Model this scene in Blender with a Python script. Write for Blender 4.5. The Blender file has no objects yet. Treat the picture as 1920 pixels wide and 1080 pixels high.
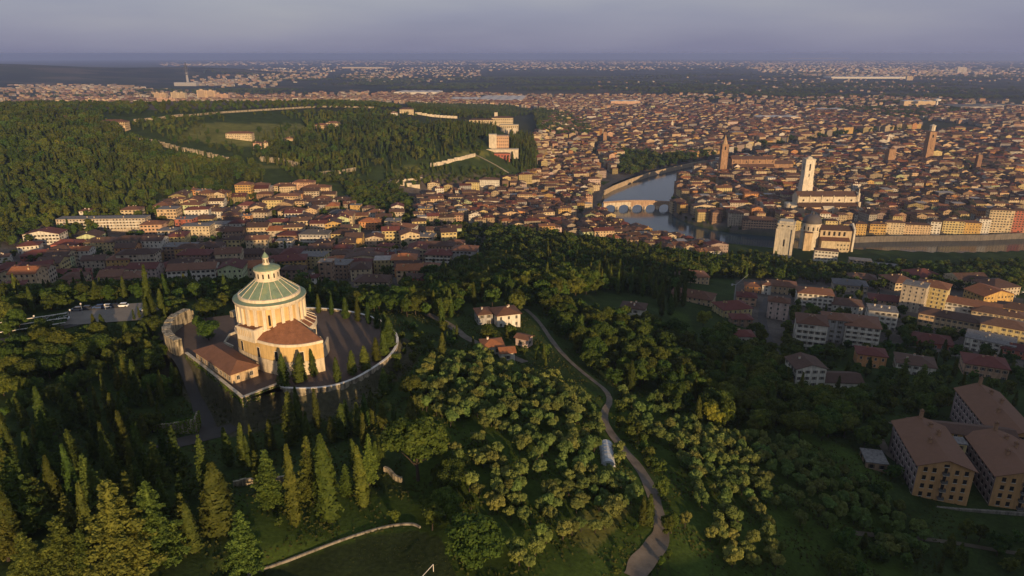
import bpy, bmesh, math, random
import numpy as np
from mathutils import Vector, Matrix

# ------------------------------------------------------------------ camera, sky, sun, exposure
SC = bpy.context.scene
COL = SC.collection
ZC = 210.0                      # drone height above the river plain (m)
PITCH = math.radians(18.95)
FPX = 1281.0                    # focal length in photo pixels (1920 wide)
cam_d = bpy.data.cameras.new('camera'); cam_d.sensor_width = 36.0
cam_d.lens = 36.0 * FPX / 1920.0; cam_d.clip_start = 1.0; cam_d.clip_end = 90000.0
cam = bpy.data.objects.new('camera', cam_d); COL.objects.link(cam)
cam.location = (0, 0, ZC); cam.rotation_euler = (math.pi / 2 - PITCH, 0, 0)
SC.camera = cam

SUN_EL = math.radians(9.4)
SUN_AZ = math.radians(24.0)     # to the right of straight behind the camera
S_DIR = Vector((math.sin(SUN_AZ) * math.cos(SUN_EL), -math.cos(SUN_AZ) * math.cos(SUN_EL), math.sin(SUN_EL)))
world = bpy.data.worlds.new('World'); SC.world = world; world.use_nodes = True
wn = world.node_tree; wn.nodes.clear()
w_out = wn.nodes.new('ShaderNodeOutputWorld'); w_bg = wn.nodes.new('ShaderNodeBackground')
w_sky = wn.nodes.new('ShaderNodeTexSky'); w_sky.sky_type = 'NISHITA'; w_sky.sun_disc = False
w_sky.sun_elevation = SUN_EL; w_sky.sun_rotation = math.pi - SUN_AZ
w_sky.altitude = 250; w_sky.air_density = 1.0; w_sky.dust_density = 1.6; w_sky.ozone_density = 3.0
w_bg.inputs[1].default_value = 0.10
# thin evening veil over the clear sky: lavender at the horizon, paler above it, faint cloud streaks
w_tc = wn.nodes.new('ShaderNodeTexCoord'); w_sp = wn.nodes.new('ShaderNodeSeparateXYZ'); wn.links.new(w_tc.outputs['Generated'], w_sp.inputs[0])
w_map = wn.nodes.new('ShaderNodeMapping'); w_map.inputs['Scale'].default_value = (1.6, 1.6, 9.0); wn.links.new(w_tc.outputs['Generated'], w_map.inputs[0])
w_no = wn.nodes.new('ShaderNodeTexNoise'); w_no.inputs['Scale'].default_value = 1.7; w_no.inputs['Detail'].default_value = 5; wn.links.new(w_map.outputs[0], w_no.inputs['Vector'])
w_ad = wn.nodes.new('ShaderNodeMath'); w_ad.operation = 'MULTIPLY_ADD'; w_ad.inputs[1].default_value = .12; wn.links.new(w_no.outputs[0], w_ad.inputs[0])
w_of = wn.nodes.new('ShaderNodeMath'); w_of.operation = 'ADD'; w_of.inputs[1].default_value = -.062; wn.links.new(w_sp.outputs[2], w_of.inputs[0]); wn.links.new(w_of.outputs[0], w_ad.inputs[2])
w_rp = wn.nodes.new('ShaderNodeValToRGB'); e_ = w_rp.color_ramp.elements
for _ in range(3): e_.new(.5)
for k_, (p_, c_) in enumerate([(0.0, (.198,.198,.305)), (.035, (.250,.248,.345)), (.10, (.36,.350,.39)), (.35, (.31,.34,.41)), (1.0, (.21,.265,.35))]):
    e_[k_].position = p_; e_[k_].color = (*c_, 1)
wn.links.new(w_ad.outputs[0], w_rp.inputs[0])
w_sc = wn.nodes.new('ShaderNodeVectorMath'); w_sc.operation = 'SCALE'; w_sc.inputs['Scale'].default_value = 10.0; wn.links.new(w_rp.outputs[0], w_sc.inputs[0])
w_mx = wn.nodes.new('ShaderNodeMix'); w_mx.data_type = 'RGBA'; w_mx.inputs[0].default_value = .85; wn.links.new(w_sky.outputs[0], w_mx.inputs[6]); wn.links.new(w_sc.outputs[0], w_mx.inputs[7])
wn.links.new(w_mx.outputs[2], w_bg.inputs[0])
wn.links.new(w_bg.outputs[0], w_out.inputs[0])
sun_d = bpy.data.lights.new('sun', 'SUN'); sun_d.energy = 5.0; sun_d.angle = math.radians(0.6)
sun_d.color = (1.0, 0.69, 0.37)
sun = bpy.data.objects.new('sun', sun_d); COL.objects.link(sun)
sun.rotation_euler = S_DIR.to_track_quat('Z', 'Y').to_euler(); sun.location = (300, -300, 400)
SC.view_settings.view_transform = 'Standard'; SC.view_settings.look = 'None'
SC.view_settings.gamma = 1.0; SC.view_settings.use_curve_mapping = False
SC.view_settings.exposure = 0.24
SC.cycles.use_denoising = True
SC.cycles.max_bounces = 5; SC.cycles.diffuse_bounces = 3; SC.cycles.transmission_bounces = 3
SC.cycles.volume_bounces = 1; SC.cycles.transparent_max_bounces = 6

rng = np.random.default_rng(11); random.seed(11)
# ------------------------------------------------------------------ where the camera's rays meet the ground
cP, sP = math.cos(PITCH), math.sin(PITCH)
def pl(px, py, z):
    a = (px - 960) / FPX; b = (py - 540) / FPX
    t = (ZC - z) / (sP + b * cP)
    return t * a, t * (cP - b * sP)
def zat(py, y): return ZC - y * math.tan(PITCH + math.atan((py - 540) / FPX))
def proj(x, y, z):
    dz = z - ZC; d = y * cP - dz * sP; up = y * sP + dz * cP
    d = np.where(d < 1, 1, d)
    return 960 + FPX * x / d, 540 - FPX * up / d, d

# terrain control points: photo pixel -> height above the river plain
CP = [
 (100,1070,110),(300,1070,106),(500,1070,101),(700,1050,99),(820,1075,99),(300,950,104),(500,960,101),(620,960,99),
 (100,850,105),(250,830,99),(20,900,108),(20,760,106),(150,740,101),(330,790,94),(400,815,93),(480,830,94),(560,820,95),
 (700,900,98),(700,780,97),(760,690,98),(640,870,97),(800,900,98),
 (120,650,103),(20,640,106),(60,590,104),(160,590,104),(260,585,102),(300,640,98),(330,560,96),(180,560,92),
 (100,540,60),(300,535,56),(450,530,58),(650,560,78),(760,590,92),
 (850,690,98),(900,760,100),(1000,800,99),(950,900,99),(1050,950,97),(900,1040,97),(1080,1070,96),
 (1200,1060,93),(1230,950,92),(1190,870,91),(1150,800,90),(1140,740,88),(1060,660,85),(1010,600,84),
 (930,610,88),(960,665,87),(850,620,88),(900,560,80),(820,560,80),
 (1300,900,87),(1300,1060,90),(1400,1000,84),(1500,1060,80),(1500,850,76),(1650,960,69),(1700,1060,67),(1760,940,66),
 (1880,960,65),(1900,1070,64),(1800,800,62),(1900,720,54),(1650,780,64),
 (1250,780,82),(1200,700,78),(1400,760,70),(1350,680,66),(1520,735,59),(1565,655,51),(1700,700,53),(1850,650,45),
 (1380,610,54),(1200,600,66),(1100,560,70),(1000,520,62),(1300,530,42),(1450,560,40),(1700,580,33),(1880,550,22),
 (1180,500,40),(1300,480,14),(1050,470,34),(1520,495,8),(1400,480,8),(1600,510,14),(1700,490,6),(1900,490,4),
 (1000,440,20),(1150,440,8),(900,470,36),(900,520,55),
 (50,490,48),(150,470,46),(50,440,54),(300,500,44),(500,490,42),(700,500,44),(700,460,38),(850,480,38),(850,440,30),
 (600,370,31),(400,390,40),(150,410,55),(20,400,64),(260,430,48),(500,430,38),(700,400,28),(800,390,18),(880,390,10),(950,400,6),
 (50,340,78),(200,340,68),(330,360,54),(450,350,44),(100,270,96),(30,225,112),(220,250,93),(350,282,72),(480,310,54),
 (600,325,44),(700,335,34),(770,345,24),(840,355,14),(900,350,14),(950,360,8),(450,255,80),(600,240,80),(700,260,68),
 (300,215,108),(200,212,110),(480,204,104),(600,198,99),(700,203,92),(760,215,84),(870,238,62),(935,288,50),(985,300,34),
 (870,320,38),(800,300,50),(920,240,62),(965,250,50),(1000,255,30),(1020,300,8),(1000,330,8),(1020,230,10),(900,215,58),(820,208,66),
 (1100,400,3),(1100,340,2),(1050,280,2),(1100,240,1),(1200,280,1),(1300,400,2),(1300,340,2),(1400,420,2),(1450,350,2),(1600,420,3),
 (1750,430,3),(1900,430,3),(1600,330,2),(1800,330,2),(1900,280,1),(1400,250,1),(1700,230,0),(1200,220,0),(1500,200,0),(1900,200,0),
 (1000,190,0),(800,185,0),(600,180,0),(400,182,0),(200,187,0),(20,192,0),(1300,170,0),(1700,165,0),
 (300,160,0),(700,150,0),(1100,140,0),(1500,135,0),(1900,135,0),
]
def warp(x, y):
    r = np.sqrt(x * x + y * y)
    return np.stack([np.arctan2(x, y) * 1.6, np.log(np.maximum(r, 40))], -1)
cw = np.array([pl(px, py, z) for px, py, z in CP]); cz = np.array([c[2] for c in CP], float)
ext = [(-900,140,112),(-500,90,114),(-250,60,114),(-120,60,112),(0,60,102),(90,60,98),(180,70,92),(260,110,84),(330,170,72),(-420,300,104),(-700,420,92),
       (-900,900,100),(-1500,1100,115),(-1600,1700,80),(400,300,50),(520,420,34),(700,520,10),(900,700,2),(1300,900,0),(420,200,70),
       (-3000,3000,0),(3500,3000,0),(-6000,9000,0),(0,9000,0),(6000,9000,0),(-15000,25000,0),(0,30000,0),(15000,25000,0)]
cw = np.vstack([cw, np.array([e[:2] for e in ext], float)]); cz = np.concatenate([cz, [e[2] for e in ext]])
CQ = warp(cw[:, 0], cw[:, 1])
def tps_k(d2): return 0.5 * d2 * np.log(d2 + 1e-9)
n_ = len(CQ); K = tps_k(((CQ[:, None] - CQ[None]) ** 2).sum(-1)) + np.eye(n_) * 4e-4
Q = np.hstack([np.ones((n_, 1)), CQ]); A = np.zeros((n_ + 3, n_ + 3)); A[:n_, :n_] = K; A[:n_, n_:] = Q; A[n_:, :n_] = Q.T
TW = np.linalg.solve(A, np.concatenate([cz, np.zeros(3)]))
def tps(x, y):
    q = warp(x, y); out = np.zeros(len(q))
    for i in range(0, len(q), 20000):
        s = q[i:i + 20000]
        out[i:i + 20000] = tps_k(((s[:, None] - CQ[None]) ** 2).sum(-1)) @ TW[:n_] + TW[n_] + s @ TW[n_ + 1:]
    return out
def sstep(e0, e1, v):
    t = np.clip((v - e0) / (e1 - e0), 0, 1); return t * t * (3 - 2 * t)
def inpoly(x, y, poly):
    x = np.asarray(x, float); y = np.asarray(y, float); c = np.zeros(x.shape, bool); n = len(poly)
    for i in range(n):
        x0, y0 = poly[i]; x1, y1 = poly[(i + 1) % n]
        if y0 == y1: continue
        c ^= ((y0 > y) != (y1 > y)) & (x < (x1 - x0) * (y - y0) / (y1 - y0) + x0)
    return c
def sdist(x, y, poly):                 # distance to a polygon, negative inside
    d = np.full(np.shape(x), 1e9); n = len(poly)
    for i in range(n):
        x0, y0 = poly[i]; x1, y1 = poly[(i + 1) % n]; dx, dy = x1 - x0, y1 - y0
        t = np.clip(((x - x0) * dx + (y - y0) * dy) / (dx * dx + dy * dy + 1e-9), 0, 1)
        d = np.minimum(d, np.hypot(x - x0 - t * dx, y - y0 - t * dy))
    return np.where(inpoly(x, y, poly), -d, d)
def smooth_poly(pts, it=2, closed=True):
    p = [tuple(q) for q in pts]
    for _ in range(it):
        q = []; n = len(p)
        if not closed: q.append(p[0])
        for i in range(n if closed else n - 1):
            a, b = p[i], p[(i + 1) % n]
            q += [tuple(.75 * u + .25 * v for u, v in zip(a, b)), tuple(.25 * u + .75 * v for u, v in zip(a, b))]
        if not closed: q.append(p[-1])
        p = q
    return p
PLAZA_Z = 102.0
PLAZA = [(-122.3,235.3),(-88.7,200.9),(-80.4,210.4),(-77.5,207.5),(-63.8,207.7),(-55.6,213.2),(-49.7,223.8),(-45.2,234.8),(-44.6,249.4),
         (-50.3,262.7),(-59.2,273.6),(-75.1,282.6),(-87.2,284.6),(-105,284),(-125,278),(-138,273),(-140,264),(-139,252),(-132,242)]
PITCH_POLY = [pl(*p, 99) for p in [(440,1100),(560,1050),(690,1008),(770,994),(820,1010),(860,1110)]]
LOT = [pl(*p, 103.5) for p in [(70,598),(140,582),(200,573),(275,568),(300,580),(275,600),(190,606),(110,612)]]
RIV_PX = [(1352,298),(1300,306),(1250,317),(1200,330),(1165,344),(1138,357),(1131,372),(1130,402),(1143,417),(1185,434),(1240,448),(1290,459),(1345,467),
          (1420,472),(1500,475),(1590,476),(1640,478),(1760,484),(1920,478),(2080,470),(2080,440),(1920,443),(1840,446),(1740,447),(1650,448),(1590,450),(1500,447),
          (1420,442),(1350,434),(1290,420),(1258,404),(1256,380),(1266,350),(1300,328),(1352,312)]
WATER_Z = -5.0
RIVER = smooth_poly([pl(*p, WATER_Z) for p in RIV_PX], 1)
RIV2 = smooth_poly([pl(*p, WATER_Z) for p in [(1352,298),(1385,290),(1430,282),(1475,273),(1520,265),(1560,259),(1640,250),(1720,248),(1765,246),(1765,253),(1700,256),(1640,260),(1565,268),(1530,274),(1485,283),(1440,292),(1400,300),(1352,312)]], 1)
def curv(x, y): return (np.asarray(x)**2 + np.asarray(y)**2) / (2 * 6.371e6) * .87      # the earth falls away
def H_exact(x, y):
    x = np.atleast_1d(np.asarray(x, float)); y = np.atleast_1d(np.asarray(y, float))
    r = np.hypot(x, y); ang = np.abs(np.degrees(np.arctan2(x, y)))
    z = tps(x, y)
    far = sstep(3300, 4600, r)
    z = np.maximum(z * (1 - far), -1.0 + 0 * z)
    # hills left of the far plain
    z = z + 128 * np.exp(-((x + 4700) / 1250) ** 2 - ((y - 6300) / 1100) ** 2) + 70 * np.exp(-((x + 3100) / 800) ** 2 - ((y - 7200) / 900) ** 2)
    # unseen high ground behind the camera, its right-hand rise shaped to shade the valley
    hb = 104 + 54 * np.exp(-((x - 300) / 120) ** 2 - ((y + 30) / 150) ** 2) + 14 * np.exp(-((x - 60) / 300) ** 2 - ((y + 330) / 150) ** 2)
    hb = hb * (1 - sstep(700, 1500, r))
    back = np.maximum(sstep(62, 92, ang) * sstep(1600, 700, r) , sstep(95, 55, r))
    z = z * (1 - back) + hb * back
    side = sstep(60, 80, ang) * sstep(700, 1600, r); z = z * (1 - side)
    z = z - np.where(r > 1500, curv(x, y) - curv(1500, 0), 0)
    m = sstep(3.0, 0.0, sdist(x, y, PLAZA)); z = z * (1 - m) + (PLAZA_Z - 0.4) * m
    m = sstep(6.0, 0.0, sdist(x, y, PITCH_POLY)); z = z * (1 - m) + 98.6 * m
    m = sstep(5.0, 0.0, sdist(x, y, LOT)); z = z * (1 - m) + 103.5 * m
    for rp in (RIVER, RIV2):
        near = (r > 550) & (r < 2600)
        if near.any():
            d = sdist(x[near], y[near], rp)
            zz = z[near]; m = sstep(7.0, -3.0, d); zz = zz * (1 - m) - 9.0 * m
            z[near] = zz
    return z
T_FINE = np.radians(np.arange(-42, 42.01, .16)); T_ALL = np.concatenate([T_FINE, np.radians(np.arange(45, 315.1, 3.0))])
R_ALL = np.concatenate([[2.0, 15, 30, 45], np.geomspace(58, 1700, 330), np.geomspace(1760, 60000, 95)])
_R, _T = np.meshgrid(R_ALL, T_ALL, indexing='ij'); GRID_X = (_R*np.sin(_T)).ravel(); GRID_Y = (_R*np.cos(_T)).ravel(); GRID_Z = H_exact(GRID_X, GRID_Y)
_GZ = GRID_Z.reshape(len(R_ALL), len(T_ALL))
def H(x, y):                           # height of the built ground sheet
    x = np.atleast_1d(np.asarray(x, float)); y = np.atleast_1d(np.asarray(y, float)); r = np.hypot(x, y); t = np.arctan2(x, y)
    ok = (np.abs(t) < .73) & (r > 60) & (r < 59000); z = np.zeros(x.shape)
    if (~ok).any(): z[~ok] = H_exact(x[~ok], y[~ok])
    rr, tt = r[ok], t[ok]; i = np.clip(np.searchsorted(R_ALL, rr) - 1, 0, len(R_ALL) - 2); j = np.clip(((tt - T_FINE[0])/math.radians(.16)).astype(int), 0, len(T_FINE) - 2)
    u = (rr - R_ALL[i])/(R_ALL[i+1] - R_ALL[i]); v = np.clip((tt - T_FINE[j])/math.radians(.16), 0, 1)
    z[ok] = (_GZ[i, j]*(1-u) + _GZ[i+1, j]*u)*(1-v) + (_GZ[i, j+1]*(1-u) + _GZ[i+1, j+1]*u)*v
    return z
def hgt(x, y): return float(H(x, y)[0])
_ts = np.concatenate([np.linspace(60, 700, 500), np.geomspace(702, 9000, 700)])
def ground(px, py):                    # the spot of ground seen at a photo pixel
    a = (px - 960) / FPX; b = (py - 540) / FPX
    x = _ts * a; y = _ts * (cP - b * sP); z = ZC - _ts * (sP + b * cP)
    h = H(x, y); k = np.nonzero(z <= h)[0]
    if len(k) == 0: i = len(_ts) - 1
    else: i = int(k[0])
    if i == 0: return float(x[0]), float(y[0]), float(h[0])
    d0 = z[i - 1] - h[i - 1]; d1 = z[i] - h[i]; w = d0 / (d0 - d1 + 1e-9)
    X = x[i - 1] + w * (x[i] - x[i - 1]); Y = y[i - 1] + w * (y[i] - y[i - 1])
    return float(X), float(Y), hgt(X, Y)
# ------------------------------------------------------------------ helpers
def link(o, parent=None):
    COL.objects.link(o)
    if parent is not None: o.parent = parent
    return o
def tag(o, label=None, cat=None, group=None, kind=None):
    if label: o['label'] = label
    if cat: o['category'] = cat
    if group: o['group'] = group
    if kind: o['kind'] = kind
    return o
def empty(name, loc, rz=0.0, label=None, cat=None, group=None):
    o = bpy.data.objects.new(name, None); o.empty_display_size = 0.5; link(o)
    o.location = loc; o.rotation_euler = (0, 0, rz)
    return tag(o, label, cat, group)
def obj(name, me, parent=None, loc=None, rz=None, scale=None):
    o = bpy.data.objects.new(name, me); link(o, parent)
    if loc is not None: o.location = loc
    if rz is not None: o.rotation_euler = (0, 0, rz)
    if scale is not None: o.scale = scale
    return o
class MB:
    def __init__(s): s.v = []; s.f = []; s.m = []
    def poly(s, pts, m=0):
        i = len(s.v); s.v += [tuple(p) for p in pts]; s.f.append(tuple(range(i, i + len(pts)))); s.m.append(m); return s
    def box(s, x0, x1, y0, y1, z0, z1, m=0, bottom=True):
        i = len(s.v)
        s.v += [(x0,y0,z0),(x1,y0,z0),(x1,y1,z0),(x0,y1,z0),(x0,y0,z1),(x1,y0,z1),(x1,y1,z1),(x0,y1,z1)]
        fs = [(4,5,6,7),(0,1,5,4),(1,2,6,5),(2,3,7,6),(3,0,4,7)] + ([(3,2,1,0)] if bottom else [])
        s.f += [tuple(i + k for k in f) for f in fs]; s.m += [m] * len(fs); return s
    def obox(s, c, ux, hx, hy, z0, z1, m=0):           # box about c with x axis along unit vector ux
        uy = (-ux[1], ux[0]); i = len(s.v)
        for z in (z0, z1):
            for a, b in ((-1,-1),(1,-1),(1,1),(-1,1)):
                s.v.append((c[0] + a*hx*ux[0] + b*hy*uy[0], c[1] + a*hx*ux[1] + b*hy*uy[1], z))
        fs = [(4,5,6,7),(0,1,5,4),(1,2,6,5),(2,3,7,6),(3,0,4,7),(3,2,1,0)]
        s.f += [tuple(i + k for k in f) for f in fs]; s.m += [m] * 6; return s
    def prism(s, pts, z0, z1, m=0, mt=None, top=True, bottom=False):   # ccw outline
        i = len(s.v); n = len(pts)
        s.v += [(p[0], p[1], z0) for p in pts] + [(p[0], p[1], z1) for p in pts]
        for k in range(n): s.f.append((i + k, i + (k+1) % n, i + n + (k+1) % n, i + n + k)); s.m.append(m)
        if top: s.f.append(tuple(i + n + k for k in range(n))); s.m.append(m if mt is None else mt)
        if bottom: s.f.append(tuple(i + n - 1 - k for k in range(n))); s.m.append(m)
        return s
    def lathe(s, prof, n=32, a0=0.0, a1=2*math.pi, m=0, cx=0, cy=0):
        i = len(s.v); full = abs(a1 - a0 - 2*math.pi) < 1e-6; c = n if full else n + 1
        for r, z in prof:
            for k in range(c):
                a = a0 + (a1 - a0) * k / n; s.v.append((cx + r*math.cos(a), cy + r*math.sin(a), z))
        for j in range(len(prof) - 1):
            for k in range(n):
                k2 = (k + 1) % c if full else k + 1
                s.f.append((i + j*c + k, i + j*c + k2, i + (j+1)*c + k2, i + (j+1)*c + k)); s.m.append(m)
        return s
    def tube(s, a, b, r0, r1, n=6, m=0):
        a = Vector(a); b = Vector(b); d = (b - a).normalized(); u = d.orthogonal().normalized(); w = d.cross(u); i = len(s.v)
        for p, r in ((a, r0), (b, r1)):
            for k in range(n):
                t = 2*math.pi*k/n; s.v.append(tuple(p + (u*math.cos(t) + w*math.sin(t))*r))
        for k in range(n): s.f.append((i+k, i+(k+1)%n, i+n+(k+1)%n, i+n+k)); s.m.append(m)
        s.f.append(tuple(i+n+k for k in range(n))); s.m.append(m); return s
    def mesh(s, name, mats):
        me = bpy.data.meshes.new(name); me.from_pydata(s.v, [], s.f)
        for k in (mats if isinstance(mats, (list, tuple)) else [mats]): me.materials.append(k)
        if any(s.m): me.polygons.foreach_set('material_index', s.m)
        me.update(); return me
    def build(s, name, mats, parent=None, **kw): return obj(name, s.mesh(name, mats), parent, **kw)
def np_mesh(name, V, Fc, mats, fm=None, smooth=False):      # quads (n,4) or tris (n,3)
    me = bpy.data.meshes.new(name); V = np.asarray(V, np.float32); Fc = np.asarray(Fc, np.int32); k = Fc.shape[1]
    me.vertices.add(len(V)); me.vertices.foreach_set('co', V.ravel())
    me.loops.add(Fc.size); me.loops.foreach_set('vertex_index', Fc.ravel())
    me.polygons.add(len(Fc)); me.polygons.foreach_set('loop_start', np.arange(0, Fc.size, k, dtype=np.int32))
    if fm is not None: me.polygons.foreach_set('material_index', np.asarray(fm, np.int32))
    if smooth: me.polygons.foreach_set('use_smooth', np.ones(len(Fc), bool))
    for m in mats: me.materials.append(m)
    me.update(calc_edges=True); me.validate(); return me

# ------------------------------------------------------------------ materials
MATS = {}
def nodes_of(name):
    m = bpy.data.materials.new(name); m.use_nodes = True; nt = m.node_tree
    b = nt.nodes['Principled BSDF']; b.inputs['Specular IOR Level'].default_value = 0.25
    return m, nt, b
def noise(nt, scale, detail=4, coord='Object', rough=.6):
    tc = nt.nodes.new('ShaderNodeTexCoord'); n = nt.nodes.new('ShaderNodeTexNoise')
    n.inputs['Scale'].default_value = scale; n.inputs['Detail'].default_value = detail; n.inputs['Roughness'].default_value = rough
    nt.links.new(tc.outputs[coord], n.inputs['Vector']); return n
def ramp(nt, src, stops):
    r = nt.nodes.new('ShaderNodeValToRGB'); e = r.color_ramp.elements
    while len(e) < len(stops): e.new(0.5)
    for k, (p, c) in enumerate(stops): e[k].position = p; e[k].color = (*c, 1)
    nt.links.new(src, r.inputs[0]); return r
def math_n(nt, op, a, b=None):
    n = nt.nodes.new('ShaderNodeMath'); n.operation = op
    for i, v in enumerate((a, b)):
        if v is None: continue
        if isinstance(v, (int, float)): n.inputs[i].default_value = v
        else: nt.links.new(v, n.inputs[i])
    return n.outputs[0]
def mixc(nt, fac, a, b, mode='MIX'):
    n = nt.nodes.new('ShaderNodeMix'); n.data_type = 'RGBA'; n.blend_type = mode
    if isinstance(fac, (int, float)): n.inputs[0].default_value = fac
    else: nt.links.new(fac, n.inputs[0])
    for sck, v in ((n.inputs[6], a), (n.inputs[7], b)):
        if isinstance(v, tuple): sck.default_value = (*v, 1)
        else: nt.links.new(v, sck)
    return n.outputs[2]
def bump(nt, b, h, strength, dist=.1):
    n = nt.nodes.new('ShaderNodeBump'); n.inputs['Strength'].default_value = strength; n.inputs['Distance'].default_value = dist
    nt.links.new(h, n.inputs['Height']); nt.links.new(n.outputs[0], b.inputs['Normal'])
def plaster(name, col, var=.16, rough=.85, scale=.35, streak=True):       # wall render, stone: mottled, streaked with wear
    if name in MATS: return MATS[name]
    m, nt, b = nodes_of(name); n = noise(nt, scale, 6); n2 = noise(nt, scale * 7, 3)
    d = tuple(c * (1 - var * 1.6) for c in col); l = tuple(min(1, c * (1 + var)) for c in col)
    r = ramp(nt, n.outputs[0], [(.3, d), (.52, col), (.75, l)])
    c = mixc(nt, .25, r.outputs[0], ramp(nt, n2.outputs[0], [(.3, d), (.7, l)]).outputs[0])
    tc = nt.nodes.new('ShaderNodeTexCoord'); mp = nt.nodes.new('ShaderNodeMapping'); mp.inputs['Scale'].default_value = (1.1, 1.1, .12); nt.links.new(tc.outputs['Object'], mp.inputs[0])
    n3 = nt.nodes.new('ShaderNodeTexNoise'); n3.inputs['Scale'].default_value = 1.0; n3.inputs['Detail'].default_value = 5; nt.links.new(mp.outputs[0], n3.inputs['Vector'])      # rain streaks
    if streak: c = mixc(nt, 1.0, c, ramp(nt, n3.outputs[0], [(.34, (1 - var*2.2,)*3), (.56, (1, 1, 1))]).outputs[0], 'MULTIPLY')
    nt.links.new(c, b.inputs['Base Color']); b.inputs['Roughness'].default_value = rough; bump(nt, b, n2.outputs[0], .15, .05)
    MATS[name] = m; return m
def tiled(name, col, var=.3):                                # clay tile roof: patchy courses
    if name in MATS: return MATS[name]
    m, nt, b = nodes_of(name); n = noise(nt, .55, 5); n2 = noise(nt, 3.2, 3)
    d = tuple(c * (1 - var) for c in col); l = tuple(c * (1 + var) for c in col)
    r = ramp(nt, n.outputs[0], [(.3, d), (.5, col), (.72, l)])
    c = mixc(nt, .45, r.outputs[0], ramp(nt, n2.outputs[0], [(.3, d), (.7, l)]).outputs[0])
    oi = nt.nodes.new('ShaderNodeObjectInfo')
    hs = nt.nodes.new('ShaderNodeHueSaturation'); nt.links.new(c, hs.inputs['Color'])
    nt.links.new(math_n(nt, 'ADD', math_n(nt, 'MULTIPLY', oi.outputs['Random'], .5), .75), hs.inputs['Value'])
    nt.links.new(hs.outputs[0], b.inputs['Base Color']); b.inputs['Roughness'].default_value = .8; bump(nt, b, n2.outputs[0], .4, .08)
    MATS[name] = m; return m
def plain(name, col, rough=.6, metal=0.0):
    if name in MATS: return MATS[name]
    m, nt, b = nodes_of(name); n = noise(nt, 1.5, 3)
    r = ramp(nt, n.outputs[0], [(.3, tuple(c * .88 for c in col)), (.7, tuple(min(1, c * 1.1) for c in col))])
    nt.links.new(r.outputs[0], b.inputs['Base Color']); b.inputs['Roughness'].default_value = rough; b.inputs['Metallic'].default_value = metal
    MATS[name] = m; return m
def mixc_(nt, a, b): return mixc(nt, 1.0, a, b, 'MULTIPLY')
def foliage(name, dark, mid, light, transl=.30):
    m, nt, b = nodes_of(name); oi = nt.nodes.new('ShaderNodeObjectInfo')
    n = noise(nt, .55, 3); r = ramp(nt, n.outputs[0], [(.3, dark), (.5, mid), (.72, light)])
    st = nt.nodes.new('ShaderNodeTexNoise'); st.inputs['Scale'].default_value = .012; st.inputs['Detail'].default_value = 3; nt.links.new(oi.outputs['Location'], st.inputs['Vector'])   # stands differ across the hill
    r = mixc_(nt, r.outputs[0], ramp(nt, st.outputs[0], [(.32, (.72,.76,.66)), (.5, (1,1,1)), (.68, (1.5,1.3,1.1))]).outputs[0])
    hs = nt.nodes.new('ShaderNodeHueSaturation'); nt.links.new(r, hs.inputs['Color'])
    nt.links.new(math_n(nt, 'ADD', math_n(nt, 'MULTIPLY', oi.outputs['Random'], .55), .72), hs.inputs['Value'])
    w = nt.nodes.new('ShaderNodeTexWhiteNoise'); w.noise_dimensions = '1D'; nt.links.new(oi.outputs['Random'], w.inputs['W'])
    nt.links.new(math_n(nt, 'ADD', math_n(nt, 'MULTIPLY', w.outputs[0], .075), .462), hs.inputs['Hue'])
    nt.links.new(hs.outputs[0], b.inputs['Base Color']); b.inputs['Roughness'].default_value = .75; b.inputs['Specular IOR Level'].default_value = .15
    t = nt.nodes.new('ShaderNodeBsdfTranslucent'); nt.links.new(hs.outputs[0], t.inputs[0])
    mx = nt.nodes.new('ShaderNodeMixShader'); mx.inputs[0].default_value = transl
    nt.links.new(b.outputs[0], mx.inputs[1]); nt.links.new(t.outputs[0], mx.inputs[2])
    nt.links.new(mx.outputs[0], nt.nodes['Material Output'].inputs[0]); return m
M_CYP = foliage('cypress_foliage', (.032,.047,.010), (.058,.080,.015), (.098,.120,.023))
M_OLV = foliage('olive_foliage', (.078,.102,.028), (.138,.175,.045), (.212,.250,.075))
M_BRD = foliage('broadleaf_foliage', (.031,.050,.010), (.061,.090,.016), (.110,.138,.024))
M_CED = foliage('cedar_foliage', (.050,.071,.016), (.094,.127,.025), (.154,.188,.037))
M_YEL = foliage('spring_foliage', (.12,.16,.020), (.19,.24,.03), (.27,.32,.05))
M_IVY = foliage('ivy_foliage', (.05,.09,.010), (.09,.15,.016), (.15,.22,.03))
M_BARK = plaster('bark', (.075,.055,.042), .3)
M_GLASS = plain('window_glass', (.025,.025,.028), .25)
M_DARK = plain('dark_opening', (.02,.018,.016), .9)
M_FRAME = plaster('window_stone_frame', (.55,.50,.42), .1)
M_WHITE = plaster('white_trim', (.72,.66,.58), .1)
M_ASPH = plaster('asphalt', (.062,.054,.047), .18, .9, .12, False)
M_GRAVEL = plaster('gravel_road', (.15,.12,.092), .3, .95, .22, False)
M_STONE = plaster('old_stone', (.37,.31,.215), .38, .9, .5)
M_BRICK = plaster('brick_masonry', (.35,.21,.12), .22, .9, .3)
M_MARBLE = plaster('pale_tuff', (.58,.49,.36), .16, .85, .25)

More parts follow.
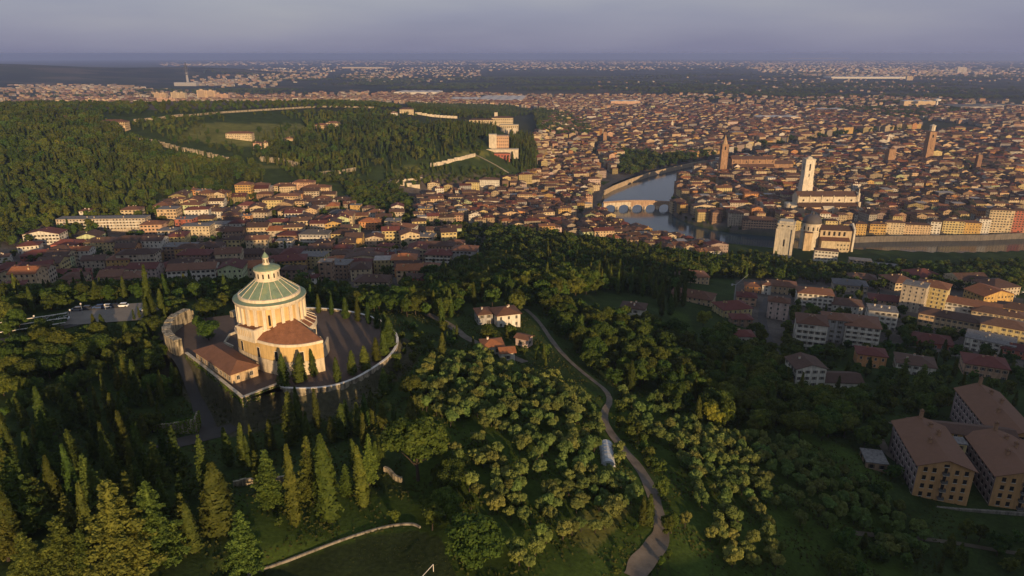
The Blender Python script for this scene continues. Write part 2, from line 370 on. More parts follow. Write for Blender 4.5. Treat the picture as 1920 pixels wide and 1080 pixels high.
# ------------------------------------------------------------------ terrain: one sheet out to the horizon
def build_terrain():
    nA = len(T_ALL); nR = len(R_ALL); x, y, z = GRID_X, GRID_Y, GRID_Z
    i = np.arange(nR - 1)[:, None] * nA; j = np.arange(nA)[None]; j2 = (j + 1) % nA
    Fq = np.stack([i + j, i + j2, i + nA + j2, i + nA + j], -1).reshape(-1, 4)[:, ::-1]
    # what grows or is laid where
    px, py, d = proj(x, y, z); front = y > 40
    col = np.tile(np.array([.036, .054, .016]), (len(x), 1))                     # wood floor and scrub
    def paint(poly, c):
        k = front & inpoly(px, py, poly); col[k] = c
    r = np.hypot(x, y)
    col[(r > 1500)] = (.040, .046, .024)
    town = (.105, .090, .078)
    for p in TOWN_POLYS: paint(p, town)
    for p in GRASS_POLYS: paint(p, (.044, .068, .014))
    for p in MEADOW_POLYS: paint(p, (.115, .120, .034))
    k = sdist(x, y, PITCH_POLY) < 1; col[k] = (.030, .040, .014)
    k = sdist(x, y, PLAZA) < 8; col[k] = (.07, .065, .04)
    me = np_mesh('ground', np.stack([x, y, z], -1), Fq, [M_GROUND], smooth=True)
    a = me.color_attributes.new('cover', 'FLOAT_COLOR', 'POINT')
    a.data.foreach_set('color', np.hstack([col, np.ones((len(col), 1))]).astype(np.float32).ravel())
    tag(obj('ground', me), kind='structure')
TOWN_POLYS = [[(0,455),(60,425),(130,415),(290,395),(300,375),(430,360),(560,345),(640,370),(740,330),(900,330),(1000,330),(1130,345),(1135,400),(1290,440),(1345,460),(1340,480),(1200,450),(1000,440),(920,430),(900,480),(800,520),(790,545),(420,540),(300,545),(0,560)],
 [(1260,345),(1340,310),(1480,280),(1560,262),(1920,245),(1920,440),(1590,448),(1420,440),(1260,410)],
 [(1000,265),(1040,210),(1300,195),(1500,205),(1720,225),(1730,245),(1560,257),(1480,268),(1340,300),(1150,340),(1030,335),(1010,300)],
 [(1380,525),(1500,515),(1640,520),(1920,560),(1920,690),(1640,640),(1480,660),(1370,600)],
 [(700,165),(1300,175),(1400,200),(1030,215),(1000,205),(900,200),(700,190)],[(0,165),(450,170),(700,172),(700,195),(300,206),(0,205)]]
GRASS_POLYS = [[(760,650),(1000,690),(1180,760),(1220,940),(1260,1090),(760,1090),(760,820)],[(1190,740),(1290,740),(1640,860),(1720,1090),(1260,1090),(1230,900)],
 [(430,930),(900,930),(900,1090),(430,1090)],[(1250,580),(1290,590),(1310,640),(1280,650)],[(1180,505),(1260,515),(1240,540),(1170,535)]]
MEADOW_POLYS = [[(240,300),(330,282),(430,302),(540,315),(420,312)],[(370,230),(560,232),(600,250),(470,275),(330,262)],[(735,318),(790,310),(792,330),(742,334)],[(880,280),(930,285),(900,295),(850,292)],[(430,245),(520,255),(500,275),(400,265)],[(1040,990),(1150,930),(1190,950),(1110,1040)]]
def ground_mat():
    m, nt, b = nodes_of('ground_cover')
    at = nt.nodes.new('ShaderNodeAttribute'); at.attribute_name = 'cover'
    n1 = noise(nt, .06, 5); n2 = noise(nt, .9, 4); n3 = noise(nt, .0035, 3)
    c = mixc(nt, 1.0, at.outputs['Color'], ramp(nt, n1.outputs[0], [(.3, (.65,.65,.6)), (.7, (1.35,1.3,1.25))]).outputs[0], 'MULTIPLY')
    c = mixc(nt, .7, c, ramp(nt, n2.outputs[0], [(.3, (.6,.6,.6)), (.7, (1.4,1.4,1.4))]).outputs[0], 'MULTIPLY')
    # patchwork of fields out on the plain
    geo = nt.nodes.new('ShaderNodeNewGeometry'); mp = nt.nodes.new('ShaderNodeMapping'); mp.inputs['Rotation'].default_value = (0, 0, .5); mp.inputs['Scale'].default_value = (.0034, .0060, .001)
    nt.links.new(geo.outputs['Position'], mp.inputs['Vector'])
    vo = nt.nodes.new('ShaderNodeTexVoronoi'); vo.distance = 'CHEBYCHEV'; vo.inputs['Scale'].default_value = 1.0; nt.links.new(mp.outputs[0], vo.inputs['Vector'])
    sep = nt.nodes.new('ShaderNodeSeparateColor'); nt.links.new(vo.outputs['Color'], sep.inputs[0])
    fields = ramp(nt, sep.outputs[0], [(0, (.014,.020,.014)), (.4, (.022,.032,.016)), (.65, (.032,.042,.018)), (.84, (.05,.05,.028)), (.97, (.10,.08,.055))])
    pos = nt.nodes.new('ShaderNodeSeparateXYZ'); nt.links.new(geo.outputs['Position'], pos.inputs[0])
    mr = nt.nodes.new('ShaderNodeMapRange'); mr.inputs[1].default_value = 2300; mr.inputs[2].default_value = 3200; nt.links.new(pos.outputs[1], mr.inputs[0])
    c = mixc(nt, mr.outputs[0], c, fields.outputs[0])
    nt.links.new(c, b.inputs['Base Color']); b.inputs['Roughness'].default_value = 1.0; b.inputs['Specular IOR Level'].default_value = .05
    bump(nt, b, n2.outputs[0], .5, .3); return m
M_GROUND = ground_mat()
build_terrain()
# ---- water
def water_mat():
    m, nt, b = nodes_of('river_water'); b.inputs['Base Color'].default_value = (.030, .048, .056, 1)
    b.inputs['Roughness'].default_value = .12; b.inputs['IOR'].default_value = 1.33; b.inputs['Specular IOR Level'].default_value = .5
    n = noise(nt, .22, 4, 'Object'); bump(nt, b, n.outputs[0], .35, .25); return m
M_WATER = water_mat()
def flat_sheet(name, poly, z, mat, kind='structure'):
    bm = bmesh.new(); vs = [bm.verts.new((p[0], p[1], z)) for p in poly]; f = bm.faces.new(vs)
    if f.normal.z < 0: f.normal_flip()
    bmesh.ops.triangulate(bm, faces=bm.faces[:]); me = bpy.data.meshes.new(name); bm.to_mesh(me); bm.free()
    for p in me.polygons:
        pass
    me.materials.append(mat); o = obj(name, me); bm = bmesh.new(); bm.from_mesh(me)
    bmesh.ops.recalc_face_normals(bm, faces=bm.faces[:])
    if sum(f.normal.z for f in bm.faces) < 0: bmesh.ops.reverse_faces(bm, faces=bm.faces[:])
    bm.to_mesh(me); bm.free(); return tag(o, kind=kind)
def grow(poly, d):
    n = len(poly); A_ = sum(poly[i][0]*poly[(i+1)%n][1] - poly[(i+1)%n][0]*poly[i][1] for i in range(n)); s = 1 if A_ > 0 else -1; out = []
    for i in range(n):
        a, b, c = poly[i-1], poly[i], poly[(i+1) % n]; t = Vector((c[0]-a[0], c[1]-a[1])).normalized(); out.append((b[0] + s*t.y*d, b[1] - s*t.x*d))
    return out
flat_sheet('river', grow(RIVER, 9), WATER_Z, M_WATER); flat_sheet('river', grow(RIV2, 9), WATER_Z + .01, M_WATER)
# ---- roads, draped on the ground
ROAD_LINES = []
def road(pxs, width, mat, name='road', lift=.22, kind='structure', smooth=2):
    P = smooth_poly([ground(*p)[:2] for p in pxs], smooth, False)
    Q = [P[0]]
    for a, b in zip(P[:-1], P[1:]):
        L = math.dist(a, b); k = max(1, int(L / 2.5)); Q += [(a[0] + (b[0]-a[0])*t/k, a[1] + (b[1]-a[1])*t/k) for t in range(1, k + 1)]
    Q = np.array(Q); T = np.gradient(Q, axis=0); T /= np.linalg.norm(T, axis=1, keepdims=True) + 1e-9; N = np.stack([-T[:, 1], T[:, 0]], -1)
    wv = np.full(len(Q), width) if np.isscalar(width) else np.interp(np.linspace(0, 1, len(Q)), np.linspace(0, 1, len(width)), width)
    tt_ = np.arange(len(Q)); wv = wv*(1 + .07*np.sin(tt_*.45) + .05*np.sin(tt_*1.17 + 1))
    offs = np.linspace(-.5, .5, 5); V = []
    for o_ in offs:
        X = Q + N * (wv * o_)[:, None]; V.append(np.column_stack([X, H(X[:, 0], X[:, 1]) + lift]))
    V = np.stack(V, 1); m_ = V[:, :, 2].max(1); V[:, :, 2] = np.maximum(V[:, :, 2], m_[:, None] - .5)
    n = len(Q); i = np.arange(n - 1)[:, None] * 5; j = np.arange(4)[None]
    Fq = np.stack([i + j, i + 5 + j, i + 6 + j, i + 1 + j], -1).reshape(-1, 4)[:, ::-1]
    me = np_mesh(name, V.reshape(-1, 3), Fq, [mat], smooth=True)
    ROAD_LINES.append((Q, width if np.isscalar(width) else max(width)))
    return tag(obj(name, me), kind=kind)
LANE_PX = [(985,580),(1012,605),(1035,640),(1062,672),(1100,705),(1150,745),(1128,780),(1145,815),(1175,850),(1200,880),(1222,920),(1232,960),(1243,1000),(1228,1030),(1200,1060),(1190,1085)]
road(LANE_PX, [2.3,2.3,2.3,2.2,2.2,2.0,2.0,2.3,2.5,2.9,3.2,3.4,3.8,5.2,5.6,5.4], M_GRAVEL, 'lane')
road([(300,842),(345,828),(395,816),(440,800)], [4,6,8,6], M_ASPH, 'drive'); road([(395,816),(380,778),(365,740),(345,700),(320,660),(308,630)], [6,5,4,4,4,4], M_ASPH, 'drive')
road([(800,590),(850,612),(880,640),(930,655),(985,680)], 4, M_GRAVEL, 'drive')
road([(0,640),(50,632),(110,616),(170,600)], 5, M_ASPH, 'drive')
road([(970,335),(1010,365),(1060,385),(1100,405)], 6, M_ASPH, 'street'); road([(1080,420),(1115,395),(1122,365),(1140,345),(1200,322)], 11, M_ASPH, 'quay')
road([(1150,340),(1120,300),(1110,290),(1135,255)], 9, M_ASPH, 'street')
road([(840,515),(860,480),(905,455),(880,430),(850,415)], 6, M_GRAVEL, 'street'); road([(1480,700),(1440,640),(1425,590),(1440,560)], 5, M_ASPH, 'street')
road([(890,290),(930,310),(962,330)], 4, M_STONE, 'path'); road([(1600,1000),(1680,1005),(1780,1015),(1920,1040)], 1.8, plaster('earth_path', (.10,.08,.055), .2, .95, .3, False), 'path')
road([(1640,800),(1660,850),(1690,870)], 3, M_GRAVEL, 'path'); road([(1650,790),(1700,800)], 1.6, M_GRAVEL, 'path')
flat_sheet('car_park', LOT, 103.75, plaster('lot_gravel', (.20,.17,.14), .15, .95, .2, False))
flat_sheet('plaza', grow(PLAZA, -.4), PLAZA_Z + .02, plaster('plaza_paving', (.105,.074,.058), .16, .9, .1, False))
# ------------------------------------------------------------------ tree shapes (shared meshes)
def unit(v): return v / (np.linalg.norm(v, axis=-1, keepdims=True) + 1e-9)
def leafs(Pc, Nn, size, g, aspect=.62):
    n = len(Pc); a = unit(np.cross(Nn, g.normal(size=(n, 3)))); b = np.cross(Nn, a)
    s = (size * g.uniform(.65, 1.35, n))[:, None]; a = a * s; b = b * s * aspect
    V = np.stack([Pc - a - b, Pc + a - b * .6, Pc + a * .8 + b, Pc - a * .7 + b], 1).reshape(-1, 3)
    return V, np.arange(4 * n).reshape(-1, 4)
def blob(c, r, g, nu=8, nv=5):                     # a rough closed lump inside the leaves
    V = []; 
    for j in range(nv + 1):
        ph = math.pi * j / nv
        for i in range(nu):
            t = 2 * math.pi * i / nu; k = 1 + g.uniform(-.12, .12)
            V.append((c[0] + r[0]*k*math.sin(ph)*math.cos(t), c[1] + r[1]*k*math.sin(ph)*math.sin(t), c[2] - r[2]*math.cos(ph)))
    Fc = [(j*nu + i, j*nu + (i+1) % nu, (j+1)*nu + (i+1) % nu, (j+1)*nu + i) for j in range(nv) for i in range(nu)]
    return np.array(V), np.array(Fc)
def join(parts):
    Vs, Fs, o = [], [], 0
    for V, Fc in parts: Vs.append(V); Fs.append(np.asarray(Fc) + o); o += len(V)
    return np.vstack(Vs), np.vstack(Fs)
def limb(pts, r0, r1, n=6):
    V = []; m = len(pts)
    for k, p in enumerate(pts):
        r = r0 + (r1 - r0) * k / (m - 1)
        for i in range(n): t = 2*math.pi*i/n; V.append((p[0] + r*math.cos(t), p[1] + r*math.sin(t), p[2]))
    Fc = [(k*n + i, k*n + (i+1) % n, (k+1)*n + (i+1) % n, (k+1)*n + i) for k in range(m - 1) for i in range(n)]
    return np.array(V), np.array(Fc)
def trunk_mesh(name, h, r, g, limbs=0, spread=1.0, top=.15):
    bend = g.normal(0, .02 * h, 2); parts = [limb([(0,0,-1.2), (bend[0]*.3, bend[1]*.3, h*.33), (bend[0]*.7, bend[1]*.7, h*.66), (bend[0], bend[1], h)], r, r*top)]
    for k in range(limbs):
        a = g.uniform(0, 6.28); z0 = h * g.uniform(.35, .75); L = spread * g.uniform(.6, 1)
        parts.append(limb([(bend[0]*.5, bend[1]*.5, z0), (L*.5*math.cos(a), L*.5*math.sin(a), z0 + L*.45), (L*math.cos(a), L*math.sin(a), z0 + L*.8)], r*.45, r*.12, 5))
    V, Fc = join(parts); return np_mesh(name, V, Fc, [M_BARK], smooth=True)
def cyp_prof(t, k=.8): return np.clip(t / .12, 0, 1) ** .6 * (1 - t) ** .62 * (1 + .15 * np.sin(3 * t))
def cypress_shape(h, r, n, leaf, seed):
    g = np.random.default_rng(seed); t = g.uniform(0.0, 1, n) ** .92; th = g.uniform(0, 2*math.pi, n)
    lump = 1 + .22 * np.sin(th * 3 + t * 9 + seed) + .15 * np.sin(th * 5 - t * 17 + seed * 2) + .08 * np.sin(th * 2 + t * 40)
    rad = r * cyp_prof(t) * lump * g.uniform(.72, 1.16, n)
    Pc = np.stack([rad*np.cos(th), rad*np.sin(th), .5 + t*(h - .5)], -1)
    Nn = unit(np.stack([np.cos(th), np.sin(th), np.full(n, .35)], -1) + g.normal(0, .35, (n, 3)))
    L = leafs(Pc, Nn, leaf, g, .5)
    nu, nv = 8, 9; V = []
    for j in range(nv + 1):
        tt = j / nv; rr = .66 * r * float(cyp_prof(np.array(max(tt, .02))))
        for i in range(nu): a = 2*math.pi*i/nu; V.append((rr*math.cos(a), rr*math.sin(a), .5 + tt*(h - .8)))
    Fc = [(j*nu + i, j*nu + (i+1) % nu, (j+1)*nu + (i+1) % nu, (j+1)*nu + i) for j in range(nv) for i in range(nu)]
    return join([L, (np.array(V), np.array(Fc))])
def crown_shape(h, rx, n_cl, per, cl_r, leaf, seed, z0=.3, flat=1.0):
    g = np.random.default_rng(seed); parts = []; zc = h * (z0 + (1 - z0) * .5); rz = h * (1 - z0) * .5
    d = unit(g.normal(size=(n_cl, 3))); d[:, 2] = np.abs(d[:, 2]) * np.where(g.uniform(size=n_cl) < .8, 1, -1)
    sq = 1 + .18 * np.sin(2 * np.arctan2(d[:, 1], d[:, 0]) + seed)
    C = d * np.stack([rx*sq*.78, rx*sq*.78, np.full(n_cl, rz*.8*flat)], -1) * g.uniform(.7, 1.05, n_cl)[:, None] + (0, 0, zc)
    for c in C:
        r = cl_r * g.uniform(.65, 1.25); u = unit(g.normal(size=(per, 3))); u[:, 2] = np.where(u[:, 2] < -.3, -u[:, 2], u[:, 2])
        Pc = c + u * r * (.75 + .3 * g.uniform(size=(per, 1))) * (1, 1, .8)
        Nn = unit(u + (0, 0, .15) + g.normal(0, .55, (per, 3))); parts.append(leafs(Pc, Nn, leaf, g))
        parts.append(blob(c, (r*.5, r*.5, r*.42), g, 6, 4))
    parts.append(blob((0, 0, zc), (rx*.5, rx*.5, rz*.55), g)); return join(parts)
def cedar_shape(h, r, tiers, leaf, seed, per=26, droop=.10):
    g = np.random.default_rng(seed); Ps, Ns = [], []; sticks = []
    for k in range(tiers):
        t = .10 + .88 * k / (tiers - 1); z = h * t; R = r * (1 - t) ** .72 * g.uniform(.75, 1.15) + .35; nb = max(4, int(9 * (1 - t) + 3)); a0 = g.uniform(0, 6.28)
        for b in range(nb):
            a = a0 + 6.283 * b / nb + g.normal(0, .2); L = R * g.uniform(.6, 1.15); m = max(6, int(per * L / r * 1.15))
            s = g.uniform(.12, 1, m) ** .75; w = (L * .24) * (1 - .55 * s) * g.normal(0, .62, m)
            x = s*L*math.cos(a) - w*math.sin(a); y = s*L*math.sin(a) + w*math.cos(a)
            zz = z + .16*L*s - droop*L*s*s*1.9 - np.abs(w)*.22 + g.normal(0, .10, m)
            Ps.append(np.stack([x, y, zz], -1)); Ns.append(np.tile([.25*math.cos(a), .25*math.sin(a), 1.0], (m, 1)) + g.normal(0, .85, (m, 3)))
            sticks.append(limb([(0,0,z), (.95*L*math.cos(a), .95*L*math.sin(a), z + .16*L - droop*L*1.5)], .10, .03, 3))
    L_ = leafs(np.vstack(Ps), unit(np.vstack(Ns)), leaf, g, .55)
    nu = 7; V = []; 
    for j in range(7):
        tt = j / 6; rr = r * .30 * (1 - tt) ** .8 + .05
        for i in range(nu): a = 2*math.pi*i/nu + j; V.append((rr*math.cos(a), rr*math.sin(a), h*(.12 + .86*tt)))
    Fc = [(j*nu + i, j*nu + (i+1) % nu, (j+1)*nu + (i+1) % nu, (j+1)*nu + i) for j in range(6) for i in range(nu)]
    core = (np.array(V), np.array(Fc)); return join([L_, core] + sticks)
TREE = {}     # kind -> list of (height, crown mesh, trunk mesh); 'x_far' -> whole-tree meshes
def add_kind(kind, mat, variants):
    TREE[kind] = []
    for h, (V, Fc), tr in variants: TREE[kind].append((h, np_mesh('crown', V, Fc, [mat]), tr))
def add_far(kind, mat, variants):
    TREE[kind] = []
    for h, (V, Fc), tr in variants:
        nb = len(Fc); v2, f2 = limb([(0,0,-1), (0,0,tr)], .22, .15, 4); V2, F2 = join([(V, Fc), (v2, f2)])
        TREE[kind].append((h, np_mesh(kind, V2, F2, [mat, M_BARK], fm=[0]*nb + [1]*len(f2)), None))
G0 = np.random.default_rng(5)
add_kind('cypress', M_CYP, [(18, cypress_shape(18, 1.75, 1700, .36, 1), trunk_mesh('trunk', 8, .28, G0)), (18, cypress_shape(18, 1.35, 1500, .34, 2), trunk_mesh('trunk', 8, .25, G0)), (18, cypress_shape(18, 2.1, 1900, .38, 3), trunk_mesh('trunk', 8, .3, G0)), (18, cypress_shape(18, 1.55, 1600, .36, 4), trunk_mesh('trunk', 8, .28, G0)), (18, cypress_shape(18, 1.9, 1500, .42, 6), trunk_mesh('trunk', 8, .28, G0))])
add_kind('olive', M_OLV, [(5, crown_shape(5, 2.8, 22, 110, .85, .19, 10 + k, .22), trunk_mesh('trunk', 2.6, .24, G0, 4, 1.8)) for k in range(4)])
add_kind('broadleaf', M_BRD, [(10, crown_shape(10, rx, nc, 120, cl, .27, 20 + k, .14), trunk_mesh('trunk', 5.5, .32, G0, 5, 3)) for k, (rx, nc, cl) in enumerate([(4.2,34,1.5),(4.8,38,1.6),(3.5,28,1.35),(4.4,24,1.9),(2.5,26,1.1),(5.4,30,1.3),(3.8,16,1.7)])])
add_kind('spring', M_YEL, [(10, crown_shape(10, 3.9, 30, 110, 1.35, .27, 41, .2), trunk_mesh('trunk', 5.5, .3, G0, 5, 3))])
add_kind('cedar', M_CED, [(18, cedar_shape(18, 5.0, 17, .27, 31, 120), trunk_mesh('trunk', 16, .42, G0)), (18, cedar_shape(18, 4.0, 18, .26, 32, 110), trunk_mesh('trunk', 16, .4, G0)), (18, cedar_shape(18, 6.0, 15, .29, 33, 140), trunk_mesh('trunk', 15.5, .46, G0))])
add_kind('pine', M_BRD, [(14, crown_shape(14, 6.4, 70, 120, 1.7, .29, 51, .28), trunk_mesh('trunk', 8, .5, G0, 6, 4))])
add_far('cypress_far', M_CYP, [(16, cypress_shape(16, r, 230, .75, 60 + k), 3) for k, r in enumerate((1.5, 1.9, 2.4))])
add_far('broadleaf_far', M_BRD, [(10, crown_shape(10, rx, 15, 34, 1.7, .55, 70 + k, .10), 4) for k, rx in enumerate((3.9, 4.6, 5.2, 3.4))])
add_far('olive_far', M_OLV, [(5, crown_shape(5, 2.7, 16, 60, .95, .27, 80 + k, .2), 2) for k in range(4)])

# ------------------------------------------------------------------ houses
WALLS = {'cream': (.54,.43,.27), 'pale yellow': (.54,.43,.20), 'white': (.62,.57,.48), 'ochre': (.50,.32,.11), 'orange': (.55,.27,.11), 'salmon': (.52,.33,.21), 'pink': (.50,.38,.32),
         'beige': (.46,.38,.28), 'grey': (.36,.34,.32), 'pale green': (.46,.50,.28), 'mint': (.42,.48,.38), 'red': (.40,.13,.085), 'brown': (.30,.20,.13), 'peach': (.54,.39,.23)}
ROOFS = {'terracotta': (.150,.070,.040), 'brown': (.090,.050,.034), 'dark red': (.120,.038,.028), 'orange tile': (.26,.098,.040), 'grey': (.10,.092,.09)}
def MW(c): return plaster('wall_' + c.replace(' ', '_'), WALLS[c])
def MR(c): return tiled('roof_' + c.replace(' ', '_'), ROOFS[c])
FOOT = []        # footprints: x, y, radius
def window_mesh(shut):
    k = 'win%d' % shut
    if k in MATS: return MATS[k]
    b = MB(); b.box(-.62, .62, -.07, .02, -.1, 0, 0); b.box(-.62, -.5, -.05, .02, 0, 1.5, 0); b.box(.5, .62, -.05, .02, 0, 1.5, 0); b.box(-.62, .62, -.05, .02, 1.5, 1.6, 0)
    b.box(-.5, .5, -.02, .02, 0, 1.5, 1); b.box(-.03, .03, -.035, .02, 0, 1.5, 0)
    if shut: b.box(-1.1, -.63, -.06, .01, 0, 1.5, 2); b.box(.63, 1.1, -.06, .01, 0, 1.5, 2)
    MATS[k] = b.mesh('window', [M_FRAME, M_GLASS, plain('shutter_paint', (.09,.07,.045), .7)]); return MATS[k]
def roof_geo(b, w, d, ze, rise, kind, oh=.7, th=.22):
    X, Y = w/2 + oh, d/2 + oh; z0 = ze - .05; z1 = z0 + rise
    if kind == 'flat':
        b.box(-w/2 - .3, w/2 + .3, -d/2 - .3, d/2 + .3, ze, ze + .35, 0); return
    lx = w >= d
    if kind == 'hip': i = min(X, Y) * .96; r0, r1 = ((-X + i, 0), (X - i, 0)) if lx else ((0, -Y + i), (0, Y - i))
    elif kind == 'gable': r0, r1 = ((-X, 0), (X, 0)) if lx else ((0, -Y), (0, Y))
    else: r0, r1 = ((0, -Y), (0, Y)) if lx else ((-X, 0), (X, 0))           # gable across
    alongx = abs(r1[0] - r0[0]) > abs(r1[1] - r0[1])
    A, B, C_, D = (-X,-Y), (X,-Y), (X,Y), (-X,Y)
    for dz, flip in ((th, False), (0, True)):
        e = lambda p, z: (p[0], p[1], z + dz)
        if alongx or (kind == 'hip' and lx): fs = [[e(A,z0), e(B,z0), e(r1,z1), e(r0,z1)], [e(C_,z0), e(D,z0), e(r0,z1), e(r1,z1)], [e(B,z0), e(C_,z0), e(r1,z1)], [e(D,z0), e(A,z0), e(r0,z1)]]
        else: fs = [[e(B,z0), e(C_,z0), e(r1,z1), e(r0,z1)], [e(D,z0), e(A,z0), e(r0,z1), e(r1,z1)], [e(A,z0), e(B,z0), e(r0,z1)], [e(C_,z0), e(D,z0), e(r1,z1)]]
        if kind != 'hip': fs = fs[:2]
        for q in fs: b.poly(q[::-1] if flip else q, 0)
    for p, q in ((A,B),(B,C_),(C_,D),(D,A)):
        b.poly([(p[0],p[1],z0), (q[0],q[1],z0), (q[0],q[1],z0 + th), (p[0],p[1],z0 + th)], 0) if kind == 'hip' else None
    if kind != 'hip':
        ends = [(B, C_, r1), (D, A, r0)] if alongx else [(A, B, r0), (C_, D, r1)]
        for p, q, r in ends:
            for u, v, zu, zv in ((p, r, z0, z1), (r, q, z1, z0)): b.poly([(u[0],u[1],zu), (v[0],v[1],zv), (v[0],v[1],zv + th), (u[0],u[1],zu + th)], 0)
        sides = [(A, B), (C_, D)] if alongx else [(B, C_), (D, A)]
        for p, q in sides: b.poly([(p[0],p[1],z0), (q[0],q[1],z0), (q[0],q[1],z0 + th), (p[0],p[1],z0 + th)], 0)
def wall_geo(b, w, d, z0, ze, rise, kind, oh=.7):
    b.box(-w/2, w/2, -d/2, d/2, z0, ze, 0, False)
    if kind in ('gable', 'cross'):
        lx = w >= d; ax = lx if kind == 'gable' else not lx; half = (d if ax else w)/2; zt = ze + rise * half / (half + oh) - .02
        if ax:
            for s in (-1, 1): b.poly([(s*w/2, -s*d/2, ze), (s*w/2, s*d/2, ze), (s*w/2, 0, zt)], 0)
        else:
            for s in (-1, 1): b.poly([(s*w/2, s*d/2, ze), (-s*w/2, s*d/2, ze), (0, s*d/2, zt)], 0)
HOUSES = []
NUMW = {1:'one', 2:'two', 3:'three', 4:'four', 5:'five', 6:'six', 7:'seven', 8:'eight'}
def house_at(x, y, w, d, h, wall, roof, kind, yaw, zone, base=None, near=False, balc=0, label=None, name=None, shut=None, chim=None, rise=None, storey=3.1, pent=False):
    g = random.Random(int(x*13) * 7919 + int(y*17)); ca, sa = math.cos(yaw), math.sin(yaw)
    cor = [(x + a*w/2*ca - b*d/2*sa, y + a*w/2*sa + b*d/2*ca) for a in (-1,1) for b in (-1,1)]
    zs = H([c[0] for c in cor], [c[1] for c in cor]); z = float(zs.max()) * .4 + float(zs.min()) * .6 if base is None else base; below = z - float(zs.min()) + 2.0
    if name is None: name = 'apartment_building' if h > 12.5 else 'house'
    root = empty(name, (x, y, z), yaw)
    if rise is None: rise = min(w, d) * .5 * g.uniform(.34, .44)
    b = MB(); wall_geo(b, w, d, -below, h, rise, kind); b.build('wall', MW(wall), root)
    b = MB(); roof_geo(b, w, d, h, rise, kind); rf = b.build('roof', MR(roof) if kind != 'flat' else plaster('flat_roof_grey', (.20,.18,.165), .2), root)
    nch = g.randint(1, 3) if chim is None else chim
    for k in range(nch):
        cx, cy = g.uniform(-.3, .3) * w, g.uniform(-.25, .25) * d; zz = h + (rise * .5 if kind != 'flat' else 0)
        c = MB(); c.box(-.4, .4, -.35, .35, -1.2, 1.5, 0); c.box(-.52, .52, -.47, .47, 1.5, 1.68, 1); c.build('chimney', [MW(wall), M_BRICK], rf, loc=(cx, cy, zz))
    if pent and kind == 'flat':
        c = MB(); c.box(-w*.25, w*.2, -d*.2, d*.3, h + .3, h + 3.2, 0); c.box(-w*.28, w*.23, -d*.23, d*.33, h + 3.2, h + 3.5, 1); c.build('penthouse', [MW(wall), MW('grey')], root)
    if shut is None: shut = g.random() < .5
    ns = max(1, int(round(h / storey))); sh = h / ns; wb = MB(); wm = window_mesh(1 if shut else 0)
    faces = [(0, w, d/2), (math.pi/2, d, w/2), (-math.pi/2, d, w/2)] + ([] if near else [(math.pi, w, d/2)])
    for a, L, off in faces:
        n = max(1, int((L - 1) / 2.9)); 
        for k in range(n):
            u = (k + .5) * L / n - L/2
            for s in range(ns):
                if g.random() < .07: continue
                zz = s * sh + sh * .30
                if near:
                    o = obj('window', wm, root, loc=(u*math.cos(a) + off*math.sin(a), u*math.sin(a) - off*math.cos(a), zz), rz=a); o.scale = (1, 1, min(1, sh*.55/1.5))
                else:
                    hw, hh = .55, min(1.5, sh*.5); c_, s_ = math.cos(a), math.sin(a)
                    def T(p, q, r_): return (p*c_ + (off + q)*s_, p*s_ - (off + q)*c_, r_)
                    wb.poly([T(u-hw, .03, zz), T(u+hw, .03, zz), T(u+hw, .03, zz+hh), T(u-hw, .03, zz+hh)], 1)
                    wb.poly([T(u-hw-.15, .06, zz-.15), T(u+hw+.15, .06, zz-.15), T(u+hw+.15, .06, zz-.01), T(u-hw-.15, .06, zz-.01)], 0)
                    if shut:
                        for q in (-1, 1): wb.poly([T(u+q*hw if q > 0 else u-hw-.5, .05, zz), T(u+hw+.5 if q > 0 else u-hw, .05, zz), T(u+hw+.5 if q > 0 else u-hw, .05, zz+hh), T(u+q*hw if q > 0 else u-hw-.5, .05, zz+hh)], 2)
    if wb.f: tag(wb.build('window_rows', [M_FRAME, M_GLASS, plain('shutter_paint', (.09,.07,.045), .7)], root), kind='stuff')
    if balc:
        for s in range(1, ns):
            c = MB(); L = w * (.92 if balc == 1 else .45); c.box(-L/2, L/2, -1.3, 0, -.18, 0, 0); c.box(-L/2, L/2, -1.3, -1.18, 0, .95, 0); c.box(-L/2, -L/2+.12, -1.18, 0, 0, .95, 0); c.box(L/2-.12, L/2, -1.18, 0, 0, .95, 0)
            c.build('balcony', MW('white' if wall in ('white','grey','beige') else wall), root, loc=(0, -d/2, s*sh))
    if near or label: cx_, cy_ = x + sa*(d/2 + 4.5), y - ca*(d/2 + 4.5); CLEAR.append((cx_, cy_, w/2 + .5, 5.5, ca, sa))
    FOOT.append((x, y, math.hypot(w, d)/2, root.name)); FOOTBOX.append((x, y, w/2 + 1.0, d/2 + 1.0, ca, sa))
    HOUSES.append(dict(o=root, x=x, y=y, wall=wall, roof=roof, kind=kind, ns=ns, zone=zone, label=label, w=w, d=d, balc=balc, h=h)); return root
FOOTBOX = []; CLEAR = []
def house(x0, x1, yb, hpx, wall, roof, kind='hip', yaw=0, zone='', depth=None, **kw):     # photo extents of the front wall: x0..x1, foot yb, height hpx
    gx, gy, gz = ground((x0 + x1)/2, yb); S = math.sqrt(gx*gx + gy*gy + (ZC - gz)**2); ang = math.asin((ZC - gz)/S)
    w = (x1 - x0) * S / FPX; h = max(4.0, hpx * S / (FPX * math.cos(ang)))
    d = depth if depth else min(max(w * .75, 8.5), 15); yaw = math.radians(yaw) - math.atan2(gx, gy) * .35
    w = max(w / (abs(math.cos(yaw)) + .35*abs(math.sin(yaw))), 6)
    cx = gx - math.sin(yaw)*d/2; cy = gy + math.cos(yaw)*d/2
    return house_at(cx, cy, w, d, h, wall, roof, kind, yaw, zone, base=None, **kw)
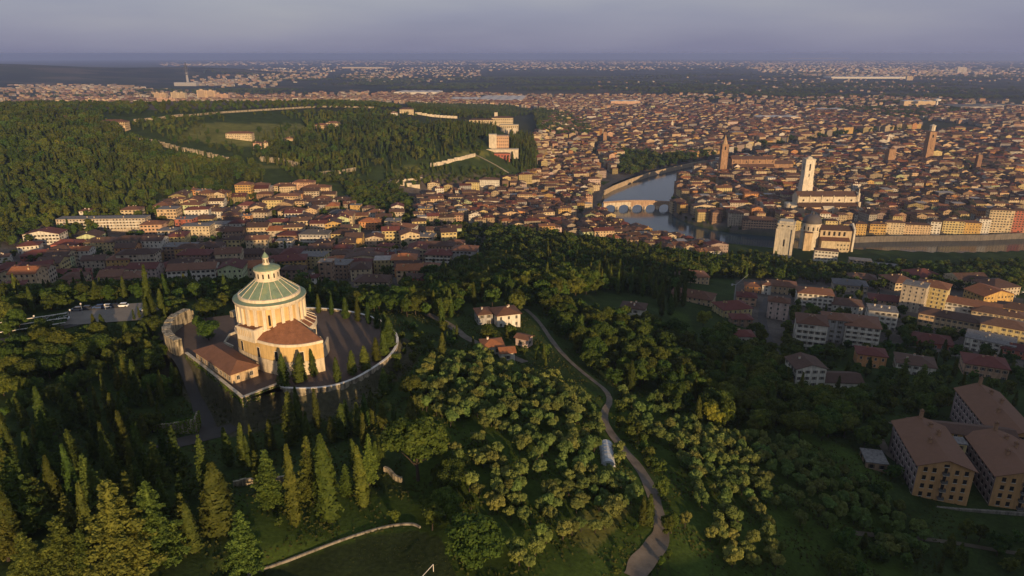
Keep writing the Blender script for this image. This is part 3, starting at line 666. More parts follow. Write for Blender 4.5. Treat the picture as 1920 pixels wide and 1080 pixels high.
# ------------------------------------------------------------------ the houses one can tell apart
ZL, ZS, ZM, ZR = 'shaded quarter', 'sunlit slope', 'old quarter', 'river suburb'
for a in [
 (165,213,478,20,'pale yellow','brown','hip',-8),(222,280,466,13,'white','dark red','hip',-6),(264,296,493,14,'ochre','brown','hip',-6),(245,292,528,24,'pink','dark red','gable',-6),
 (70,100,529,28,'pale yellow','dark red','gable',14),(88,150,529,14,'red','dark red','hip',-4),(121,153,546,12,'orange','terracotta','hip',-4),(103,143,478,16,'red','dark red','hip',-8),
 (40,70,476,12,'white','dark red','hip',6),(48,96,492,11,'red','dark red','hip',4),(53,107,458,15,'white','dark red','cross',-6),(0,17,497,13,'white','brown','gable',10),(0,38,515,12,'red','dark red','hip',5),
 (0,14,546,12,'cream','brown','hip',5),(14,42,548,14,'salmon','dark red','hip',8),(162,205,506,13,'red','dark red','hip',8),(207,250,500,10,'white','dark red','hip',-6),(192,232,523,14,'red','dark red','hip',-8),
 (300,332,455,20,'beige','brown','flat',-6),(333,362,440,26,'red','brown','flat',-10),(402,440,446,12,'white','brown','hip',-8),(422,451,471,20,'pale yellow','brown','hip',-8),
 (449,482,463,15,'brown','brown','hip',-10),(311,362,487,22,'brown','grey','flat',-8),(337,391,503,24,'brown','dark red','hip',-8),(371,411,479,15,'pink','brown','hip',-8),(522,560,460,18,'brown','dark red','hip',-8),
 (519,547,471,18,'white','brown','flat',-6),(538,570,488,19,'pink','brown','hip',-8),(563,615,466,26,'grey','grey','hip',-8),(591,622,474,18,'salmon','brown','hip',-8),(560,608,504,24,'pale yellow','brown','flat',-10),
 (440,522,491,15,'brown','brown','hip',-6),(529,567,526,22,'brown','brown','hip',-10),(580,596,534,15,'white','dark red','hip',0),(300,338,519,18,'pink','dark red','hip',-6),(371,411,522,14,'pink','brown','hip',-6),
 (416,464,517,15,'red','dark red','hip',-6),(600,624,531,40,'brown','brown','flat',-6),(491,518,464,10,'pink','dark red','hip',-6),(622,664,463,24,'pale yellow','brown','hip',-10),(600,624,479,22,'beige','brown','hip',-8),
 (622,658,488,22,'salmon','dark red','hip',-8),(672,721,488,15,'white','dark red','hip',-12),(707,735,475,14,'pale yellow','dark red','hip',-12),(724,760,483,8,'white','grey','hip',-12),(756,777,478,12,'pale yellow','brown','hip',-12),
 (653,693,518,26,'red','dark red','hip',-10),(604,653,522,28,'brown','grey','flat',-12),(664,727,536,12,'cream','brown','hip',-6),(724,747,509,18,'white','brown','hip',0),(747,770,506,16,'beige','brown','hip',0),
 (753,787,536,18,'red','brown','hip',-20),(822,869,553,9,'beige','brown','hip',-20),(767,813,461,18,'beige','dark red','flat',-12),(10,45,575,10,'beige','dark red','hip',0),(178,200,548,12,'beige','brown','hip',-6)]:
    house(*a[:8], zone=ZL, balc=(1 if a[4] in ('beige','grey') else 0))
house(122,262,432,18,'beige','brown','flat',-7, zone=ZL, depth=13, balc=1, label='long low beige terrace block of flats at the foot of the wooded hill')
house(796,847,501,25,'beige','dark red','hip',-8, zone=ZL, depth=16, balc=1, label='large apartment block with pale balcony bands under a dark red roof')
house(778,850,480,20,'salmon','brown','hip',-8, zone=ZL, depth=14, label='long salmon block joining the two large apartment blocks')
house(847,893,498,30,'grey','terracotta','hip',-8, zone=ZL, depth=16, label='grey apartment block with dark central recess, terracotta roof, beside the wood')
for a in [
 (344,376,412,26,'pale green','terracotta','hip',-10),(300,332,421,26,'peach','brown','flat',-6),(384,418,411,14,'white','brown','hip',-10),(418,437,408,15,'pale green','brown','hip',-10),(448,480,400,14,'pink','dark red','hip',-10),
 (451,470,424,18,'orange','brown','flat',-6),(474,502,417,18,'beige','brown','hip',-10),(498,549,434,17,'pale green','dark red','hip',-8),(511,547,408,14,'mint','brown','hip',-8),(388,424,438,16,'white','brown','flat',-6),
 (444,471,372,23,'ochre','terracotta','hip',-6),(473,501,360,11,'pink','terracotta','hip',-6),(517,559,388,19,'peach','terracotta','hip',-6),(551,587,367,23,'salmon','terracotta','hip',-8),(571,617,373,20,'peach','terracotta','hip',-6),
 (401,427,374,11,'ochre','terracotta','hip',-6),(513,549,363,13,'cream','terracotta','hip',-6),(322,343,390,15,'cream','terracotta','hip',-6),(369,391,373,14,'salmon','terracotta','flat',-6),(348,367,365,8,'orange','terracotta','hip',-6),
 (551,571,394,16,'peach','brown','hip',-6),(574,622,393,14,'white','brown','gable',-6),(589,624,425,14,'salmon','terracotta','hip',-6),(624,657,387,12,'white','brown','hip',-6),(616,669,415,15,'salmon','grey','hip',-10),(657,676,401,16,'ochre','terracotta','flat',-10),
 (688,716,412,14,'white','terracotta','hip',-16),(673,709,431,15,'orange','orange tile','hip',-10),(720,778,444,19,'white','terracotta','hip',-14),(764,796,442,12,'white','brown','hip',-14),(764,827,381,13,'peach','brown','hip',-12),
 (813,840,390,12,'pale yellow','brown','hip',-8),(841,869,387,18,'cream','brown','hip',-6),(869,902,389,18,'cream','brown','hip',-6),(847,896,400,11,'cream','brown','gable',-10),(784,809,415,24,'ochre','brown','flat',-10),(809,836,409,14,'white','brown','hip',-10),
 (802,823,358,12,'cream','terracotta','cross',-6),(873,898,358,13,'pale yellow','brown','hip',-4),(898,936,354,12,'white','brown','hip',-4),(841,867,416,13,'salmon','terracotta','hip',-6),(905,935,390,14,'white','brown','hip',-8),(880,905,372,8,'salmon','brown','hip',0)]:
    house(*a[:8], zone=ZS)
for a in [
 (1353,1411,597,18,'pale yellow','dark red','hip',18),(1373,1413,642,12,'white','dark red','hip',4),(1373,1409,612,14,'brown','dark red','hip',4),(1438,1474,599,32,'pink','terracotta','hip',-14),(1397,1427,548,12,'orange','terracotta','hip',-8),
 (1382,1416,572,16,'salmon','dark red','hip',-8),(1442,1490,551,16,'peach','terracotta','hip',-10),(1428,1444,552,18,'white','terracotta','hip',-8),(1253,1333,566,12,'peach','terracotta','hip',-22),(1275,1329,531,14,'peach','terracotta','hip',8),(1233,1272,529,12,'cream','brown','hip',-14),
 (1496,1556,577,26,'white','terracotta','hip',-8),(1566,1621,548,14,'beige','grey','hip',-8),(1563,1612,588,16,'white','brown','hip',-10),(1628,1674,616,30,'white','grey','flat',-10),(1636,1698,574,10,'salmon','dark red','hip',-10),
 (1778,1855,592,18,'white','terracotta','gable',-24),(1732,1818,622,24,'peach','brown','hip',-22),(1835,1908,602,12,'cream','brown','hip',-20),(1845,1905,647,30,'pale yellow','brown','hip',-22),
 (1717,1778,652,10,'red','dark red','hip',-10),(1609,1655,689,22,'orange','dark red','hip',-8),(1686,1744,703,18,'white','brown','hip',-12),(1816,1876,707,20,'salmon','dark red','hip',-12),(1884,1925,672,14,'red','dark red','hip',-20),
 (1890,1925,640,24,'white','brown','flat',-22),(1190,1215,516,7,'salmon','dark red','hip',0),(1160,1196,517,8,'brown','dark red','hip',-6),(1880,1925,590,10,'ochre','brown','hip',-20),(1595,1640,532,10,'salmon','brown','hip',-8)]:
    house(*a[:8], zone=ZR, near=True)
house(1491,1542,656,46,'white','terracotta','hip',-10, zone=ZR, near=True, depth=17, balc=1, label='white five storey apartment wing with balcony bands, terracotta roof, next to a grey wing')
house(1540,1586,642,40,'grey','terracotta','hip',-10, zone=ZR, near=True, depth=12, label='recessed grey wing linking two white balconied apartment wings')
house(1584,1640,652,38,'white','terracotta','hip',-10, zone=ZR, near=True, depth=20, balc=1, label='broad white apartment wing with balconies under wide terracotta hip roof')
house(1688,1722,585,44,'beige','grey','flat',-28, zone=ZR, near=True, depth=14, label='tall beige stair block of the sunlit cream apartment building')
house(1716,1760,582,40,'pale yellow','terracotta','hip',-28, zone=ZR, near=True, depth=16, balc=1, label='tall sunlit cream apartment building with balconies at the edge of the wood')
house(1819,1884,662,20,'white','dark red','flat',-24, zone=ZR, near=True, depth=16, label='white low building with flat red and blue roof beside yellow house')
house(1490,1541,736,42,'white','brown','cross',10, zone=ZR, near=True, depth=13, chim=1, label='plain white four storey house with wide brown gable roof, beside a low wing')
house(1544,1612,730,14,'white','brown','gable',6, zone=ZR, near=True, depth=12, chim=0, label='low white wing with long brown roof attached to tall plain white house')
house(1162,1208,596,20,'white','brown','hip',-14, zone=ZR, near=True, chim=3, label='white villa with brown hip roof and white chimneys among the trees')
# villas on the ridge beside the lane
house(930,978,613,24,'white','terracotta','hip',18, zone=ZR, near=True, depth=11, chim=2, shut=False, label='white and yellow hilltop villa with terracotta roof above the lane')
house(896,925,608,20,'grey','terracotta','hip',14, zone=ZR, near=True, depth=9, chim=1, label='grey side wing of the hilltop villa under an orange roof')
house(905,945,664,10,'white','orange tile','hip',10, zone=ZR, near=True, depth=8, chim=1, label='small orange roofed cottage below the hilltop villa')
house(942,962,676,10,'white','orange tile','gable',10, zone=ZR, near=True, depth=6, chim=0, label='tiny white outbuilding beside the orange roofed cottage')
house(968,987,650,6,'pink','terracotta','gable',-30, zone=ZR, near=True, depth=5, chim=0, label='tiny pink garden house on the bank below the hilltop villa')
# riverside terrace facing the water
for (x0, x1, hp, wc) in [(1546,1566,22,'pale yellow'),(1580,1598,18,'pale yellow'),(1603,1621,20,'ochre'),(1631,1657,18,'ochre'),(1658,1690,19,'cream'),(1691,1738,18,'peach'),(1743,1759,20,'white'),(1768,1800,22,'pale yellow'),(1801,1832,21,'ochre'),(1833,1850,25,'white'),(1852,1887,38,'cream'),(1890,1912,36,'red'),(1914,1935,30,'salmon')]:
    house(x0, x1, 442 - (x1 < 1600)*1, hp, wc, 'brown', 'hip', 0, zone='river front', depth=11)
house(1394,1453,429,17,'salmon','brown','hip',-4, zone='river front', depth=16, label='wide salmon palace with many small windows standing above the far river bank')
house(1300,1340,404,16,'cream','brown','cross',8, zone='river front', depth=14); house(1365,1392,424,24,'beige','brown','hip',-6, zone='river front')
# villas and farmsteads on the green hill
for a in [(192,232,243,12,'peach','terracotta','hip',-10),(426,470,262,10,'cream','terracotta','hip',-6),(590,612,243,7,'peach','terracotta','hip',-6),(612,634,241,9,'cream','terracotta','hip',-6),(476,490,280,10,'salmon','terracotta','hip',0),(493,503,278,9,'cream','terracotta','hip',0),
          (732,745,218,6,'white','terracotta','hip',0),(750,775,214,9,'cream','brown','hip',0),(535,550,270,9,'peach','terracotta','hip',0),(152,172,407,9,'white','terracotta','hip',0),(108,128,230,7,'peach','brown','hip',0)]:
    house(*a[:8], zone='green hill')
# ------------------------------------------------------------------ the round hilltop church
AX, AY = -89.3, 237.4
M_CREAM = plaster('church_cream', (.68,.565,.40), .12, .85, .2); M_OCHRE = plaster('church_ochre', (.58,.395,.165), .12, .85, .2); M_PANEL = plaster('church_panel', (.60,.42,.20), .12)
M_LSTONE = plaster('church_base_stone', (.56,.46,.32), .2); M_CORN = plaster('church_cornice', (.68,.57,.41), .12)
def copper():
    m, nt, b = nodes_of('green_copper'); n = noise(nt, .35, 6); n2 = noise(nt, 2.5, 3)
    r = ramp(nt, n.outputs[0], [(.32, (.085,.135,.085)), (.5, (.15,.22,.145)), (.62, (.20,.23,.10)), (.75, (.24,.30,.21))]); c = mixc(nt, .3, r.outputs[0], ramp(nt, n2.outputs[0], [(.3,(.13,.16,.10)),(.7,(.30,.36,.27))]).outputs[0])
    nt.links.new(c, b.inputs['Base Color']); b.inputs['Roughness'].default_value = .6; return m
M_COPPER = copper(); M_CTILE = tiled('church_tiles', (.20,.085,.042), .42)
church = empty('round_church', (AX, AY, PLAZA_Z), 0, 'round cream church with green copper roof and lantern on the hilltop plaza', 'church'); FOOT.append((AX, AY, 17, 'church')); FOOT.append((AX + 12, AY - 12, 10, 'church'))
R = 11.9
b = MB(); b.lathe([(R + .15, -1), (R + .15, 11.2), (R + .05, 14.6)], 72); b.build('drum_base', M_CREAM, church)
b = MB(); b.lathe([(R + .05, 14.6), (R + .35, 14.62), (R + .35, 15.0), (R - .45, 15.0)], 72); b.build('string_course', M_CORN, church)
b = MB(); b.lathe([(R - .45, 15.0), (R - .45, 22.3)], 72); b.build('drum_wall', M_PANEL, church)
b = MB(); b.box(-.55, .55, -.55, .25, 15.0, 22.3); pil = b.mesh('pilaster', [M_CORN])
b = MB(); b.box(-.38, .38, -.04, .06, 16.0, 20.0); slot = b.mesh('window', [M_DARK])
NP = 24
for k in range(NP):
    a = 2*math.pi*(k + .5)/NP; obj('pilaster', pil, church, loc=((R - .15)*math.cos(a), (R - .15)*math.sin(a), 0), rz=a + math.pi/2)
    if k % 4 == 2:
        a2 = 2*math.pi*(k + 1.0)/NP; obj('window', slot, church, loc=((R - .42)*math.cos(a2), (R - .42)*math.sin(a2), 0), rz=a2 + math.pi/2)
b = MB(); b.lathe([(R - .5, 22.3), (R + .5, 22.35), (R + .75, 22.9), (R + 1.0, 23.5), (R + 1.0, 23.9), (R - .6, 24.15)], 72); b.build('cornice', M_CORN, church)
b = MB(); b.lathe([(R + .98, 23.95), (R - .9, 24.35)], 72); b.build('gutter', M_COPPER, church)
b = MB(); b.lathe([(R - .9, 24.1), (R - .9, 25.4), (R - 1.5, 25.5)], 72); b.build('attic_ring', M_CORN, church)
NR = 16; rf = MB(); rf.lathe([(R - 1.2, 25.35), (4.4, 30.3)], NR); roof = rf.build('roof', M_COPPER, church)
sl = math.hypot(R - 1.2 - 4.4, 4.95); ang = math.atan2(4.95, R - 1.2 - 4.4)
b = MB(); b.box(0, sl, -.08, .08, -.05, .13); rib = b.mesh('rib', [M_CORN])
for k in range(NR):
    a = 2*math.pi*k/NR; o = obj('rib', rib, roof, loc=((R - 1.2)*math.cos(a), (R - 1.2)*math.sin(a), 25.35)); o.rotation_euler = (0, ang, a + math.pi); o.rotation_euler = (Matrix.Rotation(a + math.pi, 4, 'Z') @ Matrix.Rotation(-ang, 4, 'Y')).to_euler()
b = MB(); b.lathe([(4.35, 29.9), (4.35, 33.6), (4.75, 33.7), (4.75, 34.2), (4.5, 34.3)], 40); b.lathe([(4.55, 29.9), (4.55, 30.7), (4.35, 30.75)], 40); lan = b.build('lantern_drum', M_CORN, church)
b = MB(); b.box(-.26, .26, -.05, .05, 31.3, 33.0); lw = b.mesh('window', [M_DARK])
for k in range(14): a = 2*math.pi*(k + .5)/14; obj('window', lw, lan, loc=(4.36*math.cos(a), 4.36*math.sin(a), 0), rz=a + math.pi/2)
b = MB(); b.lathe([(4.8, 34.15), (4.6, 34.6), (3.0, 35.3), (1.3, 35.7)], 40); b.build('lantern_roof', M_COPPER, church)
b = MB(); b.lathe([(1.35, 35.4), (1.35, 36.0), (1.05, 36.05), (.95, 38.0), (1.2, 38.1), (1.2, 38.35)], 12); cup = b.build('cupola', M_CORN, church)
b = MB(); b.box(-.18, .18, -.04, .06, 36.4, 37.7); cw_ = b.mesh('window', [M_DARK])
for k in range(6): a = 2*math.pi*k/6 + .3; obj('window', cw_, cup, loc=(1.02*math.cos(a), 1.02*math.sin(a), 0), rz=a + math.pi/2)
b = MB(); b.lathe([(1.25, 38.3), (.8, 39.2), (.25, 40.0), (.05, 40.3)], 12); b.build('spire_cap', M_COPPER, church)
b = MB(); b.box(-.06, .06, -.06, .06, 40.2, 41.9); b.box(-.45, .45, -.05, .05, 41.2, 41.32); b.build('cross', plain('wrought_iron', (.09,.085,.08), .5), church)
# ring ambulatory with tiled lean-to, on the plaza side
a0, a1 = math.radians(-52), math.radians(118)
b = MB(); b.lathe([(R, 15.1), (15.6, 13.0), (15.6, 12.8)], 44, a0, a1); ring = b.build('ring_roof', M_CTILE, church)
sl = math.hypot(3.8, 2.1); an2 = math.atan2(2.1, 3.8); b = MB(); b.box(0, sl, -.17, .17, .02, .24); rr_ = b.mesh('rib', [M_CORN])
for k in range(13):
    a = a0 + (a1 - a0)*(k + .5)/13; o = obj('rib', rr_, ring, loc=(15.6*math.cos(a), 15.6*math.sin(a), 13.0)); o.rotation_euler = (Matrix.Rotation(a + math.pi, 4, 'Z') @ Matrix.Rotation(-an2, 4, 'Y')).to_euler()
b = MB(); b.lathe([(14.9, 11.3), (15.8, 11.35), (15.8, 13.0), (15.3, 13.05)], 44, a0, a1); b.build('ring_cornice', M_CORN, church)
b = MB(); b.lathe([(15.3, -1), (15.3, 4.0), (14.1, 4.02)], 44, a0, a1); b.build('ring_base', M_LSTONE, church)
b = MB(); b.box(-.5, .5, -.45, .45, 4, 11.4); pc = b.mesh('column', [M_CORN])
for k in range(16): a = a0 + (a1 - a0)*(k + .5)/16; obj('column', pc, church, loc=(14.8*math.cos(a), 14.8*math.sin(a), 0), rz=a + math.pi/2)
# nave wing, bowed wall toward the bastion
WING = [(-12.6,1.5),(-13.2,-2.6),(-11.6,-6.2),(-7.6,-9.9),(-3.0,-13.2),(2.0,-16.2),(6.0,-18.0),(9.8,-19.0),(14.0,-18.8),(18.2,-17.4),(22.2,-14.6)]
back = [(20.6,-11.8),(17.4,-9.6),(13.0,-7.8),(9.0,-6),(0,0)]
W2 = WING + back
def band(b, pts, z0, z1, off=0.0, m=0):
    n = len(pts)
    for k in range(n - 1):
        (x0, y0), (x1, y1) = pts[k], pts[k+1]; b.poly([(x0, y0, z0), (x1, y1, z0), (x1, y1, z1), (x0, y0, z1)], m)
def offset_line(pts, d):
    P = np.array(pts, float); T = np.gradient(P, axis=0); T /= np.linalg.norm(T, axis=1, keepdims=True); return [tuple(p + d*np.array([t[1], -t[0]])) for p, t in zip(P, T)]
WS = smooth_poly(WING, 2, False); WB = [WS[-1]] + back[:3]
b = MB(); band(b, WS, -1, 5.3); band(b, WB, -1, 5.3); b.build('base_wall', M_LSTONE, church)
b = MB(); WI = offset_line(WS, -.12); band(b, WI, 5.3, 11.2); band(b, WB, 5.3, 11.2); wing = b.build('nave_wall', M_OCHRE, church)
b = MB(); WO = offset_line(WS, .45)
band(b, WO, 11.2, 12.1); 
for k in range(len(WO) - 1): b.poly([WO[k] + (12.1,), WO[k+1] + (12.1,), WI[k+1] + (12.15,), WI[k] + (12.15,)]); b.poly([WI[k] + (11.2,), WI[k+1] + (11.2,), WO[k+1] + (11.2,), WO[k] + (11.2,)])
band(b, offset_line(WB, .3), 11.2, 12.1); b.build('nave_cornice', M_CORN, church)
b = MB(); WR = offset_line(WS, .1)
for k in range(len(WR) - 1):
    def up(p):
        v = Vector(p); r = v.length; q = v * min(1, 11.6 / r); return (q.x, q.y, 12.2 + min(4.6, (r - 11.6) * .46))
    b.poly([WR[k] + (12.12,), WR[k+1] + (12.12,), up(WR[k+1]), up(WR[k])])
q = [WR[-1]] + back[:3]
for k in range(3): b.poly([q[k] + (12.12,), q[k+1] + (12.12,), up(q[k+1]), up(q[k])])
b.build('nave_roof', M_CTILE, church)
b = MB(); b.box(-.62, .62, -.10, .2, 4.6, 9.0, 0); b.box(-.82, .82, -.06, .18, 4.4, 9.2, 1); wnv = b.mesh('window', [M_DARK, M_CORN])
for t in (.28, .46, .62, .83):
    k = int(t*(len(WI) - 1)); p, p2 = Vector(WI[k]), Vector(WI[k+1]); d = (p2 - p).normalized(); obj('window', wnv, church, loc=(p.x, p.y, 0), rz=math.atan2(d.y, d.x))
b = MB(); b.box(-4.6, 4.4, -2.2, 2.2, 11.0, 15.6, 0); b.box(-4.9, 4.7, -2.5, 2.5, 15.6, 15.95, 0); b.box(-4.3, 4.1, -1.9, 1.9, 15.9, 16.0, 1); blk = b.build('side_loggia', [M_CORN, M_CTILE], church, loc=(-4.2, -11.2, 0), rz=math.radians(-30))
b = MB(); b.box(-.13, .13, -.05, .05, 12.8, 14.9); sw = b.mesh('slit', [M_PANEL])
for k in range(8): obj('slit', sw, blk, loc=(-4.0 + k*.95, -2.22, 0))
b = MB(); b.lathe([(19.4, -1), (19.4, 5.4), (18.8, 5.4), (18.8, -1)], 16, math.radians(-36), math.radians(12)); b.build('stair_wall', M_LSTONE, church)
# ------------------------------------------------------------------ annex, bastion, fort wall, parapet
u = Vector((-21.6, 20.4)).normalized(); vv = Vector((u.y, -u.x)); fl = Vector((-96.4, 211.9)); L_, W_ = 28.5, 9.6
c_ = fl + u*L_/2 + vv*W_/2; yaw = math.atan2(-u.y, -u.x)
house_at(c_.x, c_.y, L_, W_, 3.9, 'peach', 'terracotta', 'hip', yaw, 'plaza', base=PLAZA_Z, near=True, chim=0, shut=False, label='low annex with terracotta hipped roof on the ivy covered bastion', name='annex_house', rise=2.3)
def wall_line(name, pts, z0, z1, th, mat, label, cat, cap=None, group=None):
    b = MB(); P = [Vector(p[:2]) for p in pts]; n = len(P)
    for k in range(n - 1):
        a, c = P[k], P[k+1]; d = (c - a).normalized(); L = (c - a).length; f = lambda v, i: v[i] if isinstance(v, (list, tuple)) else v
        m_ = (a + c)/2; b.obox((m_.x, m_.y), (d.x, d.y), L/2 + th*.35, th/2, min(f(z0, k), f(z0, min(k+1, n-1))), (f(z1, k) + f(z1, min(k+1, n-1)))/2 + (k % 2)*.004)
    o = b.build(name, mat); tag(o, label, cat, group)
    if cap:
        b = MB()
        for k in range(n - 1):
            a, c = P[k], P[k+1]; d = (c - a).normalized(); L = (c - a).length; m_ = (a + c)/2; zt = (f(z1, k) + f(z1, min(k+1, n-1)))/2 + .006
            b.obox((m_.x, m_.y), (d.x, d.y), L/2 + th*.3, th/2 + .12, zt, zt + .18 + (k % 2)*.004)
        b.build('coping', cap, o)
    return o
BAST = [(-123.2,236.0),(-112,224.7),(-100,212.4),(-88.7,200.6),(-84.2,205.8),(-80.0,210.6),(-79.3,213.5)]
bb = MB(); band(bb, BAST, PLAZA_Z - 14, PLAZA_Z + .9); BI = offset_line(BAST, -.8); band(bb, BI[::-1], PLAZA_Z - .2, PLAZA_Z + .9)
for k in range(len(BAST) - 1): bb.poly([BAST[k] + (PLAZA_Z + .9,), BAST[k+1] + (PLAZA_Z + .9,), BI[k+1] + (PLAZA_Z + .9,), BI[k] + (PLAZA_Z + .9,)])
bast = bb.build('bastion_wall', M_STONE); tag(bast, 'old stone bastion with white coping overgrown with ivy below the annex', 'wall')
def ivy_on(parent, line, zt, dep, seed, k0=.35):
  g = np.random.default_rng(seed); Pc, Nn = [], []
  for (p, q) in zip(line[:-1], line[1:]):
    L = math.dist(p, q); n = int(L*dep*6); t = g.uniform(0, 1, n); zz = zt - g.uniform(0, 1, n)**1.1*dep; nx, ny = (q[1]-p[1])/L, -(q[0]-p[0])/L
    wx = p[0] + t*(q[0]-p[0]); wy = p[1] + t*(q[1]-p[1]); dens = .5 + .5*np.sin(wx*.55 + 1.2) * np.cos(zz*.35 + wy*.2); keep = g.uniform(size=n) < (k0 + .9*dens); o = g.uniform(.05, .5, n)
    Pc.append(np.stack([wx + nx*o, wy + ny*o, zz], -1)[keep]); Nn.append((np.tile([nx, ny, .35], (n, 1)) + g.normal(0, .5, (n, 3)))[keep])
  V, Fc = leafs(np.vstack(Pc), unit(np.vstack(Nn)), .27, g); tag(obj('ivy', np_mesh('ivy', V, Fc, [M_IVY]), parent), kind='stuff')
ivy_on(bast, BAST, PLAZA_Z + .8, 11.0, 77)
b = MB()
for k in range(len(BAST) - 1):
    a, c = Vector(BAST[k]), Vector(BAST[k+1]); d = (c - a).normalized(); m_ = (a + c)/2 + Vector((-d.y, d.x))*.3; b.obox((m_.x, m_.y), (d.x, d.y), (c-a).length/2 + .3, .55, PLAZA_Z + .93 + k*.004, PLAZA_Z + 1.15 + k*.004)
b.build('coping', M_MARBLE, bast)
ARC = [(-137.2,272.5),(-139.2,266),(-139.0,257.5),(-136.6,249.5),(-132.2,242.8),(-126.2,237.6)]
arc = empty('fort_wall', (-137, 255, PLAZA_Z), 0, 'thick curved remnant of an old fort wall topped with stone slabs', 'wall')
AS = smooth_poly(ARC, 1, False)
ga = random.Random(4)
for k in range(len(AS) - 1):
    a, c = Vector(AS[k]), Vector(AS[k+1]); d = (c - a).normalized(); m_ = (a + c)/2; b = MB(); hz = 5.5 + ga.uniform(-.45, .4) - (1.0 if k == 0 else 0)
    b.obox((m_.x + 137, m_.y - 255), (d.x, d.y), (c-a).length/2 + .3, 1.25 + ga.uniform(-.1, .1), -9, hz, 0); s_ = b.build('wall_block', M_STONE, arc)
    n_s = max(1, int((c-a).length/2.2))
    for q in range(n_s):
        cc = a + (c - a)*(q + .5)/n_s; tw_ = ga.uniform(-.05, .05); dd = Vector((d.x*math.cos(tw_) - d.y*math.sin(tw_), d.x*math.sin(tw_) + d.y*math.cos(tw_))); b = MB(); b.obox((cc.x + 137, cc.y - 255), (dd.x, dd.y), (c-a).length/2/n_s - .07, 1.5 + ga.uniform(-.12, .12), hz + .02, hz + .3 + ga.uniform(0, .2)); b.build('slab', M_STONE, s_)
wall_line('fort_wall', [(-121,276),(-118.5,282),(-113.5,289),(-107,296)], PLAZA_Z - 8, PLAZA_Z + 2.6, 1.6, M_STONE, 'low ruined fort wall running past the cross behind the church', 'wall')
par = [(-79.9,211.2)] + PLAZA[3:13] + [(-97,285)]
PS = smooth_poly(par, 2, False)
pw = wall_line('parapet_wall', PS, PLAZA_Z - 6, PLAZA_Z + .85, .7, M_STONE, 'long white capped parapet curving around the plaza', 'wall', cap=M_WHITE)
wall_line('garden_wall', [(-110,262),(-114,255),(-113,247),(-108,243)], PLAZA_Z, PLAZA_Z + 1.0, .5, M_MARBLE, 'low curved kerb wall of the garden left of the round church', 'wall')
b = MB(); b.box(-.1, .1, -.1, .1, 0, 7.5); b.box(-1.2, 1.2, -.08, .08, 5.6, 5.85); tag(b.build('standing_cross', plain('pale_metal', (.5,.52,.45), .5), loc=(-122.5, 287, PLAZA_Z - 4)), 'tall pale standing cross on the slope behind the church', 'cross')
for (p0, p1, hh, lab) in [((440,912),(580,896),2.6,'sunlit stone retaining wall among the conifers above the lawn'),((722,884),(752,905),2.2,'short sunlit retaining wall under the spreading pine'),((265,1000),(290,985),1.5,'low mossy wall end under the cedars')][:2]:
    a = ground(*p0); c = ground(*p1); n = 7; pts = [(a[0] + (c[0]-a[0])*t/n, a[1] + (c[1]-a[1])*t/n + .5*math.sin(t)) for t in range(n + 1)]; zz = [hgt(*p) for p in pts]
    wall_line('retaining_wall', pts, [z - 2 for z in zz], [z + hh*.7 for z in zz], .7, M_STONE, lab, 'wall')
pts = smooth_poly([ground(*p)[:2] for p in [(465,1078),(560,1045),(640,1014),(700,995),(745,985),(775,984),(787,990)]], 2, False); zz = [hgt(*p) for p in pts]
wall_line('pitch_wall', pts, [z - 2 for z in zz], [z + .55 for z in zz], .42, plaster('grey_stone', (.24,.21,.17), .25), 'low pale stone wall curving around the end of the sports pitch', 'wall')
for (x, y) in [(-52.5,245),]: pass

hl = [ground(*q)[:2] for q in [(272,806),(318,812),(368,812),(374,800)]]; zz = [hgt(*q) for q in hl]; hw = wall_line('ivy_wall', hl, min(zz) - 2, min(zz) + 5.5, .8, M_STONE, 'green ivy clad wall beside the drive below the bastion', 'wall'); ivy_on(hw, offset_line(hl, .35), min(zz) + 6.0, 6.5, 78, 1.6); ivy_on(hw, [(q[0], q[1]) for q in offset_line(hl[::-1], .35)], min(zz) + 6.0, 4, 79, .9)
# ------------------------------------------------------------------ landmarks
def wins(root, specs, mat=None):           # specs: (x, y, z, w, h, rz) window recess boxes, each its own part
    cache = {}
    for (x, y, z, w, h, rz) in specs:
        k = (round(w, 2), round(h, 2))
        if k not in cache:
            b = MB(); b.box(-w/2, w/2, -.08, .08, 0, h, 0); b.box(-w/2 - .15, w/2 + .15, -.14, .05, -.2, -.02, 1); cache[k] = b.mesh('window', [M_DARK, M_FRAME])
        obj('window', cache[k], root, loc=(x, y, z), rz=rz)
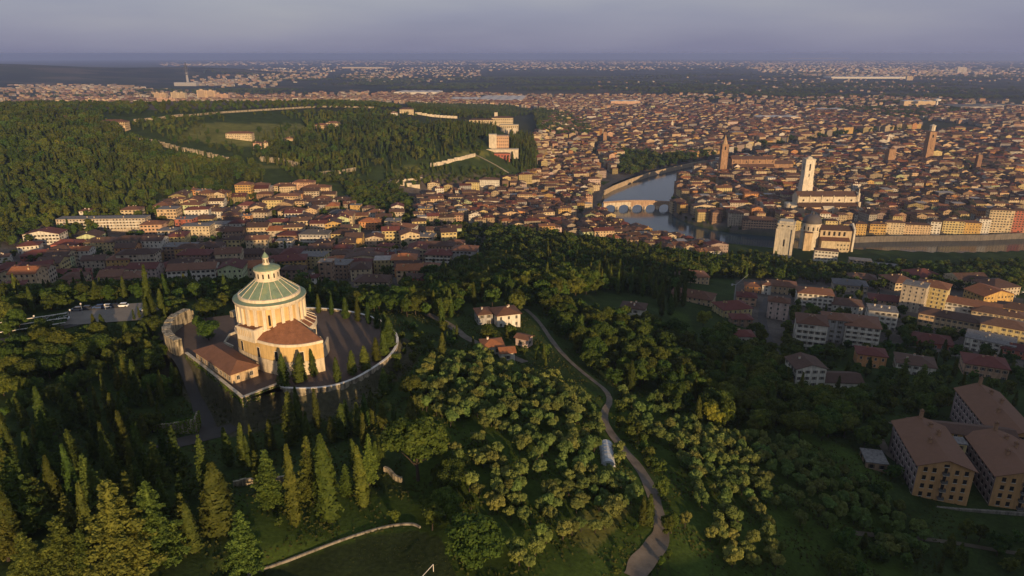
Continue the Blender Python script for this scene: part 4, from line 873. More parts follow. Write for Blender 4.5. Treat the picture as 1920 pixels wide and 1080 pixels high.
# --- institution with three gabled wings on the slope, lower right
M_INST = plaster('institute_wall', (.50,.28,.12), .1); M_INR = tiled('institute_roof', (.17,.085,.05), .14); M_INST_SHADE = plaster('institute_wall_shaded', (.26,.20,.19), .15)  # left side walls carry their purplish shade as a darker colour
def gabled_wing(x, y, w, d, h, rise, yaw, label, front=True, sidew=True):
    z = min(hgt(x, y), 66.3); root = empty('institute_wing', (x, y, z), yaw, label, 'building', 'gabled wings of the institute'); FOOT.append((x, y, math.hypot(w, d)/2, 'inst'))
    FOOTBOX.append((x, y, w/2 + 1, d/2 + 1, math.cos(yaw), math.sin(yaw)))
    b = MB(); b.poly([(-w/2,-d/2,-4),(w/2,-d/2,-4),(w/2,-d/2,h),(0,-d/2,h+rise-.1),(-w/2,-d/2,h)], 0); b.poly([(w/2,d/2,-4),(-w/2,d/2,-4),(-w/2,d/2,h),(0,d/2,h+rise-.1),(w/2,d/2,h)], 0)
    b.poly([(-w/2,d/2,-4),(-w/2,-d/2,-4),(-w/2,-d/2,h),(-w/2,d/2,h)], 1); b.poly([(w/2,-d/2,-4),(w/2,d/2,-4),(w/2,d/2,h),(w/2,-d/2,h)], 0); b.build('wall', [M_INST, M_INST_SHADE], root)
    X, Y = w/2 + .8, d/2 + .8; k = rise/(w/2); ze = h - .8*k; b = MB()
    for s in (-1, 1):
        q = [(s*X,-Y,ze),(s*X,Y,ze),(0,Y,h+rise),(0,-Y,h+rise)]
        for dz, fl in ((.25, s < 0), (0, s > 0)): qq = [(p[0],p[1],p[2]+dz) for p in q]; b.poly(qq[::-1] if fl else qq)
        b.poly([(s*X,-Y,ze),(s*X,Y,ze),(s*X,Y,ze+.25),(s*X,-Y,ze+.25)]); b.poly([(s*X,-Y,ze),(0,-Y,h+rise),(0,-Y,h+rise+.25),(s*X,-Y,ze+.25)])
    rf = b.build('roof', M_INR, root)
    for (cx, cy, ch) in ((0, d*.48, 3.0), (-w*.12, -d*.1, 1.6), (w*.16, d*.12, 1.8), (w*.1, d*.3, 1.4)):
        b = MB(); b.box(-.55,.55,-.5,.5,-1.5,ch,0); b.box(-.7,.7,-.65,.65,ch,ch+.2,1); b.lathe([(.35,ch+.2),(.35,ch+.7),(.1,ch+.9)],8); b.build('chimney', [M_BRICK, M_INR], rf, loc=(cx, cy, h + rise*(1 - abs(cx)/(w/2))))
    sp = []; ns = 4; sh = h/ns
    for s in range(ns):
        for u in (-.36, -.2, .2, .37): sp.append((u*w, -d/2, s*sh + 1.0, 1.15, 1.6, 0))
        if sidew:
            for k_ in range(int(d/3.0)): sp.append((-w/2, -d/2 + 1.5 + k_*3.0, s*sh + 1.0, 1.1, 1.5, -math.pi/2)); sp.append((w/2, -d/2 + 1.5 + k_*3.0, s*sh + 1.0, 1.1, 1.5, math.pi/2))
    sp.append((0, -d/2, h + .3, 1.6, .9, 0)); wins(root, sp)
    for s in range(1, ns + 1):
        b = MB(); b.box(-.9,.9,-1.2,-.01,-.15,0,0); b.box(-.9,.9,-1.2,-1.12,0,1.0,1); b.box(-.9,-.82,-1.1,-.01,0,1,1); b.box(.82,.9,-1.1,-.01,0,1,1); b.build('balcony', [M_FRAME, plain('iron_rail', (.12,.11,.10), .6)], root, loc=(0, -d/2, s*sh - 2.4))
        sp2 = MB(); sp2.box(-.5,.5,-.05,.05,0,2.1); sp2.build('balcony_door', M_DARK, root, loc=(0, -d/2, s*sh - 2.3))
    return root
yw = math.radians(-13)
def from_corner(cx, cy, w, d, yaw): c, s = math.cos(yaw), math.sin(yaw); return cx + w/2*c - d/2*s, cy + w/2*s + d/2*c
x, y = from_corner(136.9, 198.2, 17.0, 29, yw); gabled_wing(x, y, 17.0, 29, 12.8, 3.0, yw, 'brown roofed institute wing with orange gable wall and stacked balconies beside terrace')
x2, y2 = from_corner(161.4, 195.0, 18.0, 27, yw); gabled_wing(x2, y2, 18.0, 27, 12.2, 3.0, yw, 'second brown roofed institute wing with orange gable wall, joined by low link')
x3, y3 = from_corner(180, 222, 16, 40, yw); gabled_wing(x3, y3, 16, 40, 12.5, 3.2, yw, 'rear institute wing with long plain brown gable roof below the dark wood', sidew=True)
house_at(168, 224.5, 34, 8, 11.2, 'ochre', 'brown', 'gable', yw, ZR, base=66, chim=0, near=True, label='narrow brown roofed link between the two institute wings', name='link_building', rise=1.6)
house_at(160.5, 214.5, 4.2, 4.6, 12.2, 'pale yellow', 'brown', 'flat', yw, ZR, base=66, chim=0, label='pale yellow stair tower between the institute wings', name='stair_tower')
house_at(131.0, 214, 7, 9, 6, 'brown', 'grey', 'flat', yw, ZR, base=66, chim=0, label='small flat roofed outbuilding beside the institute wing', name='outbuilding')
a = ground(1640,795); c = ground(1650,860)
wall_line('garden_wall', [(126,232),(127.5,224),(129,216),(130.5,209)], 60, 68.2, .6, M_STONE, 'low stone wall beside the institute garden', 'wall')
wall_line('garden_wall', [(128,196.5),(138,194),(150,192.2),(162,191),(175,189.5)], 58, 66.0, .8, plaster('grey_stone', (.24,.21,.17), .25), 'long retaining wall in front of the institute wings', 'wall')
# --- cathedral with tall white campanile
cx0, cx1 = pl(1495,408,2)[0], pl(1607,408,2)[0]; cy = pl(1500,408,2)[1]; zc = hgt((cx0+cx1)/2, cy + 12); zc = max(zc, 2.0); LN = cx1 - cx0
cat = empty('cathedral', ((cx0+cx1)/2, cy, zc), 0, 'long pale cathedral with brown roofs beside tall white campanile', 'church'); FOOTBOX.append(((cx0+cx1)/2, cy + 16, LN/2 + 5, 22, 1, 0))
b = MB(); b.box(-LN/2, LN/2, 0, 32, -3, 13.2, 0, False); b.build('aisle_wall', plaster('cathedral_brick', (.62,.44,.28), .1), cat)
b = MB(); b.box(-LN/2, LN/2, 7, 25, 13, 26.5, 0, False); b.poly([(-LN/2,25,26.5),(-LN/2,7,26.5),(-LN/2,16,32)]); b.poly([(LN/2,7,26.5),(LN/2,25,26.5),(LN/2,16,32)]); b.build('nave_wall', M_MARBLE, cat)
b = MB(); b.poly([(-LN/2-.5,6.3,26.4),(LN/2+.5,6.3,26.4),(LN/2+.5,16,32.3),(-LN/2-.5,16,32.3)]); b.poly([(LN/2+.5,25.7,26.4),(-LN/2-.5,25.7,26.4),(-LN/2-.5,16,32.3),(LN/2+.5,16,32.3)]); b.build('nave_roof', MR('brown'), cat)
b = MB(); b.poly([(-LN/2-.4,-.7,13.3),(LN/2+.4,-.7,13.3),(LN/2+.4,7,18.6),(-LN/2-.4,7,18.6)]); b.poly([(LN/2+.4,32.7,13.3),(-LN/2-.4,32.7,13.3),(-LN/2-.4,25,18.6),(LN/2+.4,25,18.6)]); b.build('aisle_roof', MR('brown'), cat)
b = MB(); b.box(-.6,.6,-.9,.2,-3,14.2); but = b.mesh('buttress', [M_MARBLE]); b = MB(); b.box(-.45,.45,6.2,7.2,18,28); but2 = b.mesh('buttress', [M_MARBLE])
b = MB(); b.lathe([(1.3,0),(1.1,.02)],14); b.poly([(1.1*math.cos(t*math.pi/7),1.1*math.sin(t*math.pi/7),.02) for t in range(14)]); rose = b.mesh('round_window', [M_DARK])
for k in range(6):
    obj('buttress', but, cat, loc=(-LN/2 + 22 + k*(LN-23)/5*.98, 0, 0)) if k else None; obj('buttress', but2, cat, loc=(-LN/2 + 1 + k*(LN-2)/5, 0, 0))
for k in range(5): o = obj('round_window', rose, cat, loc=(-LN/2 + (k+.5)*LN/5, 6.96, 21.5)); o.rotation_euler = (math.pi/2, 0, 0)
b = MB(); b.box(-LN/2-9, -LN/2, 3, 29, -3, 15, 0); b.lathe([(5,-3),(5,16),(0,18)],14,math.pi*.5,math.pi*1.5,0,-LN/2-9,10); b.build('apse', M_MARBLE, cat)
b = MB(); b.box(-LN/2+32, -LN/2+46, -4.5, 0, -3, 13.0, 0); b.poly([(-LN/2+31.5,-5,13),(-LN/2+46.5,-5,13),(-LN/2+46.5,.4,15),(-LN/2+31.5,.4,15)]); b.build('porch', M_MARBLE, cat)
wins(cat, [(-LN/2+36, -4.5, 5, 1.2, 4.5, 0), (-LN/2+39, -4.5, 5, 1.2, 4.5, 0), (-LN/2+42, -4.5, 5, 1.2, 4.5, 0)])
b = MB(); b.box(LN/2, LN/2+3, 2, 30, -3, 20); b.box(LN/2, LN/2+2.6, 6, 26, 20, 31); b.lathe([(.9,31),(.7,36),(0,38)],8,0,2*math.pi,0,LN/2+1.2,8); b.build('facade', M_MARBLE, cat)
def tower(name, px, py, ptop, wpx, mat, label, tiers, cap=None, dz=0, ybase=None):
    # tiers: list of (fraction of height, width factor); belfry slots on top tier
    gx, gy, gz = ground(px, py)
    if ybase is not None: gy = ybase; gx = (px - 960)/FPX*(gy*cP + (ZC - gz)*sP)
    zt = zat(ptop, gy); d = gy*cP + (ZC - (gz+zt)/2)*sP; w = wpx*d/FPX; h = zt - gz; root = empty(name, (gx, gy + w/2, gz), 0, label, 'tower'); FOOT.append((gx, gy + w/2, w*.9, name))
    b = MB(); z0 = -4.0
    for f, k in tiers: b.box(-w/2*k, w/2*k, -w/2*k, w/2*k, z0, h*f, 0); b.box(-w/2*k-.35, w/2*k+.35, -w/2*k-.35, w/2*k+.35, h*f, h*f+.6, 0); z0 = h*f + .6
    b.build('shaft', mat, root); return root, w, h
tw, w, h = tower('campanile', 1508, 372, 298, 20, plaster('campanile_white', (.66,.57,.44), .14), 'tall white campanile rising behind the long cathedral roof', [(.24,1.0),(.50,.98),(.62,.92),(.97,.86)], ybase=cy + 36)
k = w/2*.86; wins(tw, [(0,-k,h*.78,2.0,9,0),(0,-k,h*.66,1.4,4,0),(-k,0,h*.78,2.0,9,-math.pi/2),(k,0,h*.78,2.0,9,math.pi/2),(0,-w/2*.98,h*.36,1.2,4,0)])
b = MB(); b.box(-k-.4,k+.4,-k-.4,k+.4,h*.97+.6,h*.985+.8); b.lathe([(k*.7,h*.985),(k*.6,h+1.5),(0,h+3)],8); b.build('parapet', M_MARBLE, tw)
# --- brick friary church with slender spired tower
ax0, ax1 = pl(1371,328,2)[0], pl(1487,328,2)[0]; ay = pl(1400,328,2)[1]; az = 2.0; LA = ax1 - ax0
an = empty('brick_church', ((ax0+ax1)/2, ay, az), 0, 'long orange brick church with slender spired tower across the river', 'church'); FOOTBOX.append(((ax0+ax1)/2, ay + 15, LA/2 + 6, 22, 1, 0))
b = MB(); b.box(-LA/2, LA*.18, -2, 30, -3, 14, 0, False); b.box(-LA/2, LA*.18, 5, 24, 13, 27, 0, False); b.box(LA*.18, LA/2, 5, 24, -3, 19, 0, False); b.build('wall', M_BRICK, an)
b = MB(); b.poly([(-LA/2-.6,4.3,26.9),(LA*.18+.6,4.3,26.9),(LA*.18+.6,14.5,32),(-LA/2-.6,14.5,32)]); b.poly([(LA*.18+.6,24.7,26.9),(-LA/2-.6,24.7,26.9),(-LA/2-.6,14.5,32),(LA*.18+.6,14.5,32)])
b.poly([(LA*.18,4.3,18.9),(LA/2+.6,4.3,18.9),(LA/2+.6,14.5,24),(LA*.18,14.5,24)]); b.poly([(LA/2+.6,24.7,18.9),(LA*.18,24.7,18.9),(LA*.18,14.5,24),(LA/2+.6,14.5,24)])
b.poly([(-LA/2-.4,-2.7,14),(LA*.18+.4,-2.7,14),(LA*.18+.4,5,19),(-LA/2-.4,5,19)]); b.poly([(LA*.18,14.5,32),(LA*.18,4.5,27),(LA*.18,24.5,27)]); b.build('roof', MR('brown'), an)
b = MB(); b.box(-.8,.8,-3,-1.9,-3,15); b.box(-.6,.6,4.2,5,19,28); bu = b.mesh('buttress', [M_BRICK])
for q in range(6): obj('buttress', bu, an, loc=(-LA/2 + 1 + q*LA*.68/5, 0, 0))
b = MB(); b.box(-6,6,-6,-2,-3,15,0); b.poly([(-6,-6,15),(6,-6,15),(0,-6,20)]); b.poly([(-6.5,-6.4,15),(0,-6.4,20.3),(0,4,20.3),(-6.5,4,15)],1); b.poly([(0,-6.4,20.3),(6.5,-6.4,15),(6.5,4,15),(0,4,20.3)],1); b.build('transept', [plaster('pale_gable', (.66,.54,.42), .1), MR('brown')], an, loc=(-LA/2 + 8, 0, 0))
wins(an, [(-LA/2 + 4 + q*LA*.62/6, 5, 20.5, 1.4, 4.2, 0) for q in range(7)])
tw, w, h = tower('bell_tower', 1355, 331, 271, 12.5, M_BRICK, 'slender brick bell tower with pointed spire beside the brick church', [(.50,1.0),(.78,1.0),(.99,.97)]); FOOTBOX.append((tw.location.x, tw.location.y, 10, 10, 1, 0))
wins(tw, [(0,-w/2*.97,h*.83,2.6,6,0),(-w/2*.97,0,h*.83,2.6,6,-math.pi/2),(w/2*.97,0,h*.83,2.6,6,math.pi/2)])
b = MB(); b.lathe([(w*.46,h),(w*.36,h+3),(.1,zat(253, tw.location.y) - tw.location.z)],8); b.build('spire', plaster('spire_brick', (.42,.28,.15), .15), tw)
# --- riverside church with dome, pale tower stump and bright facade
gx0 = pl(1452,482,6); gx1 = pl(1490,480,6); gw = (gx1[0]-gx0[0])*.68; gz = min(hgt(gx0[0]+gw/2, gx0[1]), 8); gh = zat(416, gx0[1]) - gz
gio = empty('tower_stump', ((gx0[0]+gx1[0])/2, gx0[1] + gw/2, gz), math.radians(-25), 'massive pale unfinished bell tower with corner pilasters beside the dark dome', 'tower'); FOOTBOX.append((gio.location.x, gio.location.y, gw/2+2, gw/2+2, 1, 0))
M_GST = plaster('tower_stone', (.50,.44,.34), .16)
b = MB(); b.box(-gw/2,gw/2,-gw/2,gw/2,-5,gh*.80,0); b.box(-gw/2-.5,gw/2+.5,-gw/2-.5,gw/2+.5,gh*.80,gh*.845); b.box(-gw/2*.96,gw/2*.96,-gw/2*.96,gw/2*.96,gh*.845,gh*.90); b.box(-gw/2-.8,gw/2+.8,-gw/2-.8,gw/2+.8,gh*.90,gh*.94); b.box(-gw/2*.86,gw/2*.86,-gw/2*.86,gw/2*.86,gh*.94,gh); b.build('shaft', M_GST, gio)
b = MB(); b.box(-1.2, 1.2, -1.2, 1.2, -5, gh*.79); cp_ = b.mesh('corner_pilaster', [M_MARBLE])
for sx in (-1,1):
    for sy in (-1,1): obj('corner_pilaster', cp_, gio, loc=(sx*gw/2, sy*gw/2, 0))
wins(gio, [(0,-gw/2,gh*.30,1.6,7.5,0),(gw/2,0,gh*.30,1.6,7.5,math.pi/2),(-3,-gw/2-.3,gh*.86,1.2,1.6,0),(3,-gw/2-.3,gh*.86,1.2,1.6,0)])
dcx, dcy = pl(1513,452,10); dz = 10
sg = empty('domed_church', (dcx, dcy - 6, 7), math.radians(-10), 'riverside church with dark dome, pale drum and bright carved facade', 'church'); FOOTBOX.append((dcx + 12, dcy - 10, 34, 26, 1, 0)); kx = 1.0
b = MB(); b.lathe([(10,-4),(10,16),(10.6,16.1),(10.6,16.8),(9.6,17),(9.6,25),(10.5,25.2),(10.5,26)],28); dr = b.build('drum', M_MARBLE, sg)
b = MB(); b.lathe([(10.2*math.cos(t), 26 + 9.5*math.sin(t)) for t in np.linspace(0, math.pi/2*.97, 9)],28); b.lathe([(1.2,35),(1.1,37.6),(0,38.6)],8); b.build('dome', plain('lead_dome', (.085,.075,.072), .6), sg)
wins(sg, [(9.6*math.cos(a), 9.6*math.sin(a), 18.5, 1.3, 4, a + math.pi/2) for a in np.radians(np.arange(-150, 60, 30))])
b = MB(); b.box(8,42,-9,9,-5,20,0,False); b.poly([(42,-9,20),(42,9,20),(42,0,24)]); b.build('nave_wall', plaster('nave_brick', (.50,.38,.24), .12), sg); b = MB(); b.poly([(8,-9.7,19.9),(41.5,-9.7,19.9),(41.5,0,24.2),(8,0,24.2)]); b.poly([(41.5,9.7,19.9),(8,9.7,19.9),(8,0,24.2),(41.5,0,24.2)]); b.build('nave_roof', MR('brown'), sg)
b = MB(); b.poly([(8,-16,9.5),(38,-16,9.5),(38,-9.05,12.5),(8,-9.05,12.5)]); b.build('chapel_roof', MR('terracotta'), sg); b = MB(); b.box(9,37.5,-15.3,-9,-5,9.4,0,False); b.build('chapel_wall', MW('cream'), sg)
b = MB(); b.box(41.6,43.4,-11,11,-5,22,0); b.poly([(43.4,-11,22),(43.4,11,22),(43.4,0,27)]); b.poly([(41.6,11,22),(41.6,-11,22),(41.6,0,27)]); b.poly([(41.6,-11,22),(43.4,-11,22),(43.4,0,27),(41.6,0,27)]); b.poly([(43.4,11,22),(41.6,11,22),(41.6,0,27),(43.4,0,27)]); b.build('facade', plaster('facade_white', (.62,.55,.44), .14), sg)
wins(sg, [(12 + k*5.2, -9, 14, 2.2, 4.6, 0) for k in range(5)] + [(26 + k*3.5, -15.3, z_, 1.3, 1.7, 0) for k in range(4) for z_ in (0, 4.5)])
b = MB(); b.box(-9,-1,-14,-8,-5,17,0); b.box(-9.5,-.5,-14.5,-7.5,17,17.5,1); b.build('sacristy', [MW('peach'), MR('brown')], sg)
house(1527,1566,494,22,'white','brown','hip',-10, zone=ZR, near=True, depth=9, label='white house standing against the domed riverside church', chim=1)
house(1594,1630,502,13,'beige','grey','flat',-10, zone=ZR, depth=10, chim=0, label='beige block at the wood edge beside the domed church'); house(1636,1678,507,9,'grey','grey','flat',-10, zone=ZR, depth=9, chim=0, label='low grey flat shed between the wood and the river')
# --- civic towers of the old town
tw, w, h = tower('civic_tower', 1740, 307, 246, 14, M_BRICK, 'tallest brick civic tower with white octagonal belfry above the old town', [(.30,1.0),(.66,.95),(.97,.92)]); wins(tw, [(0,-w/2*.92,h*.80,3,6,0),(0,-w/2*.95,h*.45,1,3,0)])
b = MB(); b.lathe([(w*.34,h),(w*.34,h+9),(w*.4,h+9.2),(w*.4,h+10.2),(w*.2,h+11.5),(0,h+13)],8); b.build('belfry', M_MARBLE, tw)
tw, w, h = tower('brick_tower', 1669, 313, 279, 13, M_BRICK, 'square brick tower with stubby top in the middle of the old town', [(.7,1.0),(.96,1.0)]); b = MB(); b.lathe([(w*.45,h),(w*.3,h+2.5),(0,h+4)],4,math.pi/4,math.pi/4+2*math.pi); b.build('roof', MR('brown'), tw)
tw, w, h = tower('brick_tower', 1832, 325, 292, 8, plaster('dark_brick', (.24,.14,.09), .2), 'narrow dark brick tower with plain top in the old town', [(.6,1.0),(.98,1.0)]); b = MB(); b.box(-w*.4,w*.4,-w*.4,w*.4,h*.98,h+1.5); b.build('parapet', M_BRICK, tw)
tw, w, h = tower('bell_tower', 1664, 276, 258, 4.5, M_MARBLE, 'small white bell tower with pointed cap beyond the brick towers', [(.95,1.0)]); b = MB(); b.lathe([(w*.5,h*.97),(0,h*1.35)],8); b.build('spire', M_MARBLE, tw)
tw, w, h = tower('bell_tower', 1134, 268, 247, 6.5, M_BRICK, 'short ochre bell tower at the end of the straight street', [(.95,1.0)]); b = MB(); b.lathe([(w*.55,h*.97),(0,h*1.2)],4,math.pi/4,math.pi/4+2*math.pi); b.build('roof', MR('brown'), tw)
tw, w, h = tower('bell_tower', 1260, 244, 229, 4, M_MARBLE, 'far white bell tower over the eastern roofs', [(.95,1.0)]); b = MB(); b.lathe([(w*.5,h*.97),(0,h*1.3)],8); b.build('spire', M_MARBLE, tw)
tw, w, h = tower('bell_tower', 930, 224, 211, 6, M_MARBLE, 'square pale bell tower of the hill monastery', [(.8,1.0),(.98,.95)]); b = MB(); b.lathe([(w*.55,h*.99),(0,h*1.12)],4,math.pi/4,math.pi/4+2*math.pi); b.build('roof', MR('brown'), tw)
# --- stone and brick arch bridge
bx0, by0 = pl(1131,392,-5); bx1, by1 = pl(1257,391,-5); BL = math.hypot(bx1-bx0, by1-by0); byaw = math.atan2(by1-by0, bx1-bx0)
br = empty('arch_bridge', (bx0, by0, WATER_Z), byaw, 'old arch bridge, half white stone and half red brick, across the river', 'bridge'); FOOTBOX.append(((bx0+bx1)/2, (by0+by1)/2, BL/2, 6, math.cos(byaw), math.sin(byaw)))
def deck(x): return 9.0 + 2.2*math.sin(math.pi*x/BL)
M_BRW = plaster('bridge_stone', (.60,.50,.36), .16); M_BRB = plaster('bridge_brick', (.44,.29,.18), .18); na = 5; span = BL/na
for k in range(na):
    m_ = M_BRW if k < 2 else M_BRB; x0 = k*span; xc = x0 + span/2; r = span*.375; zs = 1.4; ryy = 5.4
    out = []; st = 14
    for t in range(st + 1): a = math.pi*(1 - t/st); out.append((xc + r*math.cos(a), zs + ryy*math.sin(a)))
    b = MB()
    for yy, fl in ((-3.2, False), (3.2, True)):
        for t in range(st):
            q = [(out[t][0],yy,out[t][1]), (out[t+1][0],yy,out[t+1][1]), (out[t+1][0],yy,deck(out[t+1][0])), (out[t][0],yy,deck(out[t][0]))]; b.poly(q[::-1] if fl else q, 0)
        for (u0, u1) in ((x0, xc - r), (xc + r, x0 + span)): q = [(u0,yy,-4),(u1,yy,-4),(u1,yy,deck(u1)),(u0,yy,deck(u0))]; b.poly(q[::-1] if fl else q, 0)
    for t in range(st): b.poly([(out[t][0],3.2,out[t][1]), (out[t+1][0],3.2,out[t+1][1]), (out[t+1][0],-3.2,out[t+1][1]), (out[t][0],-3.2,out[t][1])], 0)
    for u in (xc - r, xc + r): b.poly([(u,-3.2,-4),(u,3.2,-4),(u,3.2,zs),(u,-3.2,zs)], 0)
    ar = b.build('arch', [m_], br)
    b = MB()
    for t in range(st):
        i0, i1 = out[t], out[t+1]; f = lambda p: (xc + (p[0]-xc)*1.07, zs + (p[1]-zs)*1.09); b.poly([(i0[0],-3.26,i0[1]),(i1[0],-3.26,i1[1]),(f(i1)[0],-3.26,f(i1)[1]),(f(i0)[0],-3.26,f(i0)[1])])
    b.build('arch_ring', M_BRW, ar)
for k in range(1, na):
    b = MB(); x = k*span; b.prism([(x-2.2,-3.1),(x,-6.2),(x+2.2,-3.1)], -4, 4.0); b.build('cutwater', M_BRW, br)
b = MB(); n = 24
for k in range(n):
    x0, x1 = k*BL/n, (k+1)*BL/n; b.poly([(x0,-3.2,deck(x0)+.02),(x1,-3.2,deck(x1)+.02),(x1,3.2,deck(x1)+.02),(x0,3.2,deck(x0)+.02)])
    for yy in (-3.4, 2.95): b.v += [(x0,yy,deck(x0)-.2),(x1,yy,deck(x1)-.2),(x1,yy+.45,deck(x1)-.2),(x0,yy+.45,deck(x0)-.2),(x0,yy,deck(x0)+1.1),(x1,yy,deck(x1)+1.1),(x1,yy+.45,deck(x1)+1.1),(x0,yy+.45,deck(x0)+1.1)]; i = len(b.v)-8; b.f += [tuple(i+q for q in f_) for f_ in [(4,5,6,7),(0,1,5,4),(2,3,7,6)]]; b.m += [0]*3
b.build('parapet', M_BRB, br)
# --- hill castle, monastery, river walls
def block(name, px0, px1, py, ptop, dep, mat, label, cat, roofm=None, rows=0, cols=0, cren=False, yaw=0.0):
    ga = ground((px0+px1)/2, py); d = ga[1]*cP + (ZC-ga[2])*sP; w = (px1-px0)*d/FPX; h = zat(ptop, ga[1]) - ga[2]; root = empty(name, (ga[0], ga[1] + dep/2, ga[2]), yaw, label, cat); FOOTBOX.append((ga[0], ga[1] + dep/2, w/2 + 2, dep/2 + 2, 1, 0))
    b = MB(); b.box(-w/2,w/2,-dep/2,dep/2,-6,h,0); b.box(-w/2-.5,w/2+.5,-dep/2-.5,dep/2+.5,h,h+.8,0)
    if cren:
        n = int(w/3)
        for k in range(n): b.box(-w/2 + k*w/n, -w/2 + (k+.55)*w/n, -dep/2-.4, -dep/2+.4, h+.8, h+2.2, 0)
    b.build('wall', mat, root)
    if roofm: b = MB(); roof_geo(b, w, dep, h + .8, min(w,dep)*.16, 'hip'); b.build('roof', roofm, root)
    if rows: wins(root, [(-w/2 + (c+.5)*w/cols, -dep/2, (r+.35)*h/rows, min(2.0, w/cols*.4), h/rows*.42, 0) for r in range(rows) for c in range(cols)])
    return root, w, h
block('hill_castle', 923, 954, 281, 257, 26, plaster('castle_brick', (.52,.33,.20), .12), 'square pink brick castle with rows of windows on the river hill', 'castle', None, 4, 8, True)
block('castle_tower', 917, 931, 279, 253, 12, M_MARBLE, 'pale corner tower attached to the square pink hill castle', 'tower')
block('terrace_wall', 908, 972, 291, 281, 14, M_MARBLE, 'pale terrace wall under the square hill castle', 'wall')
block('castle_annex', 927, 956, 297, 289, 9, MW('red'), 'low red building below the castle terrace wall', 'building', MR('brown'), 1, 5)
block('monastery', 880, 925, 237, 226, 16, MW('cream'), 'long cream monastery wing with brown roof on the hill', 'building', MR('brown'), 2, 12)
block('monastery', 922, 962, 238, 222, 20, MW('cream'), 'tall pale monastery wing beside the square bell tower', 'building', MR('brown'), 3, 10)
rt, w, h = block('rotunda', 938, 972, 250, 235, 18, MW('cream'), 'curved pale monastery front above the cypress grove', 'building', None, 2, 9)
b = MB(); b.lathe([(w*.48,-6),(w*.48,h*.75),(w*.5,h*.76),(w*.5,h*.8)],24,math.pi,2*math.pi,0,0,-9); b.build('curved_front', M_MARBLE, rt)
for (P_, z0, z1, th, mt, lab) in [([(1133,361),(1150,352),(1180,340),(1215,328),(1250,319),(1300,308),(1350,300)],-9,2.6,1.4,plaster('quay_brick',(.44,.33,.21),.2),'curved brick quay wall along the inner bend of the river'),
      ([(1600,449),(1660,447),(1740,446),(1840,445),(1925,441)],-9,2.2,1.4,plaster('quay_stone',(.15,.13,.11),.2),'long dark quay wall below the riverside terrace')]:
    wall_line('quay_wall', [pl(*p, -1) for p in P_], z0, z1, th, mt, lab, 'wall')
def hill_wall(pxs, hh, th, label, cren=True, mat=None):
    pts = [ground(*p) for p in pxs]; Q = []
    for a, c in zip(pts[:-1], pts[1:]):
        n = max(1, int(math.dist(a[:2], c[:2])/9)); Q += [(a[0] + (c[0]-a[0])*t/n, a[1] + (c[1]-a[1])*t/n) for t in range(n)]
    Q.append(pts[-1][:2]); zz = [hgt(*q) for q in Q]; o = wall_line('town_wall', Q, [z-3 for z in zz], [z+hh for z in zz], th, mat or M_STONE, label, 'wall')
    if cren:
        b = MB()
        for k in range(len(Q) - 1):
            a, c = Vector(Q[k]), Vector(Q[k+1]); d = (c-a).normalized(); zt = (zz[k]+zz[k+1])/2 + hh
            for t in (.2, .55, .88): m_ = a + (c-a)*t; b.obox((m_.x, m_.y), (d.x, d.y), .9, th/2, zt + .005, zt + 1.5)
        tag(b.build('battlement', M_STONE, o), kind='stuff')
    for q in (Q[::7]): FOOT.append((q[0], q[1], 5, 'wall'))
    for q in Q: WALLPTS.append(q)
WALLPTS = []
hill_wall([(222,258),(262,266),(300,273),(340,284),(375,290),(410,299),(450,309)], 5.2, 2.0, 'battlemented medieval town wall descending the wooded hill between cypress rows')
hill_wall([(488,302),(525,306),(560,314)], 6, 2.2, 'isolated stretch of battlemented town wall on the lower hill')
hill_wall([(600,328),(632,326),(665,320)], 5, 3, 'low broad stretch of ruined wall on the wooded slope', False)
hill_wall([(345,219),(420,212),(500,207),(600,201),(700,203)], 3.2, 3, 'long pale rampart along the crest of the green hill', False)
hill_wall([(252,228),(300,224),(342,218)], 4, 3, 'stepped pale rampart buildings on the hill crest', False)
hill_wall([(780,214),(810,219),(856,222)], 5, 3, 'short pale rampart stretch near the hill monastery', False, M_MARBLE)
hill_wall([(808,312),(840,306),(865,300),(890,293)], 5, 2, 'sunlit curved wall climbing to the square hill castle', False, M_MARBLE)
hill_wall([(722,345),(755,347),(785,352)], 4, 5, 'lower sunlit terrace of the walled garden on the slope', False, M_MARBLE)
hill_wall([(722,343),(760,339),(790,336)], 3, 3, 'upper sunlit terrace of the walled garden on the slope', False, M_MARBLE)
hill_wall([(970,345),(985,352),(1000,362)], 3, 2, 'short bare wall on the bank under the castle hill', False)
# --- far landmarks
gx, gy = pl(353, 160, 0); tv = empty('telecom_tower', (gx, gy, 0), 0, 'tall grey telecommunications tower with stacked platforms on the far plain', 'tower'); ht = zat(117, gy)
b = MB(); b.lathe([(10,-2),(8,ht*.35),(7,ht*.62)],16); b.build('base_shaft', plaster('tower_concrete', (.30,.29,.29), .1), tv)
for f, r in ((.46,12),(.56,16),(.66,17),(.74,17),(.82,13)): b = MB(); b.lathe([(8,ht*f),(r,ht*(f+.01)),(r,ht*(f+.05)),(8,ht*(f+.055))],16); b.build('platform', plaster('tower_steel', (.07,.075,.09), .1), tv)
b = MB(); b.lathe([(8,ht*.6),(7,ht*.86),(5,ht*.88),(3,ht)],12); b.build('mast', plaster('tower_steel', (.07,.075,.09), .1), tv)
b = MB(); b.box(-40,110,-20,60,-2,22); tag(b.build('stadium_hall', MW('grey'), loc=(gx - 20, gy - 60, 0)), 'long low pale hall at the foot of the telecommunications tower', 'building')
